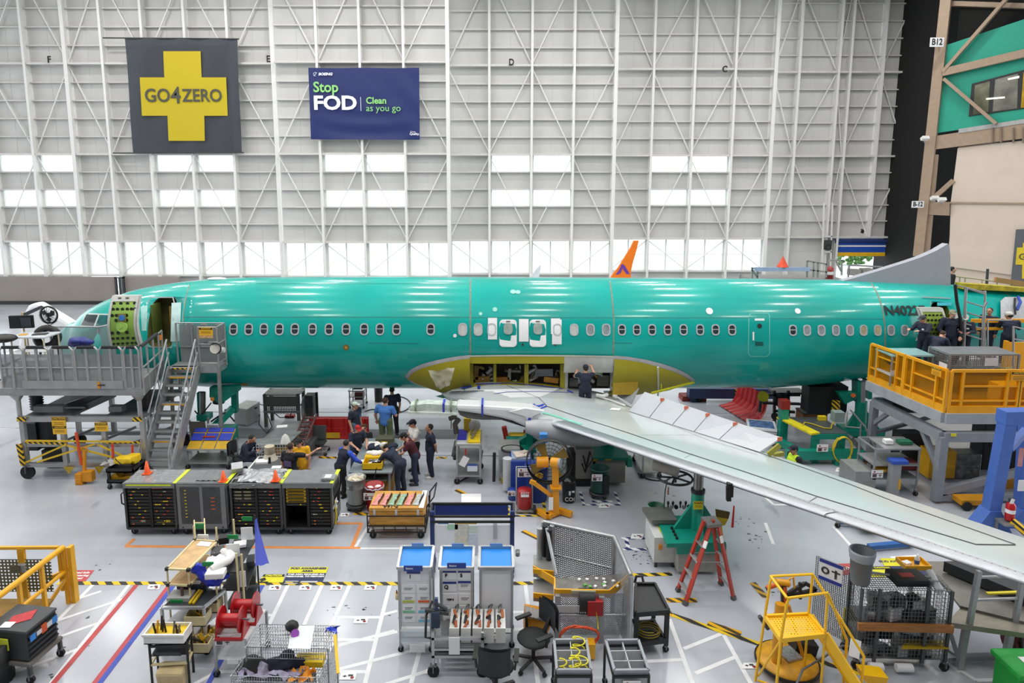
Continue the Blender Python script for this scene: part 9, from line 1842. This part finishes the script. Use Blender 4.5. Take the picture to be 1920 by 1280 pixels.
def blackcart():
 O = fl(1222,1205);t = thing('utility_cart','black two-shelf plastic cart right of the guarded platform','cart',O);z = .85
 for zz,c4 in ((z,[(1192,1096),(1228,1096),(1254,1146),(1192,1151)]),(.28,[(1195,1168),(1226,1166),(1247,1200),(1197,1207)])): obj('tray',slab(G(),c4,zz,.06,O),M('1f2022',.5),t,bev=.01);obj('tray_rim',bars(G(),[fl(x,y,zz)-O for x,y in c4],.05,True,.1),M('17181a',.5),t)
 for x,y in ((1193,1098),(1227,1098),(1251,1146),(1194,1150)): p = fl(x,y,z)-O;obj('post',G().bar((p.x,p.y,.15),(p.x,p.y,z-.03),.08),BLACK,t);caster(t,p.x,p.y,.06)
 obj('push_handle',G().tube([fl(1190,1092,z)-O,fl(1193,1080,z+.12)-O,fl(1204,1080,z+.12)-O,fl(1207,1094,z)-O],.03,6),BLACK,t)
 p = fl(1216,1188,.31);set_on('hose',G().tube([p+Vector((.22*cos(k*.45),.18*sin(k*.45),.004*k)) for k in range(40)],.014,5),M('8a7a1c',.5),(0,0,0),'olive-yellow hose coiled on lower shelf of the black cart','hose')
blackcart()
YSS = M('efb90c',.38,var=.05)
def stepstand():
 O = fl(1500,1290);t = thing('step_platform','bright yellow rolling step platform with punched deck and handrails','step ladder',O);q = lambda x,y,z: fl(x,y,z)-O;z = 1.25;zr = 2.15
 c4 = [(1434,1156),(1516,1152),(1547,1190),(1464,1199)];P = [q(x,y,z) for x,y in c4];obj('deck_frame',bars(G(),P,.05,True,.08),YSS,t);obj('punched_deck',G().add(P,[(0,1,2,3)]),screen('efb90c',.055,.62,'punched_deck',((1,0,0),(0,1,0))),t)
 T = [q(1445,1080,zr),q(1524,1076,zr),q(1552,1111,zr),q(1476,1121,zr)];f = Vector((P[0].x-.12,P[0].y-.05,0)),Vector((P[3].x-.1,P[3].y-.15,0))
 # left side frame posts
 for i in (0,3): obj('post',G().tube([(f[0] if i == 0 else f[1]),P[i],T[i]-Vector((0,0,.1)),T[i].lerp(T[1 if i == 0 else 2],.06)],.024,7),YSS,t)
 obj('top_rail',G().cyl(T[0],T[3],.024,n=7),YSS,t)
 S0,S1 = fl(1590,1265)-O,fl(1640,1250)-O
 lo = [fl(1598,1275,.35)-O,fl(1640,1255,.35)-O]
 for a,p,e in ((T[3],T[2],q(1588,1200,1.0)),(T[0],T[1],q(1620,1230,1.0))): obj('handrail',G().tube([a,p,p.lerp(e,.12),e,Vector((e.x,e.y,.05))],.024,7),YSS,t)
 for i in (1,2): obj('post',G().tube([Vector((P[i].x,P[i].y,0)),P[i],T[i]],.022,7),YSS,t)
 mid = (P[1]+P[2])/2;end = (Vector((P[1].x,P[1].y,0))+Vector((P[2].x,P[2].y,0)))/2+Vector((.72,-.55,.1));dv = (P[2]-P[1])
 for s in (-.45,.45): obj('stringer',G().bar(mid+dv*s,end+dv*s,.05,.16),YSS,t)
 for k in (.2,.4,.6,.8,.97): c = mid.lerp(end,k);obj('step',G().add([c-dv*.45+Vector((-.08,.06,0)),c+dv*.45+Vector((-.08,.06,0)),c+dv*.45+Vector((.1,-.08,0)),c-dv*.45+Vector((.1,-.08,0))]+[c-dv*.45+Vector((-.08,.06,-.05)),c+dv*.45+Vector((-.08,.06,-.05)),c+dv*.45+Vector((.1,-.08,-.05)),c-dv*.45+Vector((.1,-.08,-.05))],[(0,1,2,3),(7,6,5,4),(0,4,5,1),(1,5,6,2),(2,6,7,3),(3,7,4,0)]),YSS,t)
 obj('brace',G().cyl(P[3],Vector((f[0].x+.05,f[0].y,.1)),.018,n=6).cyl((P[0].x-.1,P[0].y-.1,.06),(P[1].x+.2,P[2].y-.3,.06),.02,n=6),YSS,t);obj('lock_handle',G().tube([fl(1490,1290,.3)-O,fl(1505,1255,.5)-O,fl(1580,1210,.6)-O,fl(1602,1213,.6)-O],.022,6),M('6a6d70',.4,.4),t)
 o = set_on('clipboard',G().cbox((0,0,0),(.2,.02,.3),ry=.4,rx=-.5),PAPER,fl(1603,1215,.8),'white sheet clipped low on the yellow step platform rail','paper')
 # scissor base behind the steps
 O2 = fl(1475,1250);t = thing('round_lift_base','round yellow wheeled base with orange arm and black gripper','lift',O2);R = .55;YB = M('cf9612',.45,var=.25,scale=5)
 obj('base',G().lathe([(0,.2),(R*.9,.2),(R,.15),(R,.08),(0,.08)],32),YB,t);obj('bumper',G().lathe([(R+.01,.08),(R+.03,.1),(R+.03,.14),(R+.01,.16)],32),BLACK,t)
 for a in range(3): caster(t,.42*cos(a*2.1),.42*sin(a*2.1),.035)
 obj('foil_plate',G().cbox((.05,.05,.23),(.32,.35,.05),rz=.3),FOIL,t);obj('pillar',G().cyl((-.25,-.1,.2),(-.2,0,1.3),.09).bar((.3,.0,.2),(.0,.1,1.2),.06),M('c98a12',.4),t)
 W = lambda x,y,d=.25: at(x,y,O2.y+d)-O2
 OR = M('c4571c',.4);obj('arm_post',G().cyl(W(1472,1155),W(1470,1098),.05).cyl(W(1446,1158),W(1470,1140),.04).cyl(W(1437,1102),W(1472,1090),.045),OR,t);obj('yellow_arm',G().cyl(W(1455,1090),W(1480,1093),.06).tube([W(1478,1100),W(1480,1085),W(1488,1081),W(1490,1105)],.02,5),M('d99a1c',.4),t);obj('gripper',bars(G(),[W(1475,1118),W(1530,1105),W(1510,1093),W(1478,1112)],.06,True).bar(W(1468,1095),W(1470,1150),.08).bar(W(1500,1092),W(1500,1122),.05),BLACK,t);obj('grip',G().cyl(W(1424,1155,0),W(1440,1178,0),.04).cyl(W(1436,1104),W(1448,1098),.04),DKGREY,t);obj('motor_box',G().cbox(W(1505,1212),(.42,.3,.3),ry=.2),BLACK,t)
 t2 = thing('parts_scoop','yellow scoop tray at the foot of the yellow step platform','tray',fl(1632,1268,.35));obj('tray',G().prism([(-.16,0),(.2,-.05),(.24,.08),(-.2,.14)],'y',-.14,.14),YSS,t2);obj('post',G().cyl((0,0,0),(0,0,-.35),.03),YSS,t2)
stepstand()
def cagecart():
 O = fl(1680,1250);t = thing('wire_cage_cart','tall wire cage cart of dark tools with grey bin on top','cart',O);q = lambda x,y,z: fl(x,y,z)-O;z = 1.62
 a,b,c,d = q(1617,1104,z),q(1786,1108,z),q(1596,1074,z),q(1744,1080,z);dn = lambda p,k: Vector((p.x,p.y,k))
 def mesh(nm,p,r,z0,z1,nu,nv): obj(nm,G().wires(dn(p,z0),dn(r,0)-dn(p,0),Vector((0,0,z1-z0)),nu,nv,.0035),M('77797b',.4,.6),t)
 mesh('front_mesh',a,b,.95,z,26,9);mesh('front_mesh',a,b,.25,.85,26,8);mesh('side_mesh',c,a,.2,z,8,18);mesh('side_mesh',b,d,.2,z,8,18)
 for p in (a,b,c,d,a.lerp(b,.2),a.lerp(b,.74)): obj('post',G().bar(dn(p,.15),dn(p,z),.05),M('57595b',.4,.5),t)
 for p in (a,b,c,d): caster(t,p.x,p.y,.085)
 for k in (.22,.62,.95): obj('shelf',G().add([dn(a,k),dn(b,k),dn(d,k),dn(c,k)],[(0,1,2,3)]),M('6a6c6e',.4,.5),t)
 obj('wood_rail',G().bar(dn(a,.9)+Vector((-.05,-.05,0)),dn(b,.9)+Vector((.05,-.05,0)),.06,.14),M('a8713c',.6,var=.25,stretch=(1,9,9)),t);obj('top_tube',G().cyl(q(1600,1068,1.7),q(1760,1090,1.7),.02).cyl(q(1596,1072,1.7),q(1745,1082,1.7),.02),LTGREY,t);obj('white_roller',G().cyl(dn(a.lerp(b,.12),.12)+Vector((0,-.1,0)),dn(a.lerp(b,.27),.12)+Vector((0,-.1,0)),.075,n=14).cyl(dn(a.lerp(b,.42),.12)+Vector((0,-.1,0)),dn(a.lerp(b,.6),.12)+Vector((0,-.1,0)),.075,n=14),PAPER,t);obj('paper_tube',G().cyl(q(1743,1072,1.7),q(1762,1108,1.6),.07),PAPER,t)
 random.seed(8);L = (b-a).length
 for lv,zz in ((0,.97),(1,1.2),(2,.64),(3,.24)):
  for i in range(11):
   p = a.lerp(b,.08+.84*random.random()).lerp(d if random.random() > .5 else c,.25+.3*random.random());s = (random.uniform(.12,.3),random.uniform(.1,.25),random.uniform(.1,.26))
   o = obj('hand_tool',G().cbox((0,0,s[2]/2),s,rz=random.uniform(-.4,.4)).cyl((0,-s[1]*.6,s[2]*.8),(s[0]*.3,s[1]*.5,s[2]),.02),random.choice([BLACK,DKGREY,ALU,STEEL,LTGREY,GREY]+([M('2f4fa0'),PAPER] if i == 3 else [])),t);o.location = dn(p,zz)
 obj('yellow_base',slab(G(),[(1700,1195),(1768,1195),(1780,1215),(1690,1215)],.5,.02,O),M('b8981c',.5),t)
 tb,r,zt = drum(1614,1130,1024,1,'grey plastic bin with clear liner standing on wire cage cart',M('6d7276',.5),dolly=False,name='bin');bpy.data.objects.remove(tb.children[0]);tb.location = fl(1612,1091,z+.02);h = zat(928,1034,tb.location.y)-tb.location.z
 obj('body',G().lathe([(0,0),(.155,0),(.165,.02),(.205,h),(.22,h),(.22,h+.03),(.195,h+.02),(.16,.1),(0,.08)],24),M('6d7276',.5,var=.08,stretch=(10,10,.3)),tb);obj('bag_liner',G().lathe([(.21,h-.14),(.23,h+.0),(.225,h+.035),(.2,h+.03)],20),clear('aeb8c0',.4,.15,'liner'),tb)
 for x,y in (): pass
 o = set_on('dark_tool_box',G().box(-.3,.3,-.2,.2,0,.12),BLACK,fl(1700,1088,z),'dark tool box with red-white label atop wire cage cart','box');obj('red_label',G().box(-.15,.1,-.08,.06,.121,.125),M('b83a34'),o);obj('top_mesh',G().wires(dn(a,z),dn(b,0)-dn(a,0),dn(c,0)-dn(a,0),34,8,.004),M('77797b',.4,.6),t)
 # free-standing wire partition with its sign
 O2 = fl(1545,1195);w = thing('wire_partition','wire mesh panel with blue-edged sign standing left of cage cart','screen',O2);p0,p1 = fl(1521,1172)-O2,fl(1592,1205)-O2;h2 = zat(928,1042,fl(1521,1172).y);obj('mesh_panel',G().wires(p0,p1-p0,Vector((0,0,h2)),20,42,.0045),M('77797b',.4,.6),w)
 p = at(1558,1072,O2.y+.15)-O2;u = (p1-p0).normalized();rz = atan2(u.y,u.x);s_ = obj('sign',G().box(-.22,.22,-.02,0,-.22,.22),PAPER,w,loc=p,rz=rz);obj('blue_edge',G().box(-.22,.22,-.03,-.02,.15,.22).box(-.22,.22,-.03,-.02,-.22,-.15),M('26358f'),s_);obj('sign_symbol',G().tube([(-.1+.06*cos(k*pi/6),-.025,.06*sin(k*pi/6)) for k in range(12)],.02,4,True).box(.02,.18,-.03,-.02,.02,.05).box(.08,.12,-.03,-.02,-.1,.08),DKGREY,s_);obj('yellow_drape',G().bar((p1.x,p1.y,.05),(p1.x,p1.y,.75),.3,.06),M('8f8a2a',.7,var=.4),w);obj('foot',G().bar((p0.x,p0.y-.2,.02),(p0.x,p0.y+.2,.02),.04).bar((p1.x,p1.y-.2,.02),(p1.x,p1.y+.2,.02),.04),GREYAL2,w)
cagecart()
def ramp():
 O = fl(1850,1215);t = thing('ramp_platform','grey aluminium ramp platform with handrail at right edge','work stand',O);q = lambda x,y,z: fl(x,y,z)-O;z = .95;AL = M('a5a7a9',.4,.5)
 obj('deck',slab(G(),[(1775,1166),(1960,1192),(1960,1150),(1808,1132)],z,.1,O),M('8f8a7c',.4,.4,var=.15),t);obj('upper_ramp',slab(G(),[(1735,1052),(1770,1052),(1960,1150),(1960,1175),(1800,1135)],1.0,.05,O),M('7d7a74',.4,.4),t);obj('dark_panel',slab(G(),[(1770,1052),(1820,1050),(1960,1108),(1960,1130)],1.25,.22,O),M('2a2c2f',.5),t);obj('yellow_line',G().bar(q(1850,1112,1.26),q(1960,1108,1.26),.06,.03),M('c9b81c'),t)
 p0,p1 = q(1818,1168,z),q(1903,1165,z);h = 1.05
 for p in (p0,p1): obj('rail_post',G().bar(p,p+Vector((.06,0,h)),.08),AL,t);obj('leg',G().bar((p.x-.1,p.y,.05),(p.x-.05,p.y,z-.1),.1),AL,t)
 for k in (.88,.45): obj('rail',G().cyl(p0+Vector((.05,0,h*k)),p1+Vector((.05,0,h*k)),.028,n=8),AL,t)
 obj('base_frame',G().bar(q(1765,1235,.1),q(1960,1225,.1),.1).bar(q(1775,1160,z-.1),q(1800,1240,.1),.08).bar(q(1750,1195,.3),q(1800,1235,.1),.06),AL,t);caster(t,q(1795,1240,0).x,q(1795,1240,0).y,.07)
 obj('red_reel',G().cyl(q(1890,1200,.45),q(1908,1200,.45),.2,n=16),M('6a1414',.4),t);obj('hose',G().tube([q(1910,1160,.9),q(1915,1200,.6),q(1918,1240,.2)],.03,5),BLACK,t)
 b = thing('tray','yellow tray with cloth and white bottle on the ramp platform','tray',fl(1712,1060,1.02));obj('tray_body',G().box(-.25,.25,-.16,.16,0,.02).box(-.27,.27,-.18,-.16,0,.1).box(-.27,.27,.16,.18,0,.1).box(-.27,-.25,-.16,.16,0,.1).box(.25,.27,-.16,.16,0,.1),FY,b);c = set_on('bottle',G().lathe([(0,0),(.05,0),(.05,.16),(.02,.2),(.02,.24),(0,.24)],12),PAPER,b.location+Vector((.06,-.02,.025)),'white bottle with blue label in the yellow tray','bottle');obj('blue_label',G().lathe([(.051,.04),(.051,.12)],12),M('1f5fb0'),c);set_on('cloth',G().cbox((0,0,.03),(.16,.12,.05),rz=.3),PAPER,b.location+Vector((-.13,.02,.02)),'folded white cloth in the yellow tray','cloth')
 obj('tray_table',G().cyl(q(1712,1060,.98),Vector((q(1712,1060,.98).x,q(1712,1060,.98).y,0)),.05),AL,t)
ramp()
o = set_on('green_container',G().box(-.3,.5,-.3,.3,0,.62).box(-.36,.5,-.36,.36,.62,.74),M('17a03a',.5),fl(1912,1310),'bright green plastic container in the bottom right corner','container',bev=.05);obj('notice',G().box(-.05,.25,-.2,.1,.745,.75),PAPER,o)
